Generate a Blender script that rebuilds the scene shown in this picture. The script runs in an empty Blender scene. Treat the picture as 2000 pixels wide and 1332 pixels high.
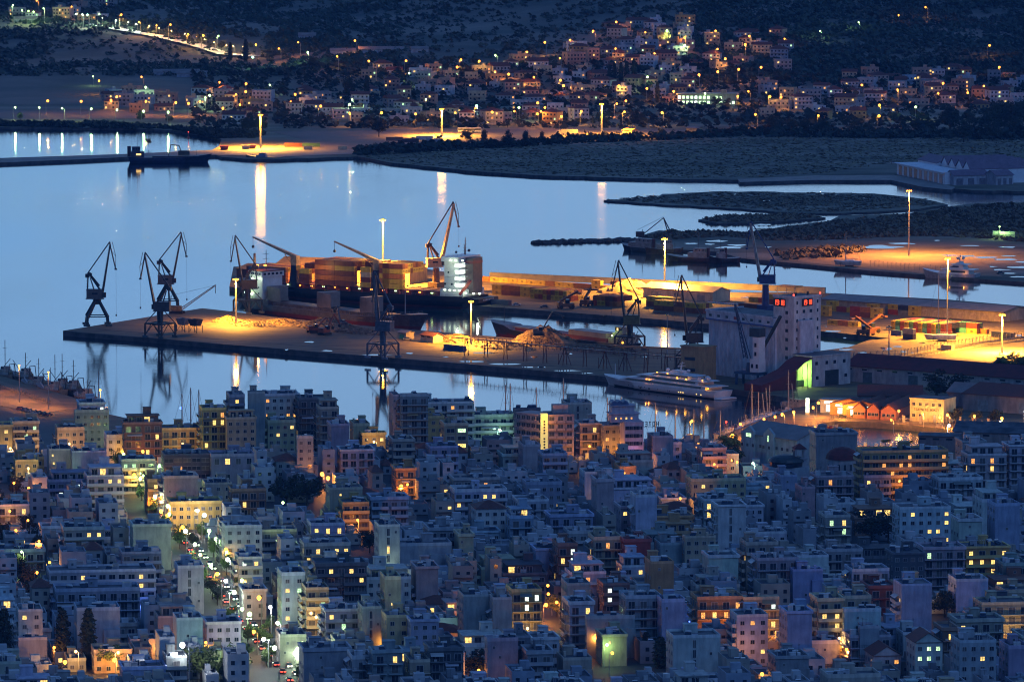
import bpy, math, random
import numpy as np
from mathutils import Vector, Matrix
from mathutils.geometry import tessellate_polygon
S = bpy.context.scene
COL = S.collection
R = math.radians
# ---------------------------------------------------------------- camera
FPX, CAMH, HOR = 12000.0, 300.0, -550.0
PITCH = math.atan((666 - HOR) / FPX)
cam_d = bpy.data.cameras.new('camera'); cam = bpy.data.objects.new('camera', cam_d); COL.objects.link(cam)
cam.location = (0, 0, CAMH); cam.rotation_euler = (math.pi / 2 - PITCH, 0, 0)
cam_d.sensor_width = 36; cam_d.lens = FPX / 2000 * 36; cam_d.clip_start = 5; cam_d.clip_end = 40000
S.camera = cam
# ---------------------------------------------------------------- dusk sky
W = bpy.data.worlds.new('World'); S.world = W; W.use_nodes = True
nt = W.node_tree; nt.nodes.clear()
def N(nt, t, **k):
    n = nt.nodes.new(t)
    for a, b in k.items(): setattr(n, a, b)
    return n
wo = N(nt, 'ShaderNodeOutputWorld'); bg = N(nt, 'ShaderNodeBackground'); nt.links.new(bg.outputs[0], wo.inputs[0])
sky = N(nt, 'ShaderNodeTexSky', sky_type='NISHITA', sun_disc=False)
sky.sun_elevation = R(-2.5); sky.sun_rotation = R(20)
tc = N(nt, 'ShaderNodeTexCoord'); sp = N(nt, 'ShaderNodeSeparateXYZ'); nt.links.new(tc.outputs['Generated'], sp.inputs[0])
ramp = N(nt, 'ShaderNodeValToRGB'); nt.links.new(sp.outputs[2], ramp.inputs[0])
cr = ramp.color_ramp
SKY = [(0.0, (0.35, 0.55, 0.7)), (0.06, (0.33, 0.58, 0.74)), (0.08, (0.29, 0.6, 0.97)), (0.105, (0.40, 0.72, 1.08)), (0.14, (0.34, 0.66, 1.05)), (0.2, (0.2, 0.42, 0.75)), (0.28, (0.03, 0.1, 0.3)), (0.6, (0.0, 0.0, 0.0)), (1.0, (0, 0, 0))]
while len(cr.elements) < len(SKY): cr.elements.new(0.5)
for e, (p, c) in zip(cr.elements, SKY): e.position = p; e.color = (*[v / 1.3 for v in c], 1)
# glow stronger toward the sea side (where the sun went down)
az = N(nt, 'ShaderNodeMapRange'); nt.links.new(sp.outputs[1], az.inputs[0])
az.inputs[1].default_value = -0.4; az.inputs[2].default_value = 0.9; az.inputs[3].default_value = 0.05; az.inputs[4].default_value = 1.3
mul = N(nt, 'ShaderNodeVectorMath', operation='SCALE'); side = N(nt, 'ShaderNodeMapRange'); nt.links.new(sp.outputs[0], side.inputs[0]); side.inputs[1].default_value = -.07; side.inputs[2].default_value = .1; side.inputs[3].default_value = 0; side.inputs[4].default_value = .45
pale = N(nt, 'ShaderNodeMix', data_type='RGBA'); nt.links.new(side.outputs[0], pale.inputs[0]); nt.links.new(ramp.outputs[0], pale.inputs[6]); palec = N(nt, 'ShaderNodeValToRGB'); nt.links.new(sp.outputs[2], palec.inputs[0]); palec.color_ramp.elements[0].position = .12; palec.color_ramp.elements[0].color = (.44, .6, .74, 1); palec.color_ramp.elements[1].position = .4; palec.color_ramp.elements[1].color = (0, 0, 0, 1); nt.links.new(palec.outputs[0], pale.inputs[7])
nt.links.new(pale.outputs[2], mul.inputs[0]); nt.links.new(az.outputs[0], mul.inputs['Scale'])
tint = N(nt, 'ShaderNodeVectorMath', operation='MULTIPLY'); nt.links.new(sky.outputs[0], tint.inputs[0]); tint.inputs[1].default_value = (0.006, 0.014, 0.04)
dome = N(nt, 'ShaderNodeVectorMath', operation='ADD'); nt.links.new(tint.outputs[0], dome.inputs[0]); dome.inputs[1].default_value = (0.022, 0.074, 0.235)
add = N(nt, 'ShaderNodeVectorMath', operation='ADD'); nt.links.new(mul.outputs[0], add.inputs[0]); nt.links.new(dome.outputs[0], add.inputs[1])
nt.links.new(add.outputs[0], bg.inputs[0]); bg.inputs[1].default_value = 1.0
# last light: very weak, very soft
sd = bpy.data.lights.new('sun', 'SUN'); sd.energy = 0.52; sd.angle = R(25); sd.color = (0.2, 0.44, 1.0)
sun = bpy.data.objects.new('sun', sd); COL.objects.link(sun); sun.rotation_euler = (R(50), R(0), R(26))
vs = S.view_settings; vs.view_transform = 'Standard'; vs.look = 'None'; vs.gamma = 1; vs.exposure = 0.0; vs.use_curve_mapping = False
S.render.engine = 'CYCLES'
cy = S.cycles
cy.use_denoising = True; cy.filter_width = 1.1; cy.denoising_prefilter = 'ACCURATE'
cy.max_bounces = 4; cy.diffuse_bounces = 2; cy.glossy_bounces = 3; cy.transmission_bounces = 2
cy.sample_clamp_indirect = 3; cy.sample_clamp_direct = 0; cy.caustics_reflective = False; cy.caustics_refractive = False
cy.volume_bounces = 0; cy.use_light_tree = True; cy.blur_glossy = 0.5
# ---------------------------------------------------------------- pixel -> world
cp, sn = math.cos(PITCH), math.sin(PITCH)
def ray(px, py):
    dx = (px - 1000) / FPX; dy = -(py - 666) / FPX
    return Vector((dx, cp + dy * sn, -sn + dy * cp))
def at(px, py, z=0.0):
    d = ray(px, py); t = (z - CAMH) / d.z
    return Vector((d.x * t, d.y * t, z))
def project(p):
    x, y, z = p[0], p[1], p[2] - CAMH
    w = y * cp - z * sn; v = y * sn + z * cp
    return 1000 + FPX * x / w, 666 - FPX * v / w
def vpos(px, py, Y):
    """point on the ray at distance Y"""
    d = ray(px, py); t = Y / d.y
    return Vector((d.x * t, Y, CAMH + d.z * t))
def ppm(Y): return FPX / Y      # pixels of the photo per metre at distance Y
# ---------------------------------------------------------------- materials
MATS = {}
def newmat(name):
    m = bpy.data.materials.new(name); m.use_nodes = True; MATS[name] = m
    return m, m.node_tree, m.node_tree.nodes['Principled BSDF']
def mat(name, c=(.5, .5, .5), rough=.8, c2=None, scale=.3, metal=0, objcol=False, emit=None, es=0, bump=0, stretch=None, detail=4, spec=None, rot=0):
    m, t, b = newmat(name)
    b.inputs['Roughness'].default_value = rough; b.inputs['Metallic'].default_value = metal
    if spec is not None: b.inputs['Specular IOR Level'].default_value = spec
    tcn = N(t, 'ShaderNodeTexCoord'); mp = N(t, 'ShaderNodeMapping'); t.links.new(tcn.outputs['Object'], mp.inputs[0])
    if stretch: mp.inputs['Scale'].default_value = stretch
    mp.inputs['Rotation'].default_value = (0, 0, rot)
    ns = N(t, 'ShaderNodeTexNoise'); ns.inputs['Scale'].default_value = scale; ns.inputs['Detail'].default_value = detail; ns.inputs['Roughness'].default_value = .6
    t.links.new(mp.outputs[0], ns.inputs[0])
    mr = N(t, 'ShaderNodeMapRange'); t.links.new(ns.outputs['Fac'], mr.inputs[0])
    mr.inputs[1].default_value = .35; mr.inputs[2].default_value = .65
    mx = N(t, 'ShaderNodeMix', data_type='RGBA'); t.links.new(mr.outputs[0], mx.inputs[0])
    if objcol:
        oi = N(t, 'ShaderNodeObjectInfo'); dk = N(t, 'ShaderNodeVectorMath', operation='MULTIPLY')
        t.links.new(oi.outputs['Color'], dk.inputs[0]); dk.inputs[1].default_value = c2 or (.72, .72, .74)
        t.links.new(oi.outputs['Color'], mx.inputs[6]); t.links.new(dk.outputs[0], mx.inputs[7])
    else:
        mx.inputs[6].default_value = (*c, 1); c2 = c2 or tuple(v * .7 for v in c); mx.inputs[7].default_value = (*c2, 1)
    t.links.new(mx.outputs[2], b.inputs['Base Color'])
    if emit: b.inputs['Emission Color'].default_value = (*emit, 1); b.inputs['Emission Strength'].default_value = es; m.cycles.emission_sampling = 'NONE'
    if bump:
        bp = N(t, 'ShaderNodeBump'); bp.inputs['Strength'].default_value = 1; bp.inputs['Distance'].default_value = bump
        t.links.new(ns.outputs['Fac'], bp.inputs['Height']); t.links.new(bp.outputs[0], b.inputs['Normal'])
    return m
mat('plaster', objcol=True, rough=.85, scale=.5, stretch=(1, 1, .35), detail=9, c2=(.6, .6, .63))
mat('paint', objcol=True, rough=.5, scale=.6, c2=(.62, .62, .66))
mat('roof_screed', (.13, .14, .16), c2=(.035, .04, .05), scale=.22, rough=.75)
mat('roof_tile', (.17, .055, .035), c2=(.09, .035, .03), scale=1.2, rough=.8)
mat('roof_sheet', (.27, .23, .21), c2=(.18, .155, .145), scale=.2, rough=.5)
mat('concrete', (.3, .27, .24), c2=(.2, .18, .16), scale=.15)
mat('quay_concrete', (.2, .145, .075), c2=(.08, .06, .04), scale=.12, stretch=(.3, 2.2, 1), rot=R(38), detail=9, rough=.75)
mat('quay_wall', (.12, .11, .11), c2=(.05, .05, .05), scale=.25, rough=.8)
mat('asphalt', (.06, .06, .065), c2=(.04, .04, .045), scale=.1, rough=.7)
mat('lot_concrete', (.2, .15, .13), c2=(.14, .11, .1), scale=.02, rough=.8)
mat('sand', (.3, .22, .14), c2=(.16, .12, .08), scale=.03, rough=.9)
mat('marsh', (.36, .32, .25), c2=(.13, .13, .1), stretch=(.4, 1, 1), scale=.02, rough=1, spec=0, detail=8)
mat('hill', (.24, .19, .15), c2=(.06, .075, .06), scale=.008, rough=1, detail=10)
mat('rock', (.12, .11, .1), c2=(.04, .04, .04), scale=.4, rough=.9)
mat('dark_steel', (.035, .05, .055), c2=(.02, .03, .035), scale=.3, rough=.5)
mat('steel', objcol=True, rough=.45, scale=.5, c2=(.55, .5, .48))
mat('galvanised', (.35, .35, .34), rough=.45, scale=.4)
mat('black', (.012, .012, .014), rough=.5)
mat('rail_dark', (.05, .055, .06), rough=.5)
mat('glass', (.012, .02, .035), rough=.12, c2=(.03, .04, .06), scale=.5)
mat('shutter', (.05, .055, .065), c2=(.13, .12, .11), scale=.25, rough=.6)
mat('frame_white', (.5, .5, .5), rough=.5)
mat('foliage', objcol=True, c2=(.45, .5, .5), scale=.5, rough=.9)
mat('bark', (.06, .045, .035), rough=.95, scale=2)
mat('scrap', (.3, .2, .12), c2=(.07, .045, .03), scale=.6, rough=.8, bump=.3)
mat('tarp', (.6, .62, .66), c2=(.5, .5, .52), scale=.3, rough=.6)
mat('solar_panel', (.02, .03, .06), rough=.15)
mat('tank_white', (.7, .7, .7), rough=.3)
mat('white_paint', (.72, .72, .72), c2=(.6, .6, .6), scale=.3, rough=.35)
mat('road_paint', (.6, .58, .5), rough=.7)
EMI = {'yellow': ((1, .62, .16), 2.8), 'orange': ((1, .4, .08), 2.2), 'green': ((.6, 1, .5), 2.2), 'white': ((.85, 1, .85), 2.8), 'cyan': ((.5, 1, .85), 2.2)}
for k, (c, s) in EMI.items():
    mat('lit_' + k, (.3, .3, .3), rough=.5, emit=c, es=s)
# a lit room behind the pane: brightness varies with curtains
def litroom(name, c, s):
    m, t, b = newmat(name)
    tcn = N(t, 'ShaderNodeTexCoord'); oi = N(t, 'ShaderNodeObjectInfo'); ad = N(t, 'ShaderNodeVectorMath', operation='ADD')
    t.links.new(tcn.outputs['Object'], ad.inputs[0]); t.links.new(oi.outputs['Random'], ad.inputs[1])
    ns = N(t, 'ShaderNodeTexNoise'); ns.inputs['Scale'].default_value = 1.7; t.links.new(ad.outputs[0], ns.inputs[0])
    mr = N(t, 'ShaderNodeMapRange'); t.links.new(ns.outputs['Fac'], mr.inputs[0]); mr.inputs[1].default_value = .35; mr.inputs[2].default_value = .65; mr.inputs[3].default_value = s * .3; mr.inputs[4].default_value = s
    b.inputs['Base Color'].default_value = (.1, .1, .1, 1); b.inputs['Emission Color'].default_value = (*c, 1); t.links.new(mr.outputs[0], b.inputs['Emission Strength'])
    m.cycles.emission_sampling = 'NONE'
for k, (c, s) in EMI.items(): litroom('room_' + k, c, s)
LAMPC = {'warm': (1, .58, .2), 'orange': (1, .34, .045), 'yellow': (1, .42, .04), 'green': (.6, 1, .36), 'white': (.8, 1, .72), 'cyan': (.5, 1, .75), 'red': (1, .06, .03), 'blue': (.1, .2, 1), 'pure': (.9, .95, 1)}
for k, c in LAMPC.items(): mat('bulb_' + k, c, emit=c, es={'orange': 5, 'yellow': 6, 'pure': 14}.get(k, 5))
# water: smooth in long strips, faintly rippled elsewhere
def watermat():
    m, t, b = newmat('water')
    b.inputs['Base Color'].default_value = (.004, .02, .035, 1); b.inputs['IOR'].default_value = 1.333
    g = N(t, 'ShaderNodeNewGeometry'); mp = N(t, 'ShaderNodeMapping'); t.links.new(g.outputs['Position'], mp.inputs[0])
    mp.inputs['Scale'].default_value = (.0035, .0011, 1); mp.inputs['Rotation'].default_value = (0, 0, R(12))
    ns = N(t, 'ShaderNodeTexNoise'); ns.inputs['Scale'].default_value = 1.6; ns.inputs['Detail'].default_value = 5; t.links.new(mp.outputs[0], ns.inputs[0])
    mr = N(t, 'ShaderNodeMapRange'); t.links.new(ns.outputs['Fac'], mr.inputs[0]); mr.inputs[1].default_value = .4; mr.inputs[2].default_value = .62; mr.inputs[3].default_value = .06; mr.inputs[4].default_value = .1
    t.links.new(mr.outputs[0], b.inputs['Roughness'])
    mp2 = N(t, 'ShaderNodeMapping'); t.links.new(g.outputs['Position'], mp2.inputs[0]); mp2.inputs['Scale'].default_value = (.12, .3, 1)
    n2 = N(t, 'ShaderNodeTexNoise'); n2.inputs['Scale'].default_value = 1; n2.inputs['Detail'].default_value = 3; t.links.new(mp2.outputs[0], n2.inputs[0])
    mk = N(t, 'ShaderNodeMapRange'); t.links.new(ns.outputs['Fac'], mk.inputs[0]); mk.inputs[1].default_value = .45; mk.inputs[2].default_value = .6; mk.inputs[3].default_value = .005; mk.inputs[4].default_value = .11
    bp = N(t, 'ShaderNodeBump'); t.links.new(mk.outputs[0], bp.inputs['Distance']); bp.inputs['Strength'].default_value = 1; t.links.new(n2.outputs['Fac'], bp.inputs['Height'])
    t.links.new(bp.outputs[0], b.inputs['Normal'])
watermat()
def puddlemat():
    m, t, b = newmat('puddle_water')
    b.inputs['Base Color'].default_value = (.02, .025, .03, 1); b.inputs['Roughness'].default_value = .03; b.inputs['IOR'].default_value = 1.5
    m, t, b = newmat('basin_water'); b.inputs['Base Color'].default_value = (.004, .02, .035, 1); b.inputs['Roughness'].default_value = .27; b.inputs['IOR'].default_value = 1.36
puddlemat()
# ---------------------------------------------------------------- mesh builder
class MB:
    def __init__(s): s.v = []; s.f = []; s.m = []
    def add(s, vs, fs, mi=0):
        n = len(s.v); s.v += [tuple(v) for v in vs]; s.f += [tuple(i + n for i in f) for f in fs]; s.m += [mi] * len(fs); return s
    def box(s, x0, x1, y0, y1, z0, z1, mi=0):
        return s.add([(x0, y0, z0), (x1, y0, z0), (x1, y1, z0), (x0, y1, z0), (x0, y0, z1), (x1, y0, z1), (x1, y1, z1), (x0, y1, z1)],
                     [(0, 3, 2, 1), (4, 5, 6, 7), (0, 1, 5, 4), (1, 2, 6, 5), (2, 3, 7, 6), (3, 0, 4, 7)], mi)
    def bar(s, p, q, w, mi=0, h=None, w2=None):
        p = Vector(p); q = Vector(q); d = (q - p); L = d.length
        if L < 1e-6: return s
        d /= L; u = d.cross(Vector((0, 0, 1)))
        if u.length < 1e-3: u = Vector((1, 0, 0))
        u.normalize(); v = d.cross(u); h = h or w; w2 = w2 or w; h2 = h * w2 / w
        vs = [p + u * a * w / 2 + v * b * h / 2 for a, b in ((-1, -1), (1, -1), (1, 1), (-1, 1))] + [q + u * a * w2 / 2 + v * b * h2 / 2 for a, b in ((-1, -1), (1, -1), (1, 1), (-1, 1))]
        return s.add(vs, [(0, 3, 2, 1), (4, 5, 6, 7), (0, 1, 5, 4), (1, 2, 6, 5), (2, 3, 7, 6), (3, 0, 4, 7)], mi)
    def cyl(s, p, q, r0, r1=None, n=8, mi=0):
        p = Vector(p); q = Vector(q); r1 = r0 if r1 is None else r1
        d = (q - p).normalized(); u = d.cross(Vector((0, 0, 1)))
        if u.length < 1e-3: u = Vector((1, 0, 0))
        u.normalize(); v = d.cross(u)
        a = [math.tau * i / n for i in range(n)]
        vs = [p + (u * math.cos(t) + v * math.sin(t)) * r0 for t in a] + [q + (u * math.cos(t) + v * math.sin(t)) * r1 for t in a]
        fs = [(i, (i + 1) % n, n + (i + 1) % n, n + i) for i in range(n)] + [tuple(range(n))[::-1], tuple(range(n, 2 * n))]
        return s.add(vs, fs, mi)
    def sph(s, c, r, n=8, k=5, mi=0, sz=1):
        c = Vector(c); vs = [c + Vector((0, 0, -r * sz))]
        for j in range(1, k):
            t = math.pi * j / k
            for i in range(n): a = math.tau * i / n; vs.append(c + Vector((r * math.sin(t) * math.cos(a), r * math.sin(t) * math.sin(a), -r * sz * math.cos(t))))
        vs.append(c + Vector((0, 0, r * sz))); fs = []
        for i in range(n): fs.append((0, 1 + (i + 1) % n, 1 + i))
        for j in range(k - 2):
            for i in range(n): a = 1 + j * n; fs.append((a + i, a + (i + 1) % n, a + n + (i + 1) % n, a + n + i))
        a = 1 + (k - 2) * n
        for i in range(n): fs.append((a + i, a + (i + 1) % n, len(vs) - 1))
        return s.add(vs, fs, mi)
    def prism(s, pts, z0, z1, mi=0, mside=None, holes=()):
        """pts in the XY plane"""
        loops = [[Vector((p[0], p[1], 0)) for p in pts]] + [[Vector((p[0], p[1], 0)) for p in h] for h in holes]
        allp = [p for l in loops for p in l]; tri = tessellate_polygon(loops)
        n = len(s.v); s.v += [(p.x, p.y, z1) for p in allp]
        for t in tri:
            a, b, c = (allp[i] for i in t); cr_ = (b - a).cross(c - a).z
            s.f.append(tuple(i + n for i in (t if cr_ > 0 else t[::-1]))); s.m.append(mi)
        for l in loops:
            k = len(l)
            s.add([(p.x, p.y, z0) for p in l] + [(p.x, p.y, z1) for p in l], [(i, (i + 1) % k, k + (i + 1) % k, k + i) for i in range(k)], mi if mside is None else mside)
        return s
    def poly(s, pts, mi=0): return s.add(pts, [tuple(range(len(pts)))], mi)
    def extr(s, pts, axis, a0, a1, mi=0):
        """extrude a 2-D outline (list of pairs) along axis 'x' or 'y'"""
        k = len(pts); mk = (lambda p, a: (a, p[0], p[1])) if axis == 'x' else (lambda p, a: (p[0], a, p[1]))
        return s.add([mk(p, a0) for p in pts] + [mk(p, a1) for p in pts], [(i, (i + 1) % k, k + (i + 1) % k, k + i) for i in range(k)] + [tuple(range(k))[::-1], tuple(range(k, 2 * k))], mi)
    def mesh(s, name, mats, smooth=False):
        me = bpy.data.meshes.new(name); me.from_pydata(s.v, [], s.f)
        for m in mats: me.materials.append(MATS[m])
        me.polygons.foreach_set('material_index', s.m)
        if smooth: me.polygons.foreach_set('use_smooth', [True] * len(s.f))
        return me
    def build(s, name, mats, parent=None, **k):
        if isinstance(mats, str): mats = [mats]
        return put(name, s.mesh(name, mats, k.pop('smooth', False)), parent, **k)
def put(name, me, parent=None, loc=None, rz=0, color=None, scale=None):
    o = bpy.data.objects.new(name, me); COL.objects.link(o)
    if parent: o.parent = parent
    if loc is not None: o.location = loc
    if rz: o.rotation_euler.z = rz
    if scale is not None: o.scale = scale if hasattr(scale, '__len__') else (scale,) * 3
    if color: o.color = (*color, 1)
    elif parent: o.color = parent.color
    return o
USED = {}
def tag(o, label, cat, group=None):
    label = ' '.join(label.split())
    USED.setdefault(label, []).append((o.name, group))
    o['label'] = label; o['category'] = cat
    if group: o['group'] = group
    return o
def thing(name, label, cat, loc=(0, 0, 0), rz=0, group=None, color=(.5, .5, .5), scale=None):
    o = bpy.data.objects.new(name, None); COL.objects.link(o); o.location = loc; o.rotation_euler.z = rz; o.empty_display_size = .1; o.color = (*color, 1)
    if scale: o.scale = (scale,) * 3
    return tag(o, label, cat, group)
def copytree(src, label, cat, loc, rz=0, group=None, scale=None, color=None):
    r = src.copy(); COL.objects.link(r); r.location = loc; r.rotation_euler.z = rz
    if scale: r.scale = scale if hasattr(scale, '__len__') else (scale,) * 3
    if color: r.color = (*color, 1)
    kids = [c for c in src.children]
    for c in kids:
        d = c.copy(); COL.objects.link(d); d.parent = r
        if color and tuple(c.color)[:3] == tuple(src.color)[:3]: d.color = r.color
        for g in c.children: e = g.copy(); COL.objects.link(e); e.parent = d
    if 'group' in r: del r['group']
    return tag(r, label, cat, group)
def struct(o, kind='structure', label=None):
    o['kind'] = kind
    if label: o['label'] = label
    return o
ORD = ['first', 'second', 'third', 'fourth', 'fifth', 'sixth', 'seventh', 'eighth', 'ninth', 'tenth', 'eleventh', 'twelfth', 'thirteenth', 'fourteenth', 'fifteenth', 'sixteenth', 'seventeenth', 'eighteenth', 'nineteenth', 'twentieth', 'twenty-first', 'twenty-second', 'twenty-third', 'twenty-fourth', 'twenty-fifth', 'twenty-sixth', 'twenty-seventh', 'twenty-eighth', 'twenty-ninth', 'thirtieth'] 
NUM = ['no', 'one', 'two', 'three', 'four', 'five', 'six', 'seven', 'eight', 'nine', 'ten']
def light(parent, loc, power, c, size=.4, spot=None, rot=None):
    ld = bpy.data.lights.new('lamp_light', 'SPOT' if spot else 'POINT'); ld.energy = power; ld.color = LAMPC[c]; ld.shadow_soft_size = size
    if spot: ld.spot_size = R(spot); ld.spot_blend = .8
    o = bpy.data.objects.new('lamp_light', ld); COL.objects.link(o); o.parent = parent; o.location = loc
    if rot: o.rotation_euler = rot
    return o
def relto(LM_, x, y):
    b = min(LM_, key=lambda t: (t[0] - x) ** 2 + ((t[1] - y) * 1.5) ** 2); dx, dy = x - b[0], y - b[1]; d = math.hypot(dx, dy)
    if d < 14: return 'beside the ' + b[2]
    a = math.degrees(math.atan2(dy * 1.3, dx)) % 360
    return ('just ' if d < 45 else '') + ['right of', 'below right of', 'below', 'below left of', 'left of', 'above left of', 'above', 'above right of'][int(((a + 22.5) % 360) // 45)] + ' the ' + b[2]
def fit(*alts):
    for t in alts:
        if len(t.split()) <= 16: return t
    return alts[-1]
def single_out(pend, LM_):
    """labels by look and by the nearest landmark; ties are told apart from left to right"""
    seen = {}
    for g, base, feat, (x, y) in pend: seen.setdefault(f'{base}{feat}, {relto(LM_, x, y)}', []).append((x, y, g, base, feat))
    for lb, L_ in seen.items():
        L_.sort(key=lambda t: t[0])
        for k, t in enumerate(L_):
            pre = '' if len(L_) == 1 else ('left ', 'right ')[k] if len(L_) == 2 else ORD[k] + ' '
            rel = relto(LM_, t[0], t[1]); t[2]['label'] = fit(f'{pre}{t[3]}{t[4]}, {rel}', f'{pre}{t[3]}{t[4]}, {rel.replace("just ", "")}', f'{pre}{t[3]}, {rel}')
rnd = random.Random(7)
# ================================================================ setting
QZ = 2.5
quay_px = [(-260, 640), (-100, 705), (0, 733), (80, 757), (170, 784), (200, 806), (400, 850), (600, 862), (900, 870), (1200, 872), (1396, 868), (1412, 850), (1480, 822), (1556, 797), (1600, 782), (1540, 777),
           (1430, 759), (1180, 735), (900, 710), (600, 686), (300, 660), (123, 646), (395, 602), (440, 607), (560, 622), (700, 635), (830, 646), (1000, 660), (1250, 678), (1380, 688),
           (1595, 686), (1658, 678), (1697, 664), (1740, 661), (1590, 645), (1400, 634), (1240, 620), (940, 598), (448, 560), (456, 521), (800, 520), (940, 543), (1160, 560), (1370, 571), (1590, 571),
           (1850, 585), (2000, 598), (2150, 610)]
basin_px = [(1538, 866), (1546, 848), (1576, 833), (1630, 822), (1700, 824), (1780, 830), (1850, 838), (1872, 852), (1780, 874), (1640, 878), (1560, 880)]
qp = [at(x, y, QZ) for x, y in quay_px]
far_r = at(2150, 610, QZ)
qpoly = qp + [Vector((far_r.x + 200, 1300, QZ)), Vector((-260, 1300, QZ))]
bpoly = [at(x, y, QZ) for x, y in basin_px]
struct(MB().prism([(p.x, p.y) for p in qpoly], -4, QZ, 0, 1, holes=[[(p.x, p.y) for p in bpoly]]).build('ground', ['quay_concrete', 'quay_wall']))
struct(MB().prism([(p.x, p.y) for p in [at(x, y, QZ) for x, y in basin_px]], -.2, .02).build('basin_water', 'basin_water'))
# water
w = MB(); w.poly([(-4000, 1200, 0), (4000, 1200, 0), (4000, 9000, 0), (-4000, 9000, 0)]); struct(w.build('water', 'water'))
struct(MB().poly([(-4000, 1200, -4), (4000, 1200, -4), (4000, 9000, -4), (-4000, 9000, -4)]).build('seabed', 'rock'))
# city streets sheet (asphalt), just above the quay slab
cs = [(-300, 1305), (400, 1305)] + [(at(x, y, QZ).x, at(x, y, QZ).y) for x, y in [(2100, 905), (1700, 895), (1400, 890), (900, 888), (400, 872), (150, 830), (-60, 790)]]
struct(MB().prism(cs, QZ - .5, QZ + .06).build('street', 'asphalt'))
def flat(name, pxs, z, m, z0=-3, side=None, kind='structure'):
    o = MB().prism([(at(x, y, z).x, at(x, y, z).y) for x, y in pxs], z0, z, 0, 1 if side else None).build(name, [m] + ([side] if side else []))
    return struct(o, kind)
def jag(pts, amp=2.2, step=26, seed=1, closed=True):
    r_ = random.Random(seed); out = []
    n = len(pts)
    for i in range(n if closed else n - 1):
        a, b = pts[i], pts[(i + 1) % n]; d = math.hypot(b[0] - a[0], b[1] - a[1]); k = max(1, int(d / step))
        for j in range(k):
            t = j / k; out.append((a[0] + (b[0] - a[0]) * t + r_.uniform(-1, 1) * amp * 2, a[1] + (b[1] - a[1]) * t + (r_.uniform(-1, 1) * amp * .45 if j else 0)))
    if not closed: out.append(pts[-1])
    return out
shore_px = [(-160, 249), (0, 249), (120, 250), (250, 251), (330, 255), (395, 262), (432, 272), (425, 286), (405, 298), (430, 307), (500, 312), (560, 311), (640, 308), (700, 306)]
shore2 = [(760, 318), (830, 325), (930, 335), (1060, 343), (1200, 347), (1310, 350), (1440, 352), (1500, 350), (1745, 348), (1800, 363), (1900, 372), (2160, 376)]
sh = jag(shore_px + shore2, 1.2, 20, 3, False)
far = [(2160, 200), (2160, 150), (-160, 150)]
flat('shore', sh + far, 1.5, 'marsh', side='rock')
flat('island', jag([(1178, 391), (1280, 388), (1290, 379), (1420, 374), (1560, 376), (1700, 378), (1800, 388), (1850, 400), (1790, 409), (1640, 417), (1560, 417), (1400, 405), (1250, 397)], 2, 22, 5), .9, 'marsh', side='rock')
flat('islet', jag([(1362, 429), (1420, 421), (1560, 419), (1614, 425), (1500, 434), (1400, 436)], 1.5, 20, 6), .9, 'marsh', side='rock')
flat('marsh_land', jag([(1238, 478), (1245, 462), (1290, 450), (1400, 456), (1475, 452), (1540, 441), (1620, 432), (1640, 421), (1770, 418), (1840, 405), (1900, 398), (2160, 388)], 1.6, 22, 8, False) + [(2160, 562), (2000, 551), (1900, 544), (1700, 529), (1560, 515), (1450, 505), (1400, 492), (1300, 486)], 1.4, 'marsh', side='quay_wall')
# yellowish lit sandy yard on the marsh, and the lorry park, roads
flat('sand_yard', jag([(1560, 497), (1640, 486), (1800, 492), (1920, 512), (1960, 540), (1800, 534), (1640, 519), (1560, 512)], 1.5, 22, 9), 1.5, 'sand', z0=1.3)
flat('lorry_park', [(528, 257), (1000, 252), (1240, 253), (1420, 254), (1300, 266), (1140, 268), (1000, 280), (860, 284), (700, 293), (560, 297), (545, 290), (600, 275)], 1.62, 'lot_concrete', z0=1.4)
flat('mole', [(-160, 309), (0, 309), (250, 301), (420, 293), (560, 290), (700, 293), (690, 301), (560, 306), (420, 303), (250, 307), (150, 312), (0, 318), (-160, 320)], 1.75, 'concrete', z0=-3, side='quay_wall')
flat('shore_road', [(-160, 238), (0, 236), (200, 238), (430, 252), (520, 258), (520, 261), (420, 257), (200, 243), (0, 241), (-160, 242)], 1.62, 'sand', z0=1.4)
flat('car_park', [(-160, 215), (0, 216), (300, 217), (300, 232), (0, 234), (-160, 234)], 1.66, 'lot_concrete', z0=1.4)
# far hills
def hz(X, Y):
    t = max(0, Y - 4750)
    b = .034 * t + 1.2
    b += 20 * math.exp(-((X - 150) / 170) ** 2 - ((Y - 5500) / 420) ** 2)
    b += 7 * math.sin(X * .006 + 1) * min(1, t / 500) + 4 * math.sin(X * .013 + Y * .009) * min(1, t / 400)
    b += 26 * math.exp(-((X - 420) / 150) ** 2 - ((Y - 5900) / 350) ** 2)
    b = b if Y > 4760 else 1.2
    if Y > 6200: b += -.02 * (Y - 6200)
    return b
xs = np.linspace(-1500, 1500, 151); ys = np.linspace(4700, 7800, 190)
hv = [(x, y, hz(x, y)) for y in ys for x in xs]; nx = len(xs)
hf = [(j * nx + i, j * nx + i + 1, (j + 1) * nx + i + 1, (j + 1) * nx + i) for j in range(len(ys) - 1) for i in range(nx - 1)]
hill = MB().add(hv, hf).build('hills', 'hill', smooth=True); struct(hill)
def land(px, py):
    """ray against the far terrain"""
    d = ray(px, py); z0 = 1.5; p = at(px, py, 1.5)
    if p.y < 4760: return p
    y = 4760.
    while y < 7700:
        t = y / d.y; x = d.x * t; z = CAMH + d.z * t
        if z <= hz(x, y): return Vector((x, y, hz(x, y)))
        y += 6
    return Vector((x, y, hz(x, y)))
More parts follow.
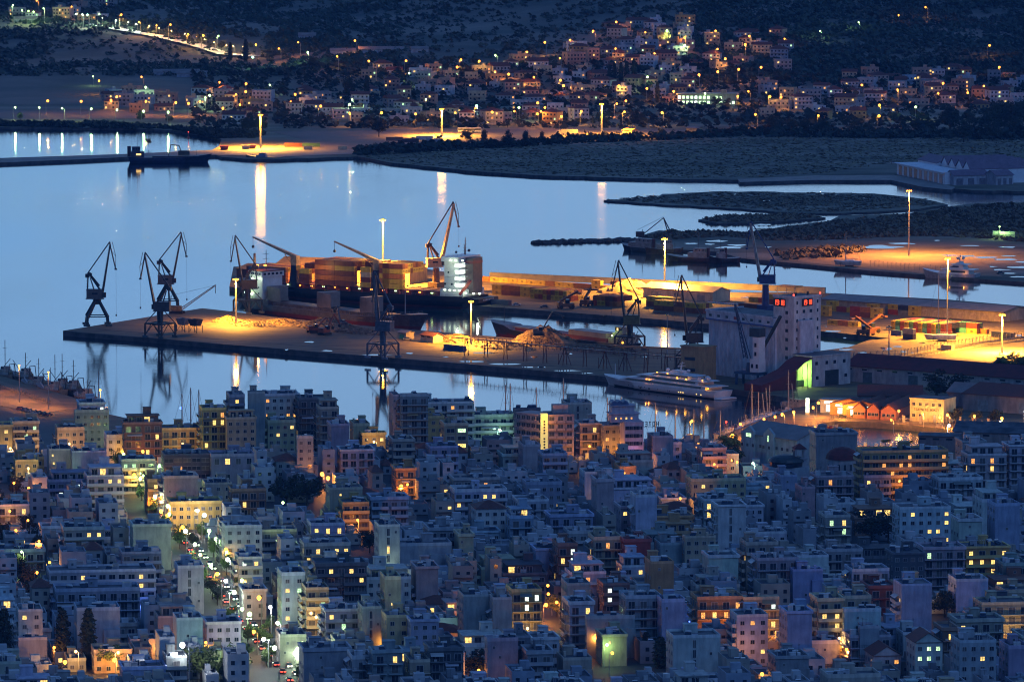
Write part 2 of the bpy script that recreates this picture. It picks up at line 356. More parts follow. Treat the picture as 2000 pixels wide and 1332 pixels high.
# wet patches
def puddle(px, py, w_, h_, z, seed):
    r_ = random.Random(seed); c = at(px, py, z); s = ppm(c.y); a = w_ / s / 2; b = h_ / s / 2 / (CAMH / c.y)
    n = 14; ph = [r_.uniform(.55, 1.15) for _ in range(n)]
    pts = [(c.x + math.cos(math.tau * i / n) * a * ph[i], c.y + math.sin(math.tau * i / n) * b * ph[(i * 3) % n]) for i in range(n)]
    struct(MB().prism(pts, z - .25, z).build('puddle', 'puddle_water'))
PUD = [(640, 685, 30, 2.4), (605, 668, 22, 3), (735, 693, 60, 2.6), (800, 690, 14, 3), (870, 697, 12, 2), (960, 689, 40, 2), (1042, 697, 15, 4), (1110, 691, 22, 3), (1260, 697, 10, 3), (985, 711, 70, 3), (1045, 717, 50, 3), (920, 706, 60, 3), (1105, 724, 60, 2.6), (1145, 729, 30, 2.4),
       (935, 689, 22, 2), (1290, 612, 46, 3), (1320, 616, 22, 2), (1180, 616, 16, 2), (1625, 647, 34, 3), (1613, 637, 6, 3), (1655, 683, 36, 4), (1730, 681, 30, 6), (1685, 689, 20, 3), (1635, 697, 18, 4), (1700, 701, 30, 4), (1754, 677, 22, 3), (1765, 687, 14, 3), (1800, 670, 14, 3), (1782, 689, 8, 2),
       (1650, 660, 8, 2), (1620, 732, 10, 3), (1960, 661, 30, 3), (1990, 655, 16, 3), (1815, 652, 20, 3), (1870, 655, 16, 2), (1770, 655, 14, 2), (1925, 667, 12, 2), (2005, 664, 30, 3), (560, 683, 8, 3), (1480, 602, 20, 3), (1460, 581, 26, 2)]
for i, (a, b, c, d) in enumerate(PUD): puddle(a, b, c, d, QZ + .03, 50 + i)
PUD2 = [(1720, 483, 90, 9), (1660, 487, 50, 5), (1760, 476, 50, 4), (1400, 471, 40, 4), (1425, 484, 60, 5), (1440, 479, 40, 4), (1350, 476, 30, 3), (1385, 477, 26, 3), (1500, 483, 14, 2), (1830, 470, 14, 2), (1970, 483, 40, 3), (1895, 480, 40, 2), (1790, 497, 40, 2), (1850, 499, 50, 3.5), (1890, 500, 40, 3.5), (1925, 503, 50, 3.5), (1965, 507, 50, 3.5), (1990, 522, 50, 4), (1920, 521, 60, 3), (2000, 512, 40, 3), (1950, 527, 50, 2.5), (1970, 500, 30, 2), (1540, 449, 20, 2), (1490, 439, 40, 2.4), (1990, 541, 40, 3), (1970, 534, 40, 2)]
for i, (a, b, c, d) in enumerate(PUD2): puddle(a, b, c, d, 1.43, 150 + i)
PUD3 = [(1610, 380, 50, 2.6), (1500, 392, 40, 2.4), (1440, 380, 20, 2), (1360, 393, 30, 2.4), (1470, 393, 20, 2.4), (1690, 387, 18, 2), (1560, 397, 30, 2)]
for i, (a, b, c, d) in enumerate(PUD3): puddle(a, b, c, d, .93, 250 + i)
# scrub on the marsh, the shore and the hillside: nobody could count it
def scatter(name, spots, m, hue, seed, label, leaf=6):
    rg = np.random.RandomState(seed); V = []; F = []
    for (x, y, z, r, h) in spots:
        for k in range(leaf):
            a, b, c = rg.uniform(-1, 1, 3); cx, cy_, cz = x + a * r * .8, y + b * r * .8, z + (c + 1) * .5 * h * .8
            s = r * rg.uniform(.45, .8); q = rg.uniform(0, math.pi); t = rg.uniform(.3, 1.2)
            ux, uy, uz = math.cos(q) * s, math.sin(q) * s, 0; vx, vy, vz = -math.sin(q) * math.cos(t) * s * .6, math.cos(q) * math.cos(t) * s * .6, math.sin(t) * min(s, h) * .8
            n = len(V); V += [(cx - ux, cy_ - uy, cz - vz * .3), (cx - vx, cy_ - vy, cz - vz), (cx + ux, cy_ + uy, cz - vz * .2), (cx + vx, cy_ + vy, cz + vz)]; F.append((n, n + 1, n + 2, n + 3))
    me = bpy.data.meshes.new(name); me.from_pydata(V, [], F); me.materials.append(MATS[m]); o = put(name, me, color=hue); struct(o, 'stuff', label); return o
def inpoly(x, y, P):
    c = False; j = len(P) - 1
    for i in range(len(P)):
        if (P[i][1] > y) != (P[j][1] > y) and x < (P[j][0] - P[i][0]) * (y - P[i][1]) / (P[j][1] - P[i][1]) + P[i][0]: c = not c
        j = i
    return c
def fill(P, n, seed, z, r, h):
    r_ = random.Random(seed); out = []; x0 = min(p[0] for p in P); x1 = max(p[0] for p in P); y0 = min(p[1] for p in P); y1 = max(p[1] for p in P); g = 0
    while len(out) < n and g < n * 20:
        g += 1; x = r_.uniform(x0, x1); y = r_.uniform(y0, y1)
        if inpoly(x, y, P):
            p = at(x, y, 1.5) if z is None else at(x, y, z); k = r_.uniform(.5, 1.4); out.append((p.x, p.y, p.z - .1, r * k, h * k))
    return out
reed = [(690, 303), (860, 292), (1000, 288), (1150, 282), (1300, 270), (1480, 262), (2100, 262), (2100, 345), (1750, 318), (1600, 340), (1440, 348), (1310, 348), (1200, 345), (1060, 341), (930, 333), (830, 323), (760, 316)]
scatter('reeds', fill(reed, 8000, 1, 1.5, 2.2, .6), 'foliage', (.3, .27, .17), 1, 'dark reed bed along the far shore', 3)
edge = [(690, 296), (860, 286), (1000, 282), (1140, 271), (1300, 268), (1440, 258), (2080, 262), (2080, 275), (1440, 268), (1300, 274), (1140, 280), (1000, 289), (860, 296), (700, 305)]
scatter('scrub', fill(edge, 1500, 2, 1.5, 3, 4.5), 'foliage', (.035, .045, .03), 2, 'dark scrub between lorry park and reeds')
isl = [(1185, 391), (1290, 381), (1420, 376), (1560, 377), (1700, 380), (1800, 389), (1845, 400), (1640, 414), (1560, 414), (1400, 403)]
scatter('island_scrub', fill(isl, 1500, 3, .9, 1.9, .6), 'foliage', (.24, .2, .13), 3, 'low dark growth covering the island') 
scatter('islet_scrub', fill([(1370, 429), (1420, 422), (1560, 420), (1606, 425), (1500, 433), (1400, 434)], 420, 4, .9, 2, 1.2), 'foliage', (.24, .2, .13), 4, 'low dark growth covering the small islet')
msh = [(1250, 466), (1300, 452), (1480, 454), (1620, 434), (1780, 420), (1900, 402), (2100, 392), (2100, 478), (1960, 470), (1850, 462), (1780, 462), (1600, 470), (1500, 470), (1420, 462), (1300, 468)]
scatter('marsh_scrub', fill(msh, 3400, 5, 1.4, 2.4, 1.3) + fill([(1510, 497), (1640, 484), (1700, 489), (1640, 503), (1540, 508)], 160, 6, 1.4, 2.5, 2.4), 'foliage', (.18, .15, .1), 5, 'dark scrub over the marsh beyond the port')
bank = [(-100, 236), (0, 243), (200, 243), (430, 258), (520, 262), (500, 270), (430, 271), (330, 253), (0, 248), (-100, 248)]
scatter('bank_scrub', fill(bank, 1300, 7, 1.5, 2.2, 3.2), 'foliage', (.03, .04, .028), 7, 'dark bushes on the bank of the lagoon')
def hillfill(n, seed, rx, ry, r, h, dens=lambda x, y: 1):
    r_ = random.Random(seed); out = []
    while len(out) < n:
        x = r_.uniform(*rx); y = r_.uniform(*ry)
        if r_.random() > dens(x, y): continue
        p = land(x, y); k = r_.uniform(.5, 1.5); out.append((p.x, p.y, p.z - .2, r * k, h * k))
    return out
def noise2(x, y): return .5 + .5 * math.sin(x * .021 + 2 * math.sin(y * .05)) * math.sin(y * .09 + x * .006)
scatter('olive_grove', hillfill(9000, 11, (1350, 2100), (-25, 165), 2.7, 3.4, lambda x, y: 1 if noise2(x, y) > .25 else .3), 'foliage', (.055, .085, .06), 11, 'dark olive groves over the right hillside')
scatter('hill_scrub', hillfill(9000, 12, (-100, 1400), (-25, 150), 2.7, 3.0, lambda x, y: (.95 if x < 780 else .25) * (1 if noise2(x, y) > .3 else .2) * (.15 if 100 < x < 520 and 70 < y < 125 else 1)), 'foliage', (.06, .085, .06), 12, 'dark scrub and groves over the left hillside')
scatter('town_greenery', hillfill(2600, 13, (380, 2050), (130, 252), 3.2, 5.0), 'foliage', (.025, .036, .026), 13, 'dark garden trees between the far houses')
# breakwater
bw = MB(); r_ = random.Random(21)
for i in range(330):
    t = i / 330; x = 1042 + t * 200; y = 475.5 - 5.5 * t + r_.uniform(-1.6, 1.6) * min(1, .2 + t * 3); p = at(x, y, 0); s = r_.uniform(.8, 2.2)
    bw.sph((p.x, p.y, r_.uniform(-.2, .7)), s, 6, 4, sz=.7)
struct(bw.build('breakwater', 'rock'), 'stuff', 'low rock breakwater reaching into the bay')
# ================================================================ port
PD = (at(1180, 742, QZ) - at(300, 666, QZ)); PANG = math.atan2(PD.y, PD.x)      # direction of the piers
PU = Vector((math.cos(PANG), math.sin(PANG), 0)); PV = Vector((-math.sin(PANG), math.cos(PANG), 0))
def heading(a, b): return math.atan2(b.y - a.y, b.x - a.x)
# ---- silo
def silo():
    c = at(1513, 748, QZ)                                   # near corner of the bin block
    a1 = at(1384, 730, QZ)
    e = (c - a1).normalized(); ang = math.atan2(e.y, e.x); W1 = (c - a1).length
    s = ppm(c.y); H = (748 - 622) / s
    g = thing('grain_silo', 'pale grain silo with tall windowed tower and two red digital clocks by the quay', 'silo', c, ang, color=(.68, .68, .72))
    D = 20.0
    body = MB().box(-W1, 0, 0, D, 0, H * .88); n = 16
    for k in range(n):                                      # shallow vertical bins in the wall
        x = -W1 + (k + .5) * W1 / n; body.cyl((x, W1 / n * .42, .5), (x, W1 / n * .42, H * .86), W1 / n * .5, n=16)
    body.build('bin_block', 'plaster', g)
    ut = MB().box(-W1 - .3, .2, -1.4, D + .2, H * .88, H); ut.box(-W1 - .5, .4, -1.7, D + .4, H - .1, H + .35)
    for (x0, x1, y0, y1) in ((-W1 - .5, .4, -1.7, -1.3), (-W1 - .5, -W1 - .1, -1.3, D + .4)): ut.box(x0, x1, y0, y1, H + .35, H + 1)
    ut.build('gallery', 'plaster', g)
    MB().box(-W1 - .1, 0, -1.2, D, H + .34, H + .46).build('roof', 'roof_screed', g)
    MB().box(-W1 - .35, .25, -1.5, -1.38, H * .88 - .25, H * .88 + .35).build('blue_stripe', 'steel', g, color=(.03, .08, .35))
    wm = MB().box(-.95, .95, -.06, .02, -.55, .55).mesh('window', ['glass'])
    for i in range(8):
        x = -W1 + (i + .55) * W1 / 8
        if i == 3: MB().box(x - 1.2, x + 1.7, -1.52, -1.38, H * .92, H * .965).build('red_sign', 'steel', g, color=(.6, .03, .03))
        else: put('window', wm, g, (x - .3, -1.42, H * .945))
    # wing between block and tower, then the tower turned to the land side
    B = at(1548, 712, QZ + 8) ; inv = Matrix.Rotation(-ang, 4, 'Z')
    tc_ = inv @ (at(1543, 752, QZ) - c)                       # tower near corner on the ground
    MB().box(.0, max(3, tc_.x + 2), 4.5, 12, 0, H * 1.0).build('wing', 'plaster', g)
    TH = (752 - 583) / s
    Wt = 17.0; Dt = 13.0; ta = R(42) - ang
    T = MB(); R2 = Matrix.Rotation(ta, 4, 'Z')
    L = lambda x, y, z: tuple((Vector((tc_.x, tc_.y + 2.0, 0)) + R2 @ Vector((x, y, 0)))[:2]) + (z,)
    def tb(mb, x0, x1, y0, y1, z0, z1, mi=0):
        vs = [L(x, y, z) for z in (z0, z1) for (x, y) in ((x0, y0), (x1, y0), (x1, y1), (x0, y1))]
        return mb.add(vs, [(0, 3, 2, 1), (4, 5, 6, 7), (0, 1, 5, 4), (1, 2, 6, 5), (2, 3, 7, 6), (3, 0, 4, 7)], mi)
    tb(T, 0, Wt, 0, Dt, 0, TH); tb(T, -.3, Wt + .3, -.3, Dt + .3, TH, TH + .5); tb(T, -.3, Wt + .3, -.3, 0, TH + .5, TH + 1.1)
    tb(T, -.3, 0, 0, Dt + .3, TH + .5, TH + 1.1)
    for x in (Wt * .24, Wt * .5, Wt * .76): tb(T, x - .25, x + .25, -.22, 0, 8, TH)
    tw = T.build('tower', 'plaster', g, color=(.74, .71, .68))
    R_ = MB(); tb(R_, .1, Wt, .1, Dt, TH + .5, TH + .62); R_.build('tower_roof', 'roof_screed', g)
    w2 = MB().box(-.8, .8, -.08, .02, -.75, .75).mesh('window', ['glass']); w1 = MB().box(-.45, .45, -.08, .02, -.75, .75).mesh('window', ['glass'])
    def place(o_, x, y, z, extra=0): o_.location = L(x, y, z); o_.rotation_euler.z = ta + extra; return o_
    for r in range(9):
        z = TH - 2.0 - r * 4.05
        if z < 9: break
        if r > 0:
            for k, x in enumerate((Wt * .37, Wt * .63)): place(put('window', w2, g), x, -.03, z)
        for x in (Wt * .12, Wt * .88): place(put('window', w1, g), x, -.03, z)
    for r in range(1, 9):
        place(put('window', w2, g), -.03, 4.5, TH - 2.5 - r * 4.05, -math.pi / 2)
    # red seven-segment clocks 19:18
    SEG = {'1': 'bc', '9': 'abcdfg', '8': 'abcdefg'}
    def clock(face):
        q = MB(); x = 0
        for ch in '19:18':
            if ch == ':': q.box(x, x + .22, -.12, 0, .55, .8); q.box(x, x + .22, -.12, 0, 1.5, 1.75); x += .5; continue
            w_, h_, t = 1.15, 2.3, .26; sg = SEG[ch]
            if 'a' in sg: q.box(x, x + w_, -.12, 0, h_ - t, h_)
            if 'g' in sg: q.box(x, x + w_, -.12, 0, h_ / 2 - t / 2, h_ / 2 + t / 2)
            if 'd' in sg: q.box(x, x + w_, -.12, 0, 0, t)
            if 'b' in sg: q.box(x + w_ - t, x + w_, -.12, 0, h_ / 2, h_)
            if 'c' in sg: q.box(x + w_ - t, x + w_, -.12, 0, 0, h_ / 2)
            if 'f' in sg: q.box(x, x + t, -.12, 0, h_ / 2, h_)
            if 'e' in sg: q.box(x, x + t, -.12, 0, 0, h_ / 2)
            x += 1.6
        o_ = MB().box(-.5, x + .2, -.1, .05, -.6, 2.9).build('clock', 'black', g)
        d = q.build('digits', 'digit_red', o_, loc=(0, -.12, 0)); return o_
    mat('digit_red', (.4, .02, .01), emit=(1, .07, .02), es=2.5)
    k1 = clock(0); place(k1, -.22, Dt - .8, TH - 3.4, -math.pi / 2)
    k2 = clock(1); k2.scale = (.86, 1, .95); place(k2, Wt * .31, -.36, TH - 3.1)
    for (x, y) in ((Wt - .3, .2), (.3, .4), (Wt * .3, 4), (Wt * .75, 4)):
        m = MB().cyl(L(x, y, TH + .5), L(x, y, TH + 2.2), .12 if y < 1 else .55, n=6); m.build('antenna', 'dark_steel', g)
    for (x, y) in ((Wt - .3, .2), (.3, .4)): MB().sph(L(x, y, TH + 1.6), .45, 6, 4).build('warning_light', 'bulb_red', g)
    # low annex to the right with windows and a dark gate
    A = MB(); tb(A, -1, Wt + 6, -13, -.3, 0, 13.5); tb(A, -1.3, Wt + 6.3, -13.3, -.3, 13.5, 14); A.build('annex', 'plaster', g, color=(.6, .57, .54))
    A = MB(); tb(A, -.8, Wt + 5.8, -12.8, -.3, 14, 14.1); A.build('annex_roof', 'roof_screed', g)
    A = MB(); tb(A, 7, 15.5, -13.12, -13, .1, 7); A.build('gate', 'dark_steel', g)
    for x in (1.5, 8, 13, 19): place(put('window', w2, g), x, -13.03, 10.5)
    for x in (2, 20): place(put('window', w2, g), x, -13.03, 4)
    # red shed with the green-lit open end
    sh_ = MB(); y0, y1 = -13.2, -6
    pr = [(-1.1, 0), (-1.1, 11.0), (-10, 12.5), (-26, 6.5), (-26, 0)]
    vs = [L(p[0], y0, p[1]) for p in pr] + [L(p[0], -1, p[1]) for p in pr]; k = len(pr)
    sh_ = MB().add([L(x, y, z) for x, y, z in ((-1.2, -13, 0), (-1.2, -1, 0), (-1.2, -1, 12.5), (-1.2, -13, 12.5))], [(0, 1, 2, 3)])
    R3 = MB()
    # shed: open front (toward the camera-right), curved red roof falling to the left
    prof = [(-14, 13.6), (-17, 13.0), (-22, 10.5), (-30, 7.5), (-40, 6.5)]
    inv2 = lambda u, v, z: (tc_.x + u, tc_.y + v, z)
    for i in range(4):
        a, b = prof[i], prof[i + 1]
    q = MB(); P0 = [L(-1.2, -13, 0), L(-1.2, -13, 12.8)]
    x0, y0_ = L(-1.2, -13, 0)[:2]; x1, y1_ = L(-1.2, -1, 0)[:2]
    wd = 9.5
    hall = MB()
    fr = [(0, 0), (0, 8.5), (4.75, 11.5), (wd, 13.0), (wd, 0)]
    # hall placed left of the annex front; its axis runs back along the tower depth
    o2 = Vector(L(-1.3 - wd, -13, 0))
    def H2(x, y, z): v_ = R2 @ Vector((x, y, 0)); return (o2.x + v_.x, o2.y + v_.y, z)
    vs = []; fs = []
    for (x, z) in fr: vs.append(H2(x, 0, z))
    for (x, z) in fr: vs.append(H2(x, 11, z))
    hall.add(vs, [(5, 6, 7, 8, 9), (0, 1, 6, 5), (3, 4, 9, 8)], 1)
    hall.add([H2(-.6, -.8, 8.3), H2(4.75, -.8, 11.7), H2(wd + .1, -.8, 13.2), H2(wd + .1, 11.2, 13.2), H2(4.75, 11.2, 11.7), H2(-.6, 11.2, 8.3)], [(0, 1, 4, 5), (1, 2, 3, 4)], 0)
    for x in (0, 3.2, 6.4, wd - .3): hall.add([H2(x, -.1, 0), H2(x + .3, -.1, 0), H2(x + .3, -.1, 8.6 + x * .42), H2(x, -.1, 8.6 + x * .42)], [(0, 1, 2, 3)], 2)
    hall.add([H2(0, 5, .1), H2(wd, 5, .1), H2(wd, 5, 3), H2(0, 5, 3)], [(0, 1, 2, 3)], 2)
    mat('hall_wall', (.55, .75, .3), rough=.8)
    mat('red_sheet', (.17, .03, .035), c2=(.11, .022, .025), rough=.6, scale=.2)
    hl = hall.build('lit_hall', ['red_sheet', 'hall_wall', 'dark_steel'], g)
    MB().add([H2(-.6, 0, 8.3), H2(-.6, 11, 8.3), H2(-22, 11, 3.2), H2(-22, 0, 3.2), H2(-.6, 0, 0), H2(-22, 0, 0), H2(-22, 11, 0), H2(-9, 0, 5.9), H2(-9, 11, 5.9)],
             [(0, 7, 8, 1), (7, 3, 2, 8), (4, 5, 3, 7, 0), (5, 6, 2, 3)]).build('red_lean_to', 'red_sheet', g)
    MB().box(-.8, .8, -.1, .1, -.1, .1).build('hall_lamp', 'bulb_green', g, loc=H2(4.5, 6, 8))
    light(g, H2(4.5, 4.0, 7), 5200, 'green', .5)
    # inclined conveyor against the wing
    cv = MB().bar((-8, -4, 10), (W1 * .13 + 2, -3.4, 31), 1.3, h=1.0); cv.bar((-8, -4, 10), (-10.5, -4.5, 3), .5)
    cv.build('conveyor', 'dark_steel', g)
    return g
silo()
# ---- luffing portal cranes
def crane(label, px, py, z, slew, tip, fly, sc=1.0, kind='truss', col=(.035, .055, .06), house=(.09, .09, .09), lit=None, group='portal cranes on the piers', rotp=None, base_h=12, hz_=0, rope=14):
    p = at(px, py, z); g = thing('harbour_crane', label, 'crane', p, 0, group, color=col, scale=sc)
    rp = PANG if rotp is None else rotp; h = base_h
    M = Matrix.Rotation(rp, 4, 'Z'); ml = lambda mb: setattr(mb, 'v', [tuple(M @ Vector(v)) for v in mb.v]) or mb
    b = MB()
    if kind == 'A':
        for y in (-5, 5):
            for x in (-5.2, 5.2):
                b.bar((x, y, 1), (x * .92, y, 4.5), 1.1); b.bar((x * .92, y, 4.5), (x * .18, y * .35, h), 1.3, w2=1.1)
            b.bar((-5, y, 4.7), (5, y, 4.7), .45)
        for x in (-5.2, 5.2): b.bar((x, -5, 4.6), (x, 5, 4.6), .45)
        b.cyl((0, 0, h - 1.6), (0, 0, h + .6), 1.7, 2.1, 12)
    elif kind == 'truss':
        t = 7
        for x in (-5.5, 5.5):
            for y in (-5, 5): b.bar((x, y, 1), (x, y, t), .7)
            b.bar((x, -5, t), (x, 5, t), .7); b.bar((x, -5, 1.2), (x, 0, t), .3); b.bar((x, 5, 1.2), (x, 0, t), .3)
        for y in (-5, 5): b.bar((-5.5, y, t), (5.5, y, t), .8); b.bar((-5.5, y, 1.5), (0, y, t), .3); b.bar((5.5, y, 1.5), (0, y, t), .3)
        for x in (-5.5, 5.5):
            for y in (-5, 5): b.bar((x, y, t), (x * .28, y * .28, h + 1), .45)
        b.box(-2.6, 2.6, -2.6, 2.6, t - .3, t + .3)
        for x in (-1.3, 1.3): b.bar((x, 0, .3), (x, 0, t), .35)
    elif kind == 'tower':
        b.box(-3.2, 3.2, -3.2, 3.2, .5, 4); b.cyl((0, 0, 4), (0, 0, h + .5), 2.0, 1.6, 12)
        for x in (-1, 1):
            for y in (-1, 1): b.bar((x * 3, y * 3, 1.2), (x * 6, y * 6, .6), .7)
    ml(b).build('portal', 'steel', g)
    if kind in ('A', 'truss'):
        for x in (-5.3, 5.3):
            for y in (-5, 5): ml(MB().box(x - 1.6, x + 1.6, y - .5, y + .5, .1, 1.2).add([], [])).build('bogie', 'steel', g, color=tuple(min(1, v * 2 + .02) for v in col))
    if kind != 'tower': ml(MB().cyl((0, 0, 7 if kind == 'truss' else h - 1), (0, 0, h + 1.2), 1.5 if kind == 'truss' else 1.2, 1.7, 12)).build('column', 'steel', g)
    # slewing part (local x = boom direction)
    Sx = MB(); sm = Matrix.Rotation(slew, 4, 'Z'); sl = lambda mb: setattr(mb, 'v', [tuple(sm @ Vector(v)) for v in mb.v]) or mb
    z0 = h + 1.2
    hs = MB().box(-5, 3, -2.2, 2.2, z0, z0 + 4.2); hs.box(-5.2, 3.2, -2.4, 2.4, z0 + 4.2, z0 + 4.45)
    hs.box(-5.4, 3.4, -2.7, 2.7, z0 - .2, z0 + .05)
    for x in np.arange(-5.2, 3.3, 1.4): hs.box(x - .04, x + .04, -2.7, -2.64, z0, z0 + 1.1)
    sl(hs).build('machine_house', 'steel', g, color=house)
    sl(MB().box(2.4, 4.4, -2.3, -.6, z0 + .6, z0 + 3)).build('cab', 'dark_steel', g)
    if lit: sl(MB().box(-2.6, -1.2, -2.26, -2.2, z0 + 1.8, z0 + 3).box(.4, 1.8, -2.26, -2.2, z0 + 1.8, z0 + 3)).build('window', 'lit_' + lit, g)
    else: sl(MB().box(-2.4, .4, -2.26, -2.2, z0 + 2, z0 + 2.9)).build('window', 'glass', g)
    tx, tz = tip; fx, fz = fly; ax, az_ = -4.2 + hz_, z0 + 12.5
    f = MB()
    for y in (-1.3, 1.3):
        f.bar((-4.6, y, z0 + 4.3), (ax, y * .5, az_), .4); f.bar((1.4, y, z0 + 4.3), (ax, y * .5, az_), .6); f.bar((-1.5, y, z0 + 4.3), (ax + 1, y * .5, az_ - 2.5), .3)
    for k in range(5): zz = z0 + 5.5 + k * 1.4; f.box(-5.2, -4.5, -.5, .5, zz, zz + .12)
    f.bar((ax - .3, 0, az_), (ax + 1.8, 0, az_ - .9), 1.0); f.bar((ax + 1.2, 0, az_ - 1), (1.2, 0, z0 + 6), .55, w2=.9)
    sl(f).build('a_frame', 'steel', g)
    sl(MB().box(ax - 1.4, ax + .6, -.9, .9, az_ - 2.4, az_ - .6)).build('counterweight', 'steel', g)
    bm = MB(); bx0, bz0 = 2.4, z0 + 1.2
    for y in (-1, 1): bm.bar((bx0, y * 1.2, bz0), (tx, y * .35, tz), .95 if kind != 'tower' else 1.5, w2=.6 if kind != 'tower' else 1.0)
    for k in range(1, 9): t = k / 9; bm.bar((bx0 + (tx - bx0) * t, -1.2 + .85 * t, bz0 + (tz - bz0) * t), (bx0 + (tx - bx0) * (t + .09), 1.2 - .85 * t, bz0 + (tz - bz0) * (t + .09)), .22)
    for k in range(1, 24): t = k / 24; X = bx0 + (tx - bx0) * t; Z = bz0 + (tz - bz0) * t; bm.box(X - .75, X - .35, -.3, .3, Z, Z + .1)
    sl(bm).build('boom', 'steel', g, color=tuple(v * 1.0 for v in col) if kind != 'tower' else (.55, .4, .22) if col[0] > .1 else (.28, .3, .3))
    fl = MB().bar((tx - (fx - tx) * .25, 0, tz + 1.0), (tx, 0, tz + .3), .6)
    for y in (-.5, .5): fl.bar((tx - .3, y, tz + .6), (fx, y * .5, fz), .5)
    mx_, mz_ = tx + (fx - tx) * .5, tz + (fz - tz) * .5; wv = 1.1 if fx > tx else -1.1
    fl.bar((tx + wv * .9, 0, tz + .9), (mx_ + wv * 1.3, 0, mz_), .22); fl.bar((mx_ + wv * 1.3, 0, mz_), (fx, 0, fz), .22); fl.box(fx - .5, fx + .7, -.5, .5, fz - .5, fz + .3)
    fl.bar((tx + wv * .3, 0, tz - 3), (mx_ + wv * 1.3, 0, mz_), .15)
    sl(fl).build('fly_jib', 'steel', g)
    sl(MB().bar((ax, 0, az_), (tx - .3, 0, tz + .9), .55)).build('tie_rod', 'steel', g)
    sl(MB().bar((fx + .2, 0, fz), (fx + .2, 0, fz - rope), .07).box(fx - .15, fx + .5, -.3, .3, fz - rope - .9, fz - rope)).build('hook_rope', 'rail_dark', g)
    return g
BASECR = (.04, .06, .065)
crane('dark portal crane standing alone near the pier tip', 190, 636, QZ, 0.0, (6.5, 39.5), (9.0, 27.5), 1.02, 'A', house=(.16, .15, .14), rope=22, rotp=.12)
crane('higher dark portal crane of the overlapping pair, jib to the right', 328, 604, QZ, 0.0, (7.2, 39), (9.6, 27.5), .98, 'A', house=(.16, .15, .14), rope=22, rotp=.12)
crane('lower dark portal crane of the overlapping pair, jib to the left', 313, 659, QZ, math.pi - .1, (7.5, 41), (9.6, 29), .98, 'truss')
crane('dark portal crane beside the white bridge of the scrap carrier', 484, 612, QZ, math.pi, (6.6, 40), (8.6, 27.5), .96, 'truss', col=(.07, .08, .08))
crane('slim grey-blue portal crane at the near edge of the pier', 748, 699, QZ, math.pi - .5, (4.6, 40), (5.5, 27), .98, 'truss', col=(.1, .13, .17), house=(.12, .14, .18))
crane('dark portal crane over the small coaster, its mustard machine house low down', 1230, 684, QZ, math.pi - .1, (6.0, 44), (9, 30), .95, 'truss', house=(.22, .17, .06), col=(.05, .05, .05))
crane('dark portal crane on a yellowish block in front of the silo', 1352, 722, QZ, math.pi + .1, (5.5, 44), (8.2, 31), .97, 'truss', house=(.13, .12, .1), col=(.055, .05, .045))
crane('orange harbour crane with a red tower behind the container ship', 852, 566, QZ, .25, (9.5, 45), (12, 33), 1.0, 'tower', col=(.11, .07, .05), house=(.6, .42, .24), base_h=11, group=None, rope=10)
crane('blue harbour crane with a pale boom rising behind the silo roof', 1495, 611, QZ, math.pi - .1, (7.8, 46), (9.6, 33), .98, 'tower', col=(.02, .06, .22), house=(.03, .09, .26), base_h=14, lit='green', group=None, rope=9)
# slim old quay crane in front of the silo
def quay_crane(label, px, py, d, white=True):
    p = at(px, py, QZ); g = thing('quay_crane', label, 'crane', p, PANG, color=(.04, .08, .16))
    b = MB().box(-7, 7, -3, 3, 5, 6)
    for x in (-6, 6):
        for y in (-2.6, 2.6): b.bar((x, y, 0), (x, y, 5), .8)
    b.cyl((0, 0, 6), (0, 0, 10), 2.2, 1.8, 10); b.build('portal', 'steel', g)
    if white:
        MB().box(1.5, 6.5, -2.6, 2.4, 6.2, 12).box(3, 6.3, -2.5, 2.3, 12, 22).build('house', 'white_paint', g)
        for (x, z) in ((2.8, 9), (5.4, 9), (4.6, 14.5), (4.6, 18.5)): MB().box(x - .55, x + .55, -2.75, -2.6, z - .9, z + .9).build('window', 'glass', g)
        MB().box(1, 6.6, -2.4, 2.2, 22.1, 26).build('machinery', 'dark_steel', g)
    L_ = MB(); a = Vector((-2, 0, 12)); t = Vector((d[0], 0, d[1])); n = 12
    for y in (-1, 1):
        for s_ in (-1, 1): L_.bar(a + Vector((s_ * 1.2, y, 0)), t + Vector((0, y * .3, 0)), .3)
    for k in range(n): q0 = a.lerp(t, k / n); q1 = a.lerp(t, (k + 1) / n); w0 = 1.2 * (1 - k / n); L_.bar(q0 + Vector((-w0, -w0, 0)), q1 + Vector((w0 * .9, -w0, 0)), .16); L_.bar(q0 + Vector((w0, -w0, 0)), q1 + Vector((-w0 * .9, -w0, 0)), .16)
    L_.build('lattice_boom', 'steel', g); MB().bar((3, 0, 24), t, .12).bar(t, t - Vector((0, 0, 3)), .3).build('cable', 'rail_dark', g)
quay_crane('small blue quay crane with a white cabin tower before the silo', 1466, 752, (-9, 36))
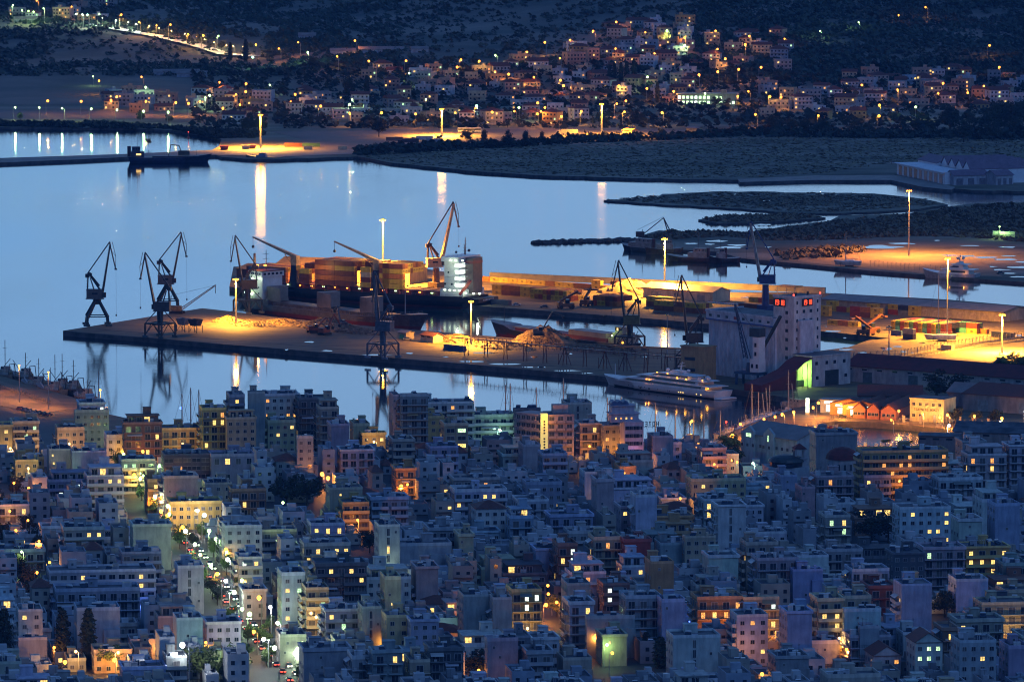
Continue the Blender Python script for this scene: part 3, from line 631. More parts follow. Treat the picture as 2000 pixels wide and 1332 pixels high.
# crawler crane with lattice boom on the pier tip
g = thing('crawler_crane', 'orange-lit crawler crane with long lattice boom on the pier tip', 'crane', at(346, 612, QZ), R(-12), color=(.3, .2, .1))
MB().box(-3.5, 3.5, -2.6, -1.6, 0, 1.2).box(-3.5, 3.5, 1.6, 2.6, 0, 1.2).build('track', 'black', g)
MB().box(-4.5, 2, -1.6, 1.6, 1.3, 3.8).box(.6, 2.4, -2.2, -.8, 1.4, 4).build('body', 'steel', g)
L_ = MB(); a = Vector((2, 0, 2)); t = Vector((20, 0, 14.5))
for y in (-.8, .8):
    for s_ in (-.7, .7): L_.bar(a + Vector((0, y, s_)), t + Vector((0, y * .4, s_ * .3)), .22)
for k in range(14): q0 = a.lerp(t, k / 14); q1 = a.lerp(t, (k + 1) / 14); L_.bar(q0 + Vector((0, -.7, -.6)), q1 + Vector((0, -.7, .6)), .14); L_.bar(q0 + Vector((0, -.7, .6)), q1 + Vector((0, -.7, -.6)), .14)
L_.build('lattice_boom', 'steel', g); MB().bar((-3, 0, 9), (-3.6, 0, 3.8), .3).bar((-3, 0, 9), t, .1).bar(t, t - Vector((0, 0, 4)), .25).build('cable', 'rail_dark', g)
# ---- light masts
def mast(label, px, py, top, c, power, z=QZ, w=.55, ring=1.3, group='tall floodlight masts', lit=True):
    p = at(px, py, z); H = (py - top) / ppm(p.y) * 1.0
    g = thing('light_mast', label, 'light mast', p, 0, group, color=(.4, .4, .4))
    MB().cyl((0, 0, 0), (0, 0, H), w, w * .5, 10).build('pole', 'galvanised', g)
    hd = MB().cyl((0, 0, H - .2), (0, 0, H + .3), ring * .4, ring * .45, 12); hd.build('head', 'dark_steel', g)
    lp = MB()
    for k in range(6): a = k / 6 * math.tau + .3; lp.box(math.cos(a) * ring - .32, math.cos(a) * ring + .32, math.sin(a) * ring - .32, math.sin(a) * ring + .32, H - .9, H - .35)
    lp.build('floodlight', 'bulb_' + c if lit else 'glass', g)
    if lit: light(g, (0, 0, H - 1.2), power * 13, c, 2.0, spot=160); light(g, (0, -1.5, H - 3), power * (.25 if p.y > 3500 else .3), c, 3.2 if p.y > 3500 else 1.1)
    return g
mast('lit floodlight mast rising behind the container ship', 748, 562, 427, 'yellow', 300000)
mast('lit floodlight mast before the quay of containers, between the two tugs', 1298, 575, 464, 'yellow', 170000)
mast('short lit floodlight mast among scrap heaps at the left end of the pier', 461, 633, 543, 'yellow', 42000, ring=1.2)
mast('short lit mast at the near end of the scrap heaps mid-pier', 920, 672, 586, 'yellow', 42000, ring=1.0)
mast('lit floodlight mast left of the curved yellow road on the far right', 1957, 690, 612, 'yellow', 130000, ring=1.2)
mast('tall lit mast above the rows of dark containers, before the white motor yacht', 1850, 655, 502, 'yellow', 110000, w=.4, ring=1.2)
mast('tallest thin mast with a red tip on the marsh yard behind the dry sailing yacht', 1775, 500, 370, 'orange', 60000, z=1.5, w=.45)
mast('grey unlit mast behind the long red-roofed warehouse', 1736, 712, 636, 'yellow', 0, w=.4, ring=1.0, lit=False)
mast('lit floodlight mast by the lagoon mouth at the left of the far shore', 509, 290, 223, 'yellow', 120000, z=1.6, w=.8, ring=1.4)
mast('lit floodlight mast in the middle of the lorry park', 863, 266, 212, 'yellow', 130000, z=1.6, w=.8, ring=1.4)
mast('lit floodlight mast at the right end of the lorry park', 1175, 266, 202, 'yellow', 130000, z=1.6, w=.8, ring=1.4)
mast('blue-grey thin mast standing on the central basin quay', 1303, 690, 612, 'yellow', 0, w=.3, ring=.5, lit=False, group=None)
# ---- containers
CC = {'yellow': (.62, .42, .06), 'orange': (.45, .16, .04), 'brown': (.22, .07, .04), 'red': (.34, .05, .035), 'blue': (.04, .09, .25), 'dark blue': (.03, .04, .09), 'teal': (.06, .28, .3), 'green': (.07, .2, .1), 'grey': (.25, .25, .26), 'cream': (.6, .5, .33)}
def cmesh(L, logo):
    m = MB().box(0, L, .04, 2.4, .05, 2.5)
    for x in (0, L - .12): m.box(x - .02, x + .14, 0, .14, 0, 2.59); m.box(x - .02, x + .14, 2.3, 2.44, 0, 2.59)
    for z in (0, 2.47): m.box(.12, L - .12, 0, .1, z, z + .12)
    k = int(L / .6)
    for i in range(1, k): m.box(i * L / k - .07, i * L / k + .07, 0.0, .05, .14, 2.45)
    for y in (.45, .95, 1.45, 1.95): m.bar((-.06, y, .1), (-.06, y, 2.45), .06)
    for i in range(1, k): m.box(i * L / k - .05, i * L / k + .05, .1, 2.3, 2.5, 2.53)
    if logo:
        # a small dark emblem: three letters over a line
        def letters(f):
            for j, segs in enumerate(([(0, 0, .1, .6), (.3, 0, .4, .6), (.1, .35, .3, .5)], [(0, 0, .4, .1), (0, .25, .4, .35), (0, .5, .4, .6), (0, .3, .1, .6), (.3, 0, .4, .3)], [(0, 0, .4, .1), (0, .5, .4, .6), (0, 0, .1, .6)])):
                for (a, b, c, d) in segs: f(j * .5 + a, b, j * .5 + c, d)
        letters(lambda a, b, c, d: m.box(L / 2 - .7 + a, L / 2 - .7 + c, -.05, -.01, 1.25 + b, 1.25 + d, 1))
        letters(lambda a, b, c, d: m.box(-.13, -.1, 1.9 - c, 1.9 - a, 1.3 + b, 1.3 + d, 1))
        m.box(L / 2 - .7, L / 2 + .7, -.05, -.01, 1.0, 1.12, 1)
    return m.mesh('container', ['paint', 'black'])
CM = {(20, 0): cmesh(6.06, 0), (40, 0): cmesh(12.19, 0), (20, 1): cmesh(6.06, 1), (40, 1): cmesh(12.19, 1)}
def cont(loc, ang, col, ft, label, group):
    v = .85 + .3 * rnd.random(); c = tuple(min(1, x * v) for x in CC[col])
    o = put('shipping_container', CM[(ft, 1 if col == 'yellow' else 0)], None, loc, ang, color=c)
    return tag(o, label, 'shipping container', group)
def crow(px, py, n, lv, cols, where, ft=20, z=QZ, ang=None, gap=.25, depth=1, group='containers stacked on the outer quay', axis='long', dx=0):
    """a row of container stacks starting at a pixel; axis long = end to end, side = side by side (doors to the viewer)"""
    p = at(px, py, z); a = PANG if ang is None else ang; L = 6.06 if ft == 20 else 12.19
    u = Vector((math.cos(a), math.sin(a), 0)); v = Vector((-u.y, u.x, 0)); k = 0
    for i in range(n):
        h = lv[i % len(lv)] if isinstance(lv, (list, tuple)) else lv
        for d in range(depth):
            for l in range(h):
                if d and l < h - 1: continue
                col = cols[k % len(cols)]; k += 1
                if axis == 'long': q = p + u * i * (L + gap) + v * d * 2.6; q_a = a
                else: q = p + u * (i * (2.44 + gap) + 2.44) + v * d * (L + .3); q_a = a + math.pi / 2
                lev = 'single' if h == 1 else ('lower', 'upper')[l] if h == 2 else ('bottom', 'second', 'third', 'fourth', 'fifth')[l] if l < h - 1 else 'top'
                dd = '' if depth == 1 else ('' if d == 0 else f', {[0, "middle", "rear"][d]} rank')
                cont((q.x, q.y, q.z + l * 2.6), q_a, col, ft, f'{col} {lev} container, {ORD[i]} from left, {where}{dd}', group)
Y, O, B_, Rd = 'yellow', 'orange', 'brown', 'red'
crow(939, 549, 17, 1, [O, Y, Y, Y, Y, Y, Y, B_, Y, Y, B_, B_, Y], 'long row on the sea edge', ft=20)
crow(961, 575, 5, 2, [Y, Y, Y, B_, O, Rd, B_, O, Y, Y], 'block beside the ship stern', ft=20, depth=2)
crow(1036, 583, 10, [2, 2, 2, 2, 2, 2, 2, 2, 2, 1], [Y, Y, B_, O, Y, Y, Rd, Y, O, Y, O, Y, B_, Rd], 'side-by-side block mid-quay', axis='side', depth=2)
crow(1155, 566, 4, [2, 1, 2, 2], [Y, Y, Y, O, B_, Y], 'pair before the sand heap', ft=20)
crow(1158, 596, 6, 2, [Rd, B_, B_, Y, O, B_, Y, O], 'block under the portal crane', axis='side', depth=2)
crow(1262, 598, 3, 2, [B_, Y, O, B_, Y, Y], 'block right of the portal crane', ft=20, depth=2)
crow(1277, 606, 5, 2, [B_, Y, O, B_, B_, Y], 'last block before the shed', ft=20, depth=3)
crow(1340, 583, 3, 2, [O, B_, Y, O], 'short row under the shed end', ft=20)
crow(1442, 602, 1, 1, [B_], 'corner seen over the silo roof', ft=40)
crow(1462, 590, 2, 1, [Y, Rd], 'pair left of the blue crane', ft=20)
crow(1502, 594, 3, 2, [Rd, Y, B_, Y], 'row right of the blue crane', ft=20)
crow(1580, 615, 2, 2, [Y], 'yellow stack touching the silo tower', ft=20)
crow(1614, 607, 5, [2, 1, 1, 1, 2], [Y, Y, Rd, Y, B_, Y, Y], 'row before the long shed wall', ft=20, group='containers on the inner quay')
crow(1616, 634, 3, 1, [Y, O, Y], 'low row near the inner basin', ft=20, group='containers on the inner quay')
crow(1660, 618, 3, 2, [Rd, Rd, B_, O, Y, Y], 'block behind the low row', ft=20, depth=1, group='containers on the inner quay')
crow(1734, 614, 3, 2, [Rd, Y, 'grey', 'dark blue', Y, Y], 'row under the long shed', ft=20, group='containers on the inner quay')
crow(1740, 646, 12, 2, ['yellow', 'yellow', 'yellow', 'brown', 'teal', 'green', 'blue', 'red', 'red', 'brown', 'dark blue', 'teal'], 'long dark side-by-side block', axis='side', depth=3, group='containers on the inner quay')
crow(1846, 648, 3, 2, ['yellow', 'red', 'green', 'teal', 'dark blue', 'teal'], 'near right block beside it', ft=20, depth=2, group='containers on the inner quay')
crow(1886, 650, 1, 1, ['orange'], 'single box at its right end', ft=40, group='containers on the inner quay')
crow(1740, 655, 1, 1, ['blue'], 'blue pair left of the dark block', ft=20, group='containers on the inner quay')
crow(1763, 662, 1, 2, ['dark blue', 'cream'], 'loose stack by the basin corner', ft=20, group='containers on the inner quay')
crow(1838, 684, 1, 1, ['cream'], 'lit box against the fence', ft=20, group=None)
crow(1936, 658, 2, 1, ['dark blue'], 'dark pair near the right-hand mast', ft=20, group=None)
crow(866, 683, 1, 1, ['blue'], 'the middle pier by the conveyor end', ft=40, group=None)
crow(957, 594, 1, 1, ['dark blue'], 'the quay edge under the ship stern', ft=40, group=None)
crow(593, 293, 2, 1, ['cream', 'cream'], 'the far shore by the left mast', ft=20, z=1.7, ang=0, group='boxes on the far shore', gap=18)
crow(556, 287, 2, 1, ['brown', 'green'], 'dark pair behind the far-shore boxes', ft=40, z=1.7, ang=0, group='boxes on the far shore')
# ---- sheds
def gable(name, label, cat, pa, pb, depth, h, rise, wall, roofm, doors=0, dcol=(.25, .3, .33), z=QZ, over=.5, group=None, wins=0, doorlit=None):
    a = at(pa[0], pa[1], z); b = at(pb[0], pb[1], z); L = (b - a).length
    g = thing(name, label, cat, a, heading(a, b), group, color=wall)
    m = MB().extr([(0, 0), (0, h), (depth / 2, h + rise), (depth, h), (depth, 0)], 'x', 0, L); m.build('wall', 'plaster', g)
    k = rise / (depth / 2); e = over
    r = MB()
    for sgn in (0, 1):
        y0, y1 = (-e, depth / 2) if sgn == 0 else (depth + e, depth / 2); z0 = h - k * e
        r.add([(-e, y0, z0 + .08), (L + e, y0, z0 + .08), (L + e, y1, h + rise + .08), (-e, y1, h + rise + .08), (-e, y0, z0 + .33), (L + e, y0, z0 + .33), (L + e, y1, h + rise + .33), (-e, y1, h + rise + .33)],
              [(0, 3, 2, 1), (4, 5, 6, 7), (0, 1, 5, 4), (1, 2, 6, 5), (2, 3, 7, 6), (3, 0, 4, 7)])
    r.build('roof', roofm, g)
    for i in range(doors):
        x = (i + .5) * L / doors; dw = min(5, L / doors * .55)
        MB().box(-dw / 2, dw / 2, -.1, .02, 0, h * .68).build('door', 'steel', g, loc=(x, 0, 0), color=dcol)
    for i in range(wins):
        x = (i + .3) * L / wins; MB().box(-1.3, 1.3, -.07, .02, -.35, .35).build('window', 'glass', g, loc=(x, 0, h * .82))
    return g
gable('storage_shed', 'very long brown-roofed storage shed along the outer quay at the right', 'shed', (1604, 603), (1960, 629), 24, 4.8, 1.9, (.5, .38, .25), 'roof_sheet', doors=15, dcol=(.55, .42, .3))
gable('quay_shed', 'lit cream steel shed behind the stacked containers', 'shed', (1256, 580), (1392, 591), 14, 5, 2.2, (.65, .55, .38), 'roof_sheet', doors=3)
gable('port_warehouse', 'long white warehouse with a red roof, right of the silo', 'warehouse', (1652, 745), (1855, 760), 26, 7, 4.5, (.4, .4, .42), 'roof_red', doors=3, dcol=(.12, .17, .22), wins=9) if False else None
mat('roof_red', (.16, .025, .025), c2=(.09, .02, .02), scale=.3)
gable('port_warehouse', 'long white warehouse with a red roof, right of the silo', 'warehouse', (1650, 744), (2010, 772), 22, 7, 4.5, (.42, .4, .4), 'roof_red', doors=4, dcol=(.1, .16, .2), wins=12)
gable('pier_hut', 'little orange-roofed hut on the middle pier beside a parked car', 'hut', (822, 667), (846, 670), 6, 3.2, 1.2, (.6, .52, .36), 'roof_tile', wins=2)
gable('pier_cabin', 'small cream cabin with lit green door on the middle pier', 'hut', (777, 661), (793, 663), 5, 3.0, .8, (.6, .5, .33), 'roof_sheet', doors=1, dcol=(.1, .5, .2))
# sea wall along the outer quay edge
a, b = at(957, 543.5, QZ), at(1612, 573.5, QZ)
o = MB().box(0, (b - a).length, -.6, .6, 0, 3.2).build('sea_wall', 'concrete', loc=a, rz=heading(a, b)); tag(o, 'low brown parapet wall along the seaward edge of the outer quay', 'wall')
# warehouses at the pier head behind the ship
gable('pier_head_shed', 'long ochre-roofed shed behind the container ship bow', 'shed', (560, 545), (812, 556), 22, 8, 3, (.5, .36, .16), 'ochre_roof') if False else None
mat('ochre_roof', (.5, .3, .1), c2=(.33, .18, .07), scale=.1, rough=.7)
gable('pier_head_shed', 'long ochre-roofed shed behind the container ship bow', 'shed', (540, 545), (800, 556), 22, 8, 3, (.5, .36, .16), 'ochre_roof')
gable('pier_end_shed', 'dark low shed at the far left end of the outer quay', 'shed', (462, 547), (530, 552), 20, 6, 2, (.2, .1, .08), 'ochre_roof')
# sand heap
def heap(name, label, cat, px, py, rx, ry, h, m, seed, kind=None, z=QZ, chips=0, col=None, csz=.8, lens=3):
    r_ = np.random.RandomState(seed); p = at(px, py, z); V = [(0, 0, h)]; F = []; n = 28; rings = 7
    for j in range(1, rings + 1):
        t = j / rings
        for i in range(n):
            a = math.tau * i / n; w_ = 1 + .12 * math.sin(3 * a + seed) + .06 * r_.randn() * (j > 2)
            V.append((rx * t * w_ * math.cos(a), ry * t * w_ * math.sin(a), max(-.3, h * (1 - t ** 1.3) * (1 + .1 * r_.randn()) if j < rings else -.3)))
    for i in range(n): F.append((0, 1 + i, 1 + (i + 1) % n))
    for j in range(rings - 1):
        for i in range(n): a = 1 + j * n; F.append((a + i, a + n + i, a + n + (i + 1) % n, a + (i + 1) % n))
    mb = MB(); mb.add(V, F)
    for k in range(chips):
        t = r_.rand() ** .6; a = r_.rand() * math.tau; x, y = rx * t * math.cos(a), ry * t * math.sin(a); zz = h * (1 - t ** 1.3) + .2
        d = Vector(r_.randn(3)); d.z *= .5; d.normalize(); L = r_.uniform(.4, 1) * csz * lens / 2; mb.bar(Vector((x, y, zz)) - d * L / 2, Vector((x, y, zz)) + d * L / 2, csz * r_.uniform(.15, .4), mi=0)
    o = mb.build(name, m, loc=p, rz=PANG, color=col); tag(o, label, cat); return o
heap('sand_heap', 'smooth ochre sand heap behind the stacked containers on the outer quay', 'sand heap', 1231, 573, 20, 12, 7.5, 'sand', 1)
SC = 'scrap_heap'
mat('scrap_light', (.45, .33, .18), c2=(.14, .09, .05), scale=.7, rough=.7, bump=.3)
heap(SC, 'biggest scrap heap, brown and tall, in front of the small coaster', 'scrap heap', 1064, 671, 19, 13, 8, 'scrap', 2, chips=900)
heap(SC, 'long low heap of pale wood left of the biggest heap', 'scrap heap', 985, 680, 19, 8, 3.2, 'scrap_light', 3, chips=420, lens=5)
heap(SC, 'scrap heap hidden partly by the excavators before the grey carrier', 'scrap heap', 640, 640, 18, 10, 5, 'scrap', 4, chips=420)
heap(SC, 'brown scrap heap behind the short mast mid-pier', 'scrap heap', 893, 667, 13, 8, 3.5, 'scrap', 5, chips=300)
heap(SC, 'lit scrap heap just left of the short left-end mast', 'scrap heap', 445, 629, 9, 7, 3, 'scrap_light', 6, chips=200)
heap(SC, 'lit scrap heap just right of the short left-end mast', 'scrap heap', 484, 636, 10, 6, 2.6, 'scrap_light', 7, chips=220)
heap(SC, 'small round lit heap, second right of the left-end mast', 'scrap heap', 512, 637, 8, 6, 2.4, 'scrap_light', 8, chips=180)
heap(SC, 'scrap heap at the bow of the grey carrier, dark and low', 'scrap heap', 700, 650, 18, 7, 2.6, 'scrap', 9, chips=260)
heap(SC, 'dark rusty heap behind the conveyor near the portal crane', 'scrap heap', 1170, 686, 26, 8, 3, 'scrap', 10, chips=360)
heap(SC, 'ragged scrap heap between the left-end mast and the grey hull', 'scrap heap', 560, 633, 17, 7, 2.6, 'scrap', 11, chips=260)
# hoppers on legs
for i, (x, y, lb) in enumerate(((358, 648, 'left white-sided hopper on steel legs under the dark crane'), (382, 650, 'right dark hopper on steel legs near the pier tip'))):
    g = thing('loading_hopper', lb, 'hopper', at(x, y, QZ), PANG, 'hoppers on the pier', color=(.2, .2, .22))
    m = MB()
    for a in (-2.6, 2.6):
        for b in (-2, 2): m.bar((a, b, 0), (a, b, 3.6), .25)
    m.bar((-2.6, -2, .2), (0, -2, 3.4), .12).bar((2.6, -2, .2), (0, -2, 3.4), .12); m.build('frame', 'dark_steel', g)
    MB().add([(-3, -2.4, 6.6), (3, -2.4, 6.6), (3, 2.4, 6.6), (-3, 2.4, 6.6), (-2, -1.6, 3.4), (2, -1.6, 3.4), (2, 1.6, 3.4), (-2, 1.6, 3.4)], [(0, 1, 5, 4), (1, 2, 6, 5), (2, 3, 7, 6), (3, 0, 4, 7), (4, 5, 6, 7)]).build('bin', 'steel', g, color=(.3, .3, .34) if i == 0 else (.1, .1, .12))
# excavators handling scrap
def excavator(label, px, py, rz, col, z=QZ, sc=1.4, arm=((1.2, 1.8), (4.8, 5.2), (7.2, 2.0))):
    g = thing('excavator', label, 'excavator', at(px, py, z), rz, 'material handlers', color=col, scale=sc)
    MB().box(-2, 2, -1.5, -.9, 0, .8).box(-2, 2, .9, 1.5, 0, .8).build('track', 'black', g)
    MB().box(-2.1, 1.3, -1.3, 1.3, .9, 1.9).box(-2.1, -.4, -1.2, 1.2, 1.9, 2.5).build('body', 'steel', g)
    MB().box(-.1, 1.3, -1.3, -.3, 1.9, 3.1).build('cab', 'glass', g)
    m = MB(); (a, b), (c, d), (e, f) = arm; m.bar((a, 0, b), (c, 0, d), .5, w2=.35).bar((c, 0, d), (e, 0, f), .35, w2=.25); m.build('arm', 'steel', g)
    MB().add([(e - .5, -.5, f), (e + .5, -.5, f), (e + .5, .5, f), (e - .5, .5, f), (e - .3, -.4, f - 1), (e + .3, -.4, f - 1), (e + .3, .4, f - 1), (e - .3, .4, f - 1)], [(0, 1, 2, 3), (7, 6, 5, 4), (0, 4, 5, 1), (1, 5, 6, 2), (2, 6, 7, 3), (3, 7, 4, 0)]).build('grab', 'dark_steel', g)
excavator('dark-red material handler with folded arm before the grey carrier', 612, 650, 0.4, (.25, .05, .03))
excavator('red material handler reaching right with pale arm before the grey carrier', 634, 654, 0.9, (.35, .07, .03), arm=((1.2, 1.8), (5.2, 6.8), (8.2, 3.0)))
excavator('dark handler on top of the scrap beside the grey hull', 668, 642, 2.0, (.06, .07, .1), arm=((1.2, 1.8), (4.2, 7.5), (7, 6)))
excavator('excavator with raised blue arm working on the biggest scrap heap', 1052, 655, .1, (.14, .12, .1), z=8.5, sc=1.3, arm=((1.2, 1.8), (5, 8.5), (9, 7.0)))
# belt conveyor gantry on trestles
a = at(905, 694, QZ); b = at(1395, 741, QZ); L = (b - a).length
g = thing('belt_conveyor', 'long rusty belt conveyor bridge on trestle legs along the near quay', 'conveyor', a, heading(a, b), color=(.16, .05, .04))
def cz(x): return 8.0 + .5 * x / L
m = MB().bar((-6, 0, cz(0)), (L, 0, cz(L)), 1.6, h=.35).bar((-6, -.9, cz(0) + 1.5), (L, -.9, cz(L) + 1.5), .2)
n = 60
for i in range(n): x = i * L / n; m.bar((x, -.9, cz(x)), (x, -.9, cz(x) + 1.5), .12); m.bar((x, -.9, cz(x) - .1), (x + 1.6, -2.3, cz(x) - 1.1), .25)
m.build('bridge', 'steel', g)
for i in range(13):
    x = 2 + i * (L - 6) / 12; t = MB()
    for y in (-1.3, 1.3): t.bar((x, y, 0), (x, y * .6, cz(x)), .28)
    t.bar((x, -1.3, .5), (x, .9, cz(x) - .5), .14)
    if i in (5, 7, 8): t.bar((x - 4, 0, 0), (x, 0, cz(x)), .25).bar((x + 4, 0, 0), (x, 0, cz(x)), .25).bar((x - 4, 0, 0), (x - 4, 0, 5), .2)
    t.build('trestle', 'steel', g)
a2 = at(1165, 680, QZ); b2 = at(1345, 738, QZ)
g = thing('inclined_conveyor', 'inclined conveyor crossing behind the long conveyor bridge toward the silo', 'conveyor', a2, heading(a2, b2), color=(.1, .06, .05)); L2 = (b2 - a2).length
m = MB().bar((0, 0, 1.5), (L2, 0, 13), 1.2, h=.9)
for i in range(1, 7): m.bar((i * L2 / 7, 0, 0), (i * L2 / 7, 0, 1.5 + 11.5 * i / 7), .3)
m.build('bridge', 'steel', g)
# yellow block under the front crane
g = thing('crane_block_house', 'yellowish concrete block house under the crane before the silo', 'block house', at(1330, 741, QZ), PANG, color=(.4, .3, .15))
MB().box(0, 13, 0, 9, 0, 15).box(-.4, 13.4, -.4, 9.4, 15, 15.6).build('wall', 'plaster', g)
for z in (4, 9): MB().box(2, 8, -.08, .02, z, z + 1.4).build('window', 'glass', g)
# fence of the yard and road
def fence(label, pts, h, z, step=3.0, w=.12, m='concrete', solid=None, name='yard_fence'):
    P = [at(x, y, z) for x, y in pts]; mb = MB(); o0 = P[0]
    for p, q in zip(P, P[1:]):
        L = (q - p).length; n = max(1, int(L / step))
        for i in range(n + 1): c = p.lerp(q, i / n) - o0; mb.bar(c, c + Vector((0, 0, h)), w); mb.bar(c + Vector((0, 0, h)), c + Vector((.5, -.4, h + .4)), w * .8)
        for zz in (h * .3, h * .6, h * .92): mb.bar(p - o0 + Vector((0, 0, zz)), q - o0 + Vector((0, 0, zz)), .05)
        if solid: d = (q - p).normalized(); mb.add([p - o0, q - o0, q - o0 + Vector((0, 0, solid)), p - o0 + Vector((0, 0, solid))], [(0, 1, 2, 3)])
    o = mb.build(name, m, loc=o0); return tag(o, label, 'fence')
fence('concrete-post fence curving between yard and lit road, from the silo to the right edge', [(1612, 706), (1700, 700), (1760, 697), (1830, 684), (1920, 670), (2040, 655)], 3, QZ, w=.3, solid=.8)
fence('wire fence along the sandy yard beside the dry sailing yacht', [(1700, 520), (1775, 527), (1900, 533)], 3, 1.6, w=.16)
# lit road beyond the fence
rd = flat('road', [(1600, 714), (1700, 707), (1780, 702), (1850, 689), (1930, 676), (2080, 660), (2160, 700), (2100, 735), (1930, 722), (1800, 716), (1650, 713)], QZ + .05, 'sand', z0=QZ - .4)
fence('yellow-lit low kerb rail along the road', [(1700, 705), (1780, 700.5), (1850, 687.5), (1930, 674.5), (2060, 659)], .8, QZ, w=.25, solid=.6, name='road_rail')
# row of small red-white barriers and canopy over the silo roof
g = thing('yard_canopy', 'small lit yellow canopy roof behind the silo tower', 'canopy', at(1516, 582, QZ), PANG, color=(.6, .4, .15))
MB().box(0, 12, 0, 7, 6, 6.5).build('roof', 'ochre_roof', g)
for x in (.5, 6, 11.5): MB().bar((x, .5, 0), (x, .5, 6), .3).build('post', 'galvanised', g)
g = thing('weighbridge_canopy', 'flat lit canopy with barriers left of the blue crane', 'canopy', at(1380, 588, QZ), PANG, color=(.6, .4, .15))
MB().box(0, 7, 0, 6, 4, 4.4).build('roof', 'ochre_roof', g)
for x in (.5, 6.5): MB().bar((x, .5, 0), (x, .5, 4), .3).build('post', 'galvanised', g)
a = at(1385, 592, QZ); b = at(1455, 597, QZ)
for i in range(12):
    q = a.lerp(b, i / 11); o = MB().box(-.75, .75, -.3, .3, 0, .9, 0).box(-.35, .35, -.32, .32, .9, 1.15, 1).build('road_barrier', ['white_paint', 'red_sheet'], loc=q)
    tag(o, f'red and white barrier, {ORD[i]} from the left in the row over the silo roof', 'barrier', 'barriers on the outer quay')
# crane rails along the near edge, machines of the yard
for k, (pa, pb) in enumerate((((150, 649), (1200, 734)), ((190, 643), (1180, 723)))):
    a, b = at(*pa, QZ + .03), at(*pb, QZ + .03); m = MB().bar(Vector((0, 0, 0)), b - a, .5, h=.12); struct(m.build('crane_rail', 'rail_dark', loc=a))
def stacker(label, px, py, rz):
    g = thing('reach_stacker', label, 'container handler', at(px, py, QZ), rz, 'container handlers of the yard', color=(.2, .08, .04), scale=1.25)
    MB().box(-3.5, 3, -1.6, 1.6, .8, 2.2).box(-3.6, -2, -1.7, 1.7, 1, 2.8).build('body', 'steel', g); MB().box(-.6, 1.2, -.8, .8, 2.2, 3.8).build('cab', 'glass', g)
    for x in (-2.6, 2.2):
        for y in (-1.6, 1.6): MB().cyl((x, y - .3, .8), (x, y + .3, .8), .8, n=10).build('wheel', 'black', g)
    MB().bar((-2.8, 0, 3), (5, 0, 7), .8).box(4.4, 5.6, -3, 3, 6, 6.6).build('boom', 'steel', g)
stacker('dark reach stacker on the open outer quay, left one', 1106, 603, .3)
stacker('reach stacker beside the containers under the portal crane', 1146, 598, 1.2)
stacker('reach stacker right of the inner basin, before the dark container rows', 1702, 650, .6)
stacker('second reach stacker near the inner basin, just left of the dark rows', 1690, 655, 2.4)
# ================================================================ ships and boats (local x: stern 0 -> bow L, z 0 = waterline)
def hull(L, B, D, bow=.2, stern=.08, sheer=.0, rake=.06, bul=0.0, fore=0.0, tran=.75, n=22, foc=.0, mi=0, mdeck=1, band=None):
    """lofted hull; D freeboard; sheer: extra height at the bow; fore: forecastle height over the front part"""
    V = []; rows = 7
    for i in range(n + 1):
        t = i / n; x = t * L
        w = 1.0
        if t > 1 - bow: w = math.sqrt(max(0, 1 - ((t - (1 - bow)) / bow) ** 2.2)) if t < 1 else 0
        if t < stern: w = tran + (1 - tran) * (t / stern)
        dk = D + sheer * max(0, (t - .55) / .45) ** 2 + (sheer * .25) * max(0, (.25 - t) / .25) ** 2 + (fore if t > 1 - foc else 0)
        for j in range(rows):
            s = j / (rows - 1); z = -1.2 + (dk + 1.2) * s
            ww = w * (.78 + .22 * min(1, s * 1.8)) if t < .7 else w * (.45 + .55 * s ** .8)
            xx = x + (rake * L * (s - .4) * max(0, (t - .8) / .2)) - (rake * .5 * L * (1 - s) * -1 * max(0, (.1 - t) / .1))
            V.append((xx, -B / 2 * ww, z))
    m = MB(); R_ = rows; N1 = n + 1
    V2 = [(x, -y, z) for x, y, z in V]; F = []; Mi = []
    for i in range(n):
        for j in range(R_ - 1):
            a = i * R_ + j; F.append((a, a + R_, a + R_ + 1, a + 1)); Mi.append(2 if (band is not None and V[a][2] < band) else mi)
    k = len(V)
    for i in range(n):
        for j in range(R_ - 1):
            a = k + i * R_ + j; F.append((a, a + 1, a + R_ + 1, a + R_)); Mi.append(2 if (band is not None and V2[a - k][2] < band) else mi)
    for j in range(R_ - 1): F.append((j, j + 1, k + j + 1, k + j)); Mi.append(mi)
    for i in range(n):
        a = i * R_ + R_ - 1; F.append((a, a + R_, k + a + R_, k + a)); Mi.append(mdeck)
    m.v = V + V2; m.f = F; m.m = Mi
    return m
def ship(name, label, cat, ps, pb, B, col, group=None, z=0):
    a = at(ps[0], ps[1], z); b = at(pb[0], pb[1], z)
    return thing(name, label, cat, a, heading(a, b), group, color=col), (b - a).length
def rail(mb, pts, h=1.1, w=.07, step=2.5, mi=0):
    for p, q in zip(pts, pts[1:]):
        p = Vector(p); q = Vector(q); n = max(1, int((q - p).length / step))
        for i in range(n + 1): c = p.lerp(q, i / n); mb.bar(c, c + Vector((0, 0, h)), w, mi)
        for k in (.5, 1): mb.bar(p + Vector((0, 0, h * k)), q + Vector((0, 0, h * k)), w, mi)
    return mb
HS = ['steel', 'roof_sheet', 'red_sheet']
# ---- container ship
g, L = ship('container_ship', 'dark-hulled container ship with white lit bridge and two deck cranes alongside the outer quay', 'container ship', (925, 604), (490, 578), 22, (.015, .018, .03))
g.location += PV * 4; g.scale.y = -1
L += 10; Bs = 22; D = 6.2
hull(L, Bs, D, bow=.16, stern=.06, sheer=2.5, rake=.04, band=.6, tran=.85).build('hull', ['steel', 'black', 'red_sheet'], g)
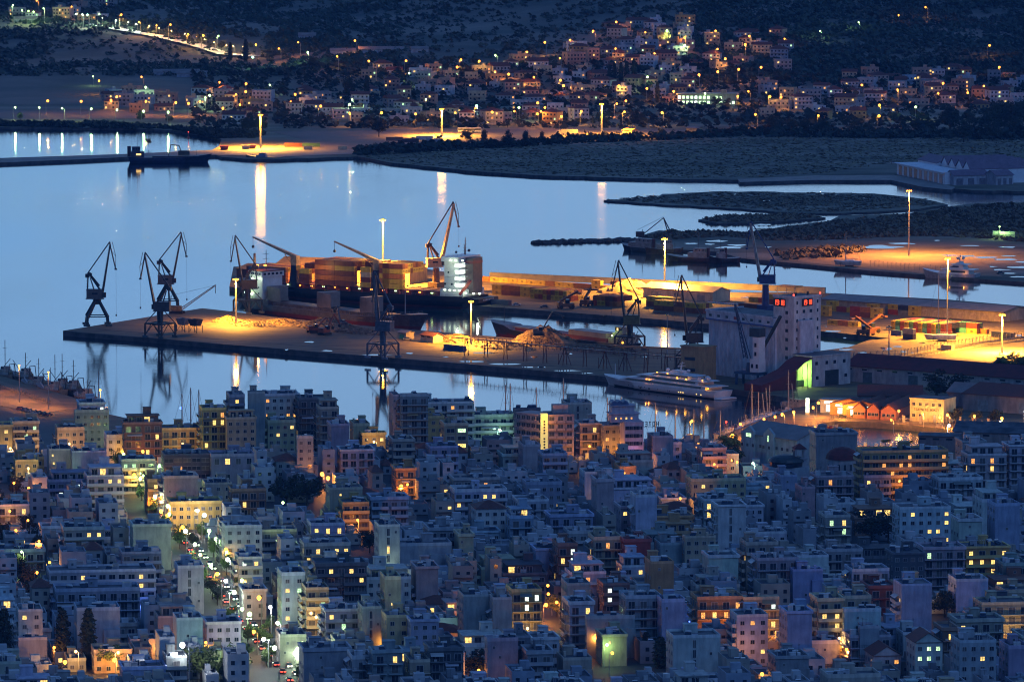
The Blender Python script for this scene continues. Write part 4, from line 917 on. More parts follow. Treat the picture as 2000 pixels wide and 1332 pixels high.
# stern overhang with name strokes
MB().extr([(-6, D - .3), (-6, D - 2.4), (3, .6), (6, D - .3)], 'y', -Bs / 2 * .86, Bs / 2 * .86).build('stern_overhang', 'steel', g)
nm = MB()
for i in range(8): nm.box(-6.06, -6.0, -5 + i * 1.3, -4.2 + i * 1.3, D - 1.6, D - .8)
nm.build('ship_name', 'white_paint', g)
sup = MB().box(3, 17, -10, 10, D, D + 4).box(6, 15, -9, 9, D + 4, D + 18).box(5.5, 16, -10.6, 10.6, D + 18, D + 20.5)
for k in range(1, 5): sup.box(3.4, 15.2, -9.4, 9.4, D + 4 + k * 3.2, D + 4.15 + k * 3.2)
sup.build('superstructure', 'white_paint', g)
MB().box(.5, 5, -4.5, 4.5, D + 2, D + 20).build('funnel', 'paint', g, color=(.12, .08, .08))
MB().box(.4, 5.1, -4.6, 4.6, D + 17, D + 18.5).build('funnel_band', 'paint', g, color=(.3, .05, .05))
for k in range(6): MB().box(16.5, 16.62, -8.5 + k * 3, -6.6 + k * 3, D + 19, D + 20.3).build('window', 'glass', g)
for k in range(5): MB().box(6 + k * 2, 7 + k * 2, -9.08, -9.0, D + 6 + (k % 2) * 6, D + 7 + (k % 2) * 6).build('window', 'glass', g)
# lit stair decks at the stern end of the bridge (their lamplight put in as white glow)
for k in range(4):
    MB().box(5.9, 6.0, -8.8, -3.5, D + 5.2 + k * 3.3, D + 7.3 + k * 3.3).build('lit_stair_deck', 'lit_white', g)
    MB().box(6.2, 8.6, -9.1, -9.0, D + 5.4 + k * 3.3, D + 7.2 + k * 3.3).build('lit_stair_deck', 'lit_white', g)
MB().bar((-1, -9.5, D + 9), (5, -9.7, D + 1.5), 1.6, h=1.2).build('free_fall_lifeboat', 'paint', g, color=(.45, .06, .04))
for x, y, z in [(16.8, -8, D + 19), (16.8, -4, D + 19), (7, -10.8, D + 19), (10, -10.8, D + 19), (3, -10.6, D + 19), (14, -10.2, D + 3.6), (11, -10.2, D + 3.6), (8, -10.2, D + 3.6), (5, -10.2, D + 3.6), (2, -9, D + 2.4), (-2, -8, D + 2.2), (-5, -7, D + 2.2)]:
    o = MB().box(-.4, .4, -.4, .4, -.3, .3).build('deck_light', 'bulb_white', g, loc=(x, y, z))
light(g, (9, -16, D + 16), 1500, 'white', .5); light(g, (4, -14, D + 6), 900, 'white', .5); light(g, (-5, -9, D + 3), 1800, 'white', .5)
m = MB().bar((8, 0, D + 21), (8, 0, D + 30), .5, w2=.2)
for k in range(4): m.bar((8, -2.5 + k * .4, D + 23 + k * 1.7), (8, 2.5 - k * .4, D + 23 + k * 1.7), .15)
m.sph((8, 3.5, D + 23), .8, 8, 5).sph((11, -4, D + 22.5), .7, 8, 5).bar((9.5, 1.5, D + 21), (9.5, 1.5, D + 26), .2); m.build('mast', 'steel', g, color=(.15, .16, .18))
rl = MB(); rail(rl, [(-6, -9.4, D), (3, -10.6, D), (L * .3, -10.7, D)]); rail(rl, [(3, -9.6, D + 4), (17, -9.6, D + 4)]); rail(rl, [(3.4, -10.5, D + 21), (16.4, -10.5, D + 21)]); rl.build('railing', 'galvanised', g)
hc = MB()
for k in range(14): x = 19 + k * (L - 40) / 14; hc.box(x, x + (L - 40) / 14 - 1.2, -9, 9, D, D + 2.2); hc.box(x - .4, x, -10.8, 10.8, D, D + 2.4)
hc.build('hatch_coaming', 'red_sheet', g)
for k in range(14):
    x = 21 + k * (L - 44) / 14; MB().box(x, x + 1.2, -10.6, -10.3, D + 1.3, D + 1.8).build('deck_light', 'bulb_orange' if k % 3 else 'bulb_green', g)
light(g, (17.5, -17, D + 22), 60000, 'warm', .6, spot=80, rot=(0, R(-78), 0)); light(g, (17.5, 2, D + 21), 20000, 'warm', .6, spot=90, rot=(0, R(-75), 0)); light(g, (L * .6, -18, D + 12), 2000, 'warm', .5)  # added spots and fill without fittings, brightening the container stacks
# deck cranes: dark tapering pedestals, pale jibs pointing up to the bow
def deckcrane(x):
    MB().bar((x, -7.5, D - 2), (x, -7.5, D + 11.5), 5.2, w2=3.2).build('crane_pedestal', 'steel', g, color=(.012, .02, .05))
    h = MB().box(x - 1.8, x + 1.8, -9.2, -5.8, D + 11.5, D + 16.5); h.bar((x - 1.2, -7.5, D + 15.7), (x + 26.5, -7.5, D + 25), 2.4, h=1.6, w2=.9); h.bar((x + 1, -7.5, D + 11), (x + 6.5, -7.5, D + 17), .35)
    hb = h.build('crane_jib', 'steel', g, color=(.62, .45, .25)); tx_ = x + 26.4
    MB().bar((tx_, -7.5, D + 25), (tx_, -7.5, D + 20.5), .14).sph((tx_, -7.5, D + 20), .8, 8, 5).build('hook', 'dark_steel', hb)
deckcrane(L * .385); deckcrane(L * .73)
# containers on deck: things of their own (they can be lifted off)
def bay(x0, nx_, heights, cols, where, ft=20):
    a0 = g.rotation_euler.z; u = Vector((math.cos(a0), math.sin(a0), 0)); v = Vector((-u.y, u.x, 0)); k = 0; Lc = 6.06 if ft == 20 else 12.19
    for i in range(nx_):
        for r in range(8):
            for l in range(heights[r % len(heights)]):
                vis = r == 0 or l == heights[r % len(heights)] - 1 or i == 0 and l > 2
                if not vis: continue
                col = cols[k % len(cols)]; k += 1
                q = g.location + u * (x0 + i * (Lc + .2)) - v * (-9.9 + r * 2.47 + 2.44) + Vector((0, 0, D + 2.4 + l * 2.6))
                cont((q.x, q.y, q.z), a0, col, ft, f'{col} container, tier {NUM[l + 1]}, rank {NUM[r + 1]}{", second bay" if i else ""}, {where}', 'containers on the ship deck')
bay(L * .27, 1, [5, 5, 5, 5, 5, 5, 5, 5], [Y, Y, O, Y, B_, Y, O, Y, Y, B_], 'stack next to the bridge', 40)
bay(L * .325, 1, [5, 5, 5, 4, 5, 5, 4, 5], [Y, O, Y, B_, O, Y, Y], 'stack touching the near deck crane')
bay(L * .405, 1, [4, 4, 5, 4, 4, 5, 5, 5], [Y, B_, 'cream', Y, O], 'stack past the near deck crane')
bay(L * .47, 2, [5, 5, 5, 5, 5, 5, 5, 5], [B_, O, B_, Y, B_, B_, O], 'tall brown stack amidships', 40)
bay(L * .66, 1, [3, 3, 4, 3, 4, 3, 3, 3], [B_, B_, Y, O, B_], 'low stack before the far deck crane')
bay(L * .76, 2, [3, 3, 3, 3, 3, 3, 3, 3], [B_, Rd, B_, Y, B_], 'low stack at the bow', 40)
# ---- grey scrap carrier
g, L = ship('bulk_carrier', 'grey bulk carrier with white bridge and raised hatch covers beside the scrap heaps', 'cargo ship', (492, 606), (826, 646), 15, (.13, .12, .125))
Bs = 14; D = 4.6
h = hull(L, Bs, D, bow=.16, stern=.08, sheer=2.2, rake=.05, band=1.0, fore=1.6, foc=.13); h.build('hull', ['steel', 'roof_sheet', 'red_sheet'], g)
MB().box(4, 22, -6.8, 6.8, D - 1, D + 2.6).build('poop_deck', 'steel', g)
s = MB().box(7, 17, -6.4, 6.4, D + 2.6, D + 14).box(6.5, 17.5, -7.2, 7.2, D + 14, D + 16.6); s.build('superstructure', 'white_paint', g)
MB().box(6.4, 17.8, -7.3, 7.3, D + 16.6, D + 17).build('bridge_roof', 'red_sheet', g)
for k in range(5): MB().box(17.45, 17.55, -6 + k * 2.6, -4.3 + k * 2.6, D + 14.8, D + 15.9).build('window', 'glass', g)
for k in range(6): MB().box(7 + k * 1.7, 8.1 + k * 1.7, -7.26, -7.18, D + 14.8, D + 15.9).build('window', 'glass', g)
for (x, z) in ((8.5, 5), (11, 8), (14, 8), (14, 5), (11, 11), (8.5, 11)): MB().box(x - .35, x + .35, -6.48, -6.38, D + z, D + z + .8).build('window', 'glass' if x != 8.5 else 'lit_yellow', g)
MB().box(1.5, 6.5, -3.2, 3.2, D + 2.6, D + 18).build('funnel', 'paint', g, color=(.03, .08, .2))
m = MB().bar((12, 0, D + 17), (12, 0, D + 27), .4, w2=.2)
for z in (20, 22.5, 25): m.bar((12, -2, D + z), (12, 2, D + z), .14)
m.cyl((5, -2, D + 18), (5, -2, D + 25), .7, .6, 8); m.build('mast', 'steel', g, color=(.08, .09, .1))
MB().box(-.5, .5, -.5, .5, -.4, .4).build('deck_light', 'bulb_orange', g, loc=(8.5, -3, D + 19)); MB().box(-.5, .5, -.5, .5, -.4, .4).build('deck_light', 'bulb_orange', g, loc=(15, -3, D + 19.5))
for x, y, z in ((11, -7.8, D + 13), (16.5, -7.8, D + 13.3), (4, -7.2, D + 5.4), (9, -7.2, D + 4.8), (6.5, -7.2, D + 4.6)): MB().box(-.4, .4, -.4, .4, -.35, .35).build('deck_light', 'bulb_white', g, loc=(x, y, z))
light(g, (9, -3, D + 21), 1500, 'orange', .4); light(g, (12, -11, D + 12), 1100, 'white', .4); light(g, (6, -9, D + 5), 700, 'green', .4)
cm_ = MB().box(24, L * .83, -5.4, 5.4, D, D + 1.7)
for k in range(60): x = 24 + k * (L * .83 - 24) / 60; cm_.box(x, x + .18, -5.7, -5.4, D, D + 1.6)
cm_.build('hatch_coaming', 'steel', g, color=(.17, .15, .14))
MB().box(24.5, L * .82, -4.9, 4.9, D + 1.7, D + 1.75).build('painted_hold_shade', 'black', g)  # black sheet over the coaming, painting the shade of the open hold
for x0 in (19.5, L * .44, L * .69):
    hc = MB()
    for k in range(4 if x0 > 20 else 3): hc.box(x0 + k * 1.3, x0 + k * 1.3 + .9, -5.5, 5.5, D + 1.8, D + 9.4)
    hc.box(x0 - .2, x0 + 11, -5.5, -5.1, D + 2, D + 9.0); hc.build('raised_hatch_cover', 'roof_sheet', g)
m = MB().bar((L * .9, 0, D + 3), (L * .9, 0, D + 14), .4, w2=.25); m.build('fore_mast', 'galvanised', g)
rl = MB(); rail(rl, [(L * .85, -5.5, D + 1.9), (L * .95, -3, D + 3.4), (L, 0, D + 4)]); rail(rl, [(1, -6.5, D + 2.6), (22, -6.8, D + 2.6)]); rl.build('railing', 'galvanised', g)
# ---- coaster at the pier, bow left
g, L = ship('coaster', 'old dark coaster with rusty red hold moored behind the biggest scrap heap', 'cargo ship', (1240, 688), (966, 654), 11, (.05, .055, .055)); g.scale.y = -1
Bs = 11; D = 3.6
hull(L, Bs, D, bow=.16, stern=.1, sheer=2.4, rake=.05, fore=1.4, foc=.16, band=.8).build('hull', ['steel', 'roof_sheet', 'red_sheet'], g)
MB().box(16, L * .8, -4.3, 4.3, D, D + 1.8).build('hatch_coaming', 'red_sheet', g)
MB().box(16.5, L * .42, -4.1, 4.1, D + 1.8, D + 4.2).build('stacked_hatch_cover', 'roof_sheet', g)
MB().box(L * .7, L * .82, -4.2, 4.2, D + 1.8, D + 2.4).build('hatch_cover', 'roof_sheet', g)
MB().box(3, 14, -4.8, 4.8, D, D + 2.6).box(4.5, 12, -3.8, 3.8, D + 2.6, D + 5.2).box(5.5, 11, -3.2, 3.2, D + 5.2, D + 8).build('superstructure', 'steel', g, color=(.35, .32, .25))
for k in range(4): MB().box(6 + k * 1.3, 6.9 + k * 1.3, -3.3, -3.18, D + 6.3, D + 7.4).build('window', 'lit_yellow' if k == 2 else 'glass', g)
MB().box(11, 11.1, -2, 2, D + 6.3, D + 7.4).build('window', 'glass', g)
MB().bar((8.5, 0, D + 8), (8.5, 0, D + 15), .25).bar((L * .93, 0, D + 3), (L * .93, 0, D + 11), .25).bar((3, 2, D + 2), (0, 2, D + 6.5), .2).build('mast', 'rail_dark', g)
light(g, (13, -6, D + 5), 350, 'green', .3); light(g, (14, -3, D + 8), 300, 'yellow', .3)
MB().box(-.3, .3, -.3, .3, -.3, .3).build('deck_light', 'bulb_yellow', g, loc=(3, -5.1, D + 1)); MB().box(-.3, .3, -.3, .3, -.3, .3).build('deck_light', 'bulb_green', g, loc=(12.2, -3.9, D + 3.6))
# ---- mega yacht
g, L = ship('motor_yacht', 'long white mega yacht with lit portholes moored at the pier before the silo', 'yacht', (1414, 779), (1186, 750), 11, (.62, .6, .64)); g.scale.y = -1; g.scale.z = .76
Bs = 11.5; D = 4.3
hull(L, Bs, D, bow=.42, stern=.05, sheer=1.8, rake=.05, tran=.9, band=-.1).build('hull', ['white_paint', 'white_paint', 'black'], g)
def slab(x0, x1, y, z0, z1, f0=.0, f1=.0, m='white_paint', name='deck', tr=.5):
    """deck house with raked ends, top narrower"""
    V = [(x0, -y, z0), (x1, -y, z0), (x1, y, z0), (x0, y, z0), (x0 + f0, -y + tr, z1), (x1 - f1, -y + tr, z1), (x1 - f1, y - tr, z1), (x0 + f0, y - tr, z1)]
    return MB().add(V, [(0, 3, 2, 1), (4, 5, 6, 7), (0, 1, 5, 4), (1, 2, 6, 5), (2, 3, 7, 6), (3, 0, 4, 7)]).build(name, m, g)
slab(7, L * .86, 5.2, D, D + 2.3, 0, 9, name='main_deck_house'); slab(10, L * .78, 5.24, D + .9, D + 1.9, 0, 3, 'glass', 'window_band', .1)
slab(3, L * .8, 5.5, D + 2.3, D + 2.7, 0, 2, name='upper_deck'); slab(12, L * .72, 4.9, D + 2.7, D + 4.9, 0, 7); slab(14, L * .67, 4.94, D + 3.4, D + 4.4, 0, 3, 'glass', 'window_band', .1)
slab(8, L * .68, 5.0, D + 4.9, D + 5.3, 1, 3, name='bridge_deck'); slab(18, L * .58, 4.0, D + 5.3, D + 7.2, 0, 5); slab(20, L * .55, 4.04, D + 5.9, D + 6.8, 0, 3, 'glass', 'window_band', .1)
slab(16, L * .5, 4.2, D + 7.2, D + 7.6, 1, 3, name='sun_deck'); slab(26, L * .45, 2.0, D + 7.6, D + 9.4, 1, 3)
slab(-3.5, 2.5, 4.6, .2, 1.0, 0, 0, name='bathing_platform'); slab(.2, 6.5, 4.4, D - .4, D + .2, 0, 0, name='aft_deck')
MB().bar((29, 0, D + 9.4), (28, 0, D + 14.5), .6, w2=.25).bar((28.4, -2.2, D + 12), (28.4, 2.2, D + 12), .25).bar((28.2, -1.4, D + 13.5), (28.2, 1.4, D + 13.5), .2).build('mast', 'white_paint', g)
for x, y, r in ((36, -1.5, 1.0), (26, -2, .9), (26, 2, .9), (12, 1, 1.2), (9, -1, 1.1)): MB().sph((x, y, D + (9.2 if x > 20 else 6.6)), r, 10, 7).build('radar_dome', 'white_paint', g)
MB().bar((L * .93, 0, D + 1.7), (L * .93, 0, D + 8.5), .3, w2=.15).build('bow_mast', 'white_paint', g)
MB().bar((13, -3, D + 6.1), (19, -3, D + 6.3), 1.8, w2=1.0).build('tender', 'tarp', g)
rng = random.Random(3)
for x in (9, 12, 21, 22.5, 24, 30, 31.2, 38, 44, 47, 49, 51, 55, 58): MB().cyl((x, -5.78, 1.9 if x < 40 else 2.2), (x, -5.6, 1.9 if x < 40 else 2.2), .28, n=8).build('porthole', 'lit_yellow' if x in (21, 22.5, 24, 9, 12) else 'glass', g)
for x, y, z, c in ((20, -4.8, D + 5.6, 'yellow'), (26, -4.8, D + 5.8, 'yellow'), (33, -4.4, D + 7.4, 'yellow'), (40, -4.4, D + 7.4, 'yellow'), (46, -5.5, D + 2.9, 'orange'), (9, -4.8, D + 6.0, 'yellow'), (44, -5.5, D + 2.6, 'orange'), (3, -4.5, 1.4, 'yellow'), (6, -4, D + 1.4, 'yellow')):
    MB().box(-.22, .22, -.22, .22, -.2, .2).build('deck_light', 'bulb_' + c, g, loc=(x, y, z)); light(g, (x, y - .6, z + .3), 60, c, .2)
for x in (44, 50): MB().cyl((x, -5.8, 1.6), (x, -5.6, 1.6), .5, n=8).build('porthole', 'glass', g)
# ---- white motor yacht at the marsh quay
g, L = ship('motor_yacht', 'white three-deck motor yacht moored at the marsh quay on the right', 'yacht', (1910, 547), (1806, 542), 8, (.5, .48, .5)); g.scale.y = -1
D = 3.0
hull(L, 8, D, bow=.4, stern=.06, sheer=2.2, rake=.07, tran=.9).build('hull', ['paint', 'white_paint', 'black'], g)
for (x0, x1, y, z0, z1, f0, f1, m, nm_) in ((4, L * .72, 3.5, D, D + 2.3, 0, 4, 'white_paint', 'main_deck_house'), (6, L * .5, 3.54, D + .8, D + 1.8, 0, 1, 'glass', 'window_band'), (1, L * .66, 3.7, D + 2.3, D + 2.7, 0, 3, 'white_paint', 'upper_deck'), (7, L * .58, 3.1, D + 2.7, D + 5, 1, 5, 'white_paint', 'upper_house'), (10, L * .48, 3.14, D + 3.5, D + 4.4, 0, 2, 'glass', 'window_band'), (5, L * .5, 3.2, D + 5, D + 5.3, 1, 3, 'white_paint', 'sun_deck'), (9, L * .4, 2, D + 5.3, D + 6.8, 1, 3, 'white_paint', 'fly_bridge')): slab(x0, x1, y, z0, z1, f0, f1, m, nm_, .2)
MB().bar((11, 0, D + 6.8), (10.5, 0, D + 10), .5).sph((12.5, 1, D + 8.2), .8, 8, 5).sph((9, 1, D + 8.4), .9, 8, 5).build('mast', 'white_paint', g)
MB().box(-.2, .2, -.2, .2, -.2, .2).build('deck_light', 'bulb_yellow', g, loc=(15, -3.6, D + 1.3)); light(g, (6, -5, D + 1), 100, 'orange', .2)
# ---- working boats
def workboat(name, label, cat, ps, pb, B, col, D=2.4, house=(.15, .35, 2.8), hcol=(.4, .32, .26), mast=7, group=None, funnel=True, z=0, extra=None, scl=1):
    g, L = ship(name, label, cat, ps, pb, B, col, group, z)
    if math.cos(g.rotation_euler.z) < 0: g.scale.y = -1
    hull(L, B, D, bow=.32, stern=.14, sheer=1.6 * scl, rake=.06, n=14).build('hull', HS, g)
    a, b, h = house; m = MB().box(L * a, L * b, -B * .34, B * .34, D - .2, D + h).box(L * (a + .02), L * (a + (b - a) * .7), -B * .28, B * .28, D + h, D + h * 1.8); m.build('wheelhouse', 'steel', g, color=hcol)
    for i in range(3): x = L * (a + .02) + (i + .3) * L * (b - a) * .2; MB().box(x, x + .7 * scl, -B * .28 - .06, -B * .28, D + h * 1.3, D + h * 1.62).build('window', 'glass', g)
    m = MB().bar((L * (a + b) / 2, 0, D + h * 1.8), (L * (a + b) / 2, 0, D + h * 1.8 + mast), .22)
    m.bar((L * (a + b) / 2, -1.2, D + h * 1.8 + mast * .7), (L * (a + b) / 2, 1.2, D + h * 1.8 + mast * .7), .12).bar((L * (a + b) / 2, -.7, D + h * 1.8 + mast * .45), (L * (a + b) / 2, .7, D + h * 1.8 + mast * .45), .12)
    m.bar((L * .85, 0, D + 1), (L * .85, 0, D + 1 + mast * .6), .18); m.build('mast', 'rail_dark', g)
    if funnel: MB().cyl((L * a - .6 * scl, 0, D), (L * a - .6 * scl, 0, D + h * 1.9), .9 * scl, n=8).build('funnel', 'steel', g, color=(.1, .03, .03))
    if name == 'fishing_trawler':
        MB().bar((1, -2, D), (1, -1.4, D + 5), .25).bar((1, 2, D), (1, 1.4, D + 5), .25).bar((1, -1.6, D + 5), (1, 1.6, D + 5), .25).bar((L * .5, 0, D + 1), (L * .9, 0, D + 6.5), .2).bar((L * .5, 0, D + 2), (L * .12, 0, D + 7.5), .2).build('gantry', 'rail_dark', g)
        rail(MB(), [(L * .05, -B * .4, D), (L * .6, -B * .45, D), (L * .98, 0, D + 1.5)], 1.0, .1, 1.5).build('railing', 'tank_white', g)
        MB().box(L * .6, L * .7, -B * .25, B * .2, D, D + 1).sph((L * .1, 0, D + .8), 1.1, 7, 5).build('net_heap', 'scrap_light', g)
    tr = MB()
    for k in range(5): tr.cyl((L * (.15 + k * .15), -B / 2 - .15, D - .8), (L * (.15 + k * .15), -B / 2 + .1, D - .8), .45 * scl, n=8)
    tr.build('fender', 'black', g)
    return g, L
g, L = workboat('dredger', 'dark blue dredger with folded grab arm moored at the lagoon mole on the left', 'dredger', (250, 318), (408, 317), 11, (.02, .03, .09), D=3.6, house=(.03, .2, 4), hcol=(.08, .09, .13), mast=7, scl=1.4)
MB().box(L * .3, L * .85, -4, 4, 3.6, 4.6).build('hopper', 'steel', g, color=(.05, .05, .07))
MB().bar((L * .5, -1, 4.5), (L * .53, -1, 12), .6).bar((L * .53, -1, 12), (L * .63, -1, 11.5), .6).bar((L * .63, -1, 11.5), (L * .66, -1, 7), .6).box(L * .62, L * .76, -2.5, 1, 5, 8).build('grab_arm', 'steel', g, color=(.1, .08, .05))
MB().box(L * .1, L * .16, -3.85, -3.75, 5.2, 6.2).build('window', 'lit_yellow', g)
workboat('tugboat', 'dark tug with white deckhouse, leftmost by the end of the rock breakwater', 'tug', (1290, 494), (1218, 488), 8, (.03, .03, .05), house=(.2, .78, 2.8), hcol=(.35, .3, .27), mast=5, group='tugs by the marsh')
workboat('tugboat', 'rusty tug with white bridge seen behind the lit floodlight mast', 'tug', (1328, 492), (1262, 497), 8, (.1, .04, .035), house=(.3, .6, 2.6), hcol=(.4, .33, .27), mast=5, group='tugs by the marsh')
workboat('tugboat', 'dark red tug with tall mast, right of the floodlight mast', 'tug', (1398, 512), (1304, 509), 9, (.07, .025, .03), house=(.18, .55, 2.8), hcol=(.45, .36, .3), mast=11, group='tugs by the marsh')
workboat('tugboat', 'dark tug with small white wheelhouse, rightmost of the moored tugs', 'tug', (1444, 512), (1386, 513), 8, (.04, .025, .03), house=(.5, .75, 3), hcol=(.4, .33, .3), mast=7, group='tugs by the marsh')
# dragline on the marsh bank behind the tugs
g = thing('dragline_crane', 'old dragline with A-shaped boom on the dark bank behind the tugs', 'crane', at(1262, 466, 1.4), 0, color=(.05, .05, .06))
MB().box(-6, -1, -2, 2, 1, 4).build('body', 'steel', g); MB().bar((-1, 0, 3), (10, -1, 12), .5).bar((10, -1.5, 12), (13, -1.5, 2), .6).bar((10, 1.5, 12), (15, 1.5, 2), .6).bar((-5, 0, 5), (10, 0, 12.5), .15).bar((11.3, -1.5, 7), (12.5, 1.5, 7), .3).build('boom', 'steel', g)
# trawlers at the left quay
TR = [((-6, 748), (-2, 712), 'dark trawler bow cut off by the photo edge at the far left', (.1, .06, .05), 4), ((26, 752), (12, 726), 'pale trawler with tall mast and flag, first whole one from the left', (.42, .28, .2), 12), ((66, 756), (46, 734), 'trawler with white wheelhouse and flag, second whole one from the left', (.35, .22, .16), 7), ((92, 772), (66, 748), 'low cream-hulled trawler before the cluster of masts', (.5, .33, .22), 8),
      ((124, 782), (98, 752), 'orange-lit trawler with the tallest T-shaped mast', (.42, .25, .15), 12), ((138, 776), (114, 748), 'dark trawler close behind the T-masted one', (.12, .1, .09), 11), ((160, 780), (130, 754), 'trawler rightmost of the big ones, with a bushy mast', (.2, .16, .14), 9), ((182, 796), (152, 776), 'small fishing boat at the right end of the trawler row', (.4, .27, .2), 4)]
def offs(a, L, ang):
    p = at(a[0], a[1], 0) + Vector((math.cos(ang), math.sin(ang), 0)) * L; return project(p)
for i, (a, b, lb, c, mh) in enumerate(TR): workboat('fishing_trawler', lb, 'trawler', (a[0], a[1] - 8), offs((a[0], a[1] - 8), 19 if i < 7 else 13, R(128)), 6.5, c, D=2.6, house=(.24, .46, 2.0), hcol=(.5, .42, .36), mast=mh, group='trawlers at the left quay', funnel=False)
# far-shore work barge
workboat('work_barge', 'dark flat work barge with a tarpaulin heap below the left far mast', 'barge', (552, 312), (482, 311), 8, (.06, .06, .08), D=1.6, house=(.45, .72, 1.6), hcol=(.3, .32, .4), mast=2, funnel=False)
# ---- sailing yachts
def sailboat(label, px, py, mast, L=12, z=0, rz=None, group='sailing yachts along the jetty', stand=False, col=(.5, .48, .48), lean=0):
    p = at(px, py, z); g = thing('sailing_yacht', label, 'sailing yacht', p, PANG + math.pi / 2 if rz is None else rz, group, color=col)
    if stand: g.location.z += 1.9
    hull(L, L * .3, 1.1, bow=.5, stern=.1, sheer=.4, rake=.07, n=12, tran=.7).build('hull', ['paint', 'white_paint', 'black'], g)
    MB().add([(L * .25, -L * .09, 1.1), (L * .65, -L * .08, 1.1), (L * .65, L * .08, 1.1), (L * .25, L * .09, 1.1), (L * .28, -L * .07, 1.7), (L * .58, -L * .06, 1.6), (L * .58, L * .06, 1.6), (L * .28, L * .07, 1.7)], [(0, 1, 5, 4), (1, 2, 6, 5), (2, 3, 7, 6), (3, 0, 4, 7), (4, 5, 6, 7)]).build('cabin', 'white_paint', g)
    m = MB().bar((L * .58, 0, 1), (L * .58 - lean, 0, mast), .46, w2=.28).bar((L * .57, 0, 2.3), (L * .12, 0, 2.4), .22)
    for k in (.4, .68): m.bar((L * .58, -1, mast * k), (L * .58, 1, mast * k), .1)
    m.build('mast', 'galvanised', g); MB().bar((L * .58, 0, mast), (L, 0, 1.6), .07).bar((L * .58, 0, mast), (0, 0, 1.3), .07).build('stay', 'rail_dark', g)
    if stand:
        s_ = MB(); s_.box(L * .3, L * .6, -.2, .2, -1.9, -.6)
        for x in (.25, .5, .75):
            for y in (-1, 1): s_.bar((L * x, y * L * .12, -1.9), (L * x, y * L * .1, -.1), .16)
        s_.build('stand', 'dark_steel', g)
    return g
SB = [(1437, 843, 26, 'yacht with a short lone mast nearest the jetty lamps at the left'), (1449, 832, 66, 'yacht with the tallest mast of the first jetty group'), (1462, 826, 48, 'yacht with the second tall mast in the jetty group'), (1474, 821, 42, 'yacht with a raked mast in the middle of the jetty group'),
      (1481, 818, 48, 'yacht with thin mast just right of the raked one'), (1484, 815, 50, 'yacht with the rightmost mast of the jetty group'), (1521, 812, 72, 'yacht with a high lone mast left of the green shed light'), (1532, 806, 46, 'yacht with a leaning mast right of the high lone mast')]
for i, (x, y, mpx, lb) in enumerate(SB): p = at(x, y, 0); sailboat(lb, x, y, mpx / ppm(p.y) * 1.22, L=12, lean=1.6 if 'raked' in lb or 'leaning' in lb else 0)
SB2 = [(332, 862, 92, 'yacht mast at the left of the three masts over the roofs'), (349, 866, 107, 'yacht mast in the middle, tallest of the three over the roofs'), (365, 868, 105, 'yacht mast at the right of the three over the roofs'), (965, 866, 113, 'yacht with twin spars behind the round penthouse block'), (974, 868, 118, 'yacht mast just right of the twin spars'), (1078, 866, 126, 'yacht with a single tall mast behind the hotel roof'), (1164, 868, 90, 'yacht mast left of the blue barrel-roofed block, first of two'), (1191, 868, 92, 'yacht mast against the left edge of the blue barrel-roofed block'), (1258, 868, 80, 'yacht mast just right of the magenta-lit block'), (1297, 868, 65, 'yacht mast over the rooftop letters'), (1333, 872, 72, 'yacht mast left of the lit boat'), (1353, 874, 75, 'yacht mast directly over the lit boat'), (1385, 872, 68, 'yacht mast right of the lit boat'), (1025, 868, 110, 'thin yacht mast left of the hotel'), (170, 806, 80, 'yacht mast beside the small fishing boat at the left quay')]
for x, y, mpx, lb in SB2: p = at(x, y, 0); sailboat(lb, x, y, mpx / ppm(p.y), L=13, group='yachts behind the waterfront blocks')
sailboat('white sailing yacht propped up on the lit sandy yard', 1682, 521, 17, L=15, z=1.5, rz=math.pi - .3, group=None, stand=True)
sailboat('white yacht hull on stands beside the dark container rows', 1868, 666, 31, L=15, z=QZ, rz=math.pi, group=None, stand=True, col=(.6, .6, .6))
g, L = workboat('motor_boat', 'white motor cruiser at the end of the lit jetty', 'motor boat', (1438, 853), (1395, 857), 4.6, (.55, .52, .5), D=1.4, house=(.25, .6, 1.4), hcol=(.5, .5, .5), mast=1.5, funnel=False, scl=.5)
g, L = workboat('motor_boat', 'yellow-lit wooden boat standing out behind the roofs', 'motor boat', (1352, 872), (1340, 862), 4, (.5, .4, .2), D=1.4, house=(.3, .6, 1.6), hcol=(.5, .4, .2), mast=7, funnel=False, scl=.5)
light(g, (5, -3, 6), 900, 'yellow', .2); MB().box(-.3, .3, -.3, .3, -.3, .3).build('deck_light', 'bulb_yellow', g, loc=(5, 0, 9.6))
# big covered boat on the jetty head
g, L = workboat('tour_boat', 'wide covered tour boat behind the neon pylon', 'boat', (1572, 806), (1528, 800), 6, (.4, .36, .3), D=2, house=(.1, .85, 2), hcol=(.4, .36, .28), mast=2, funnel=False)
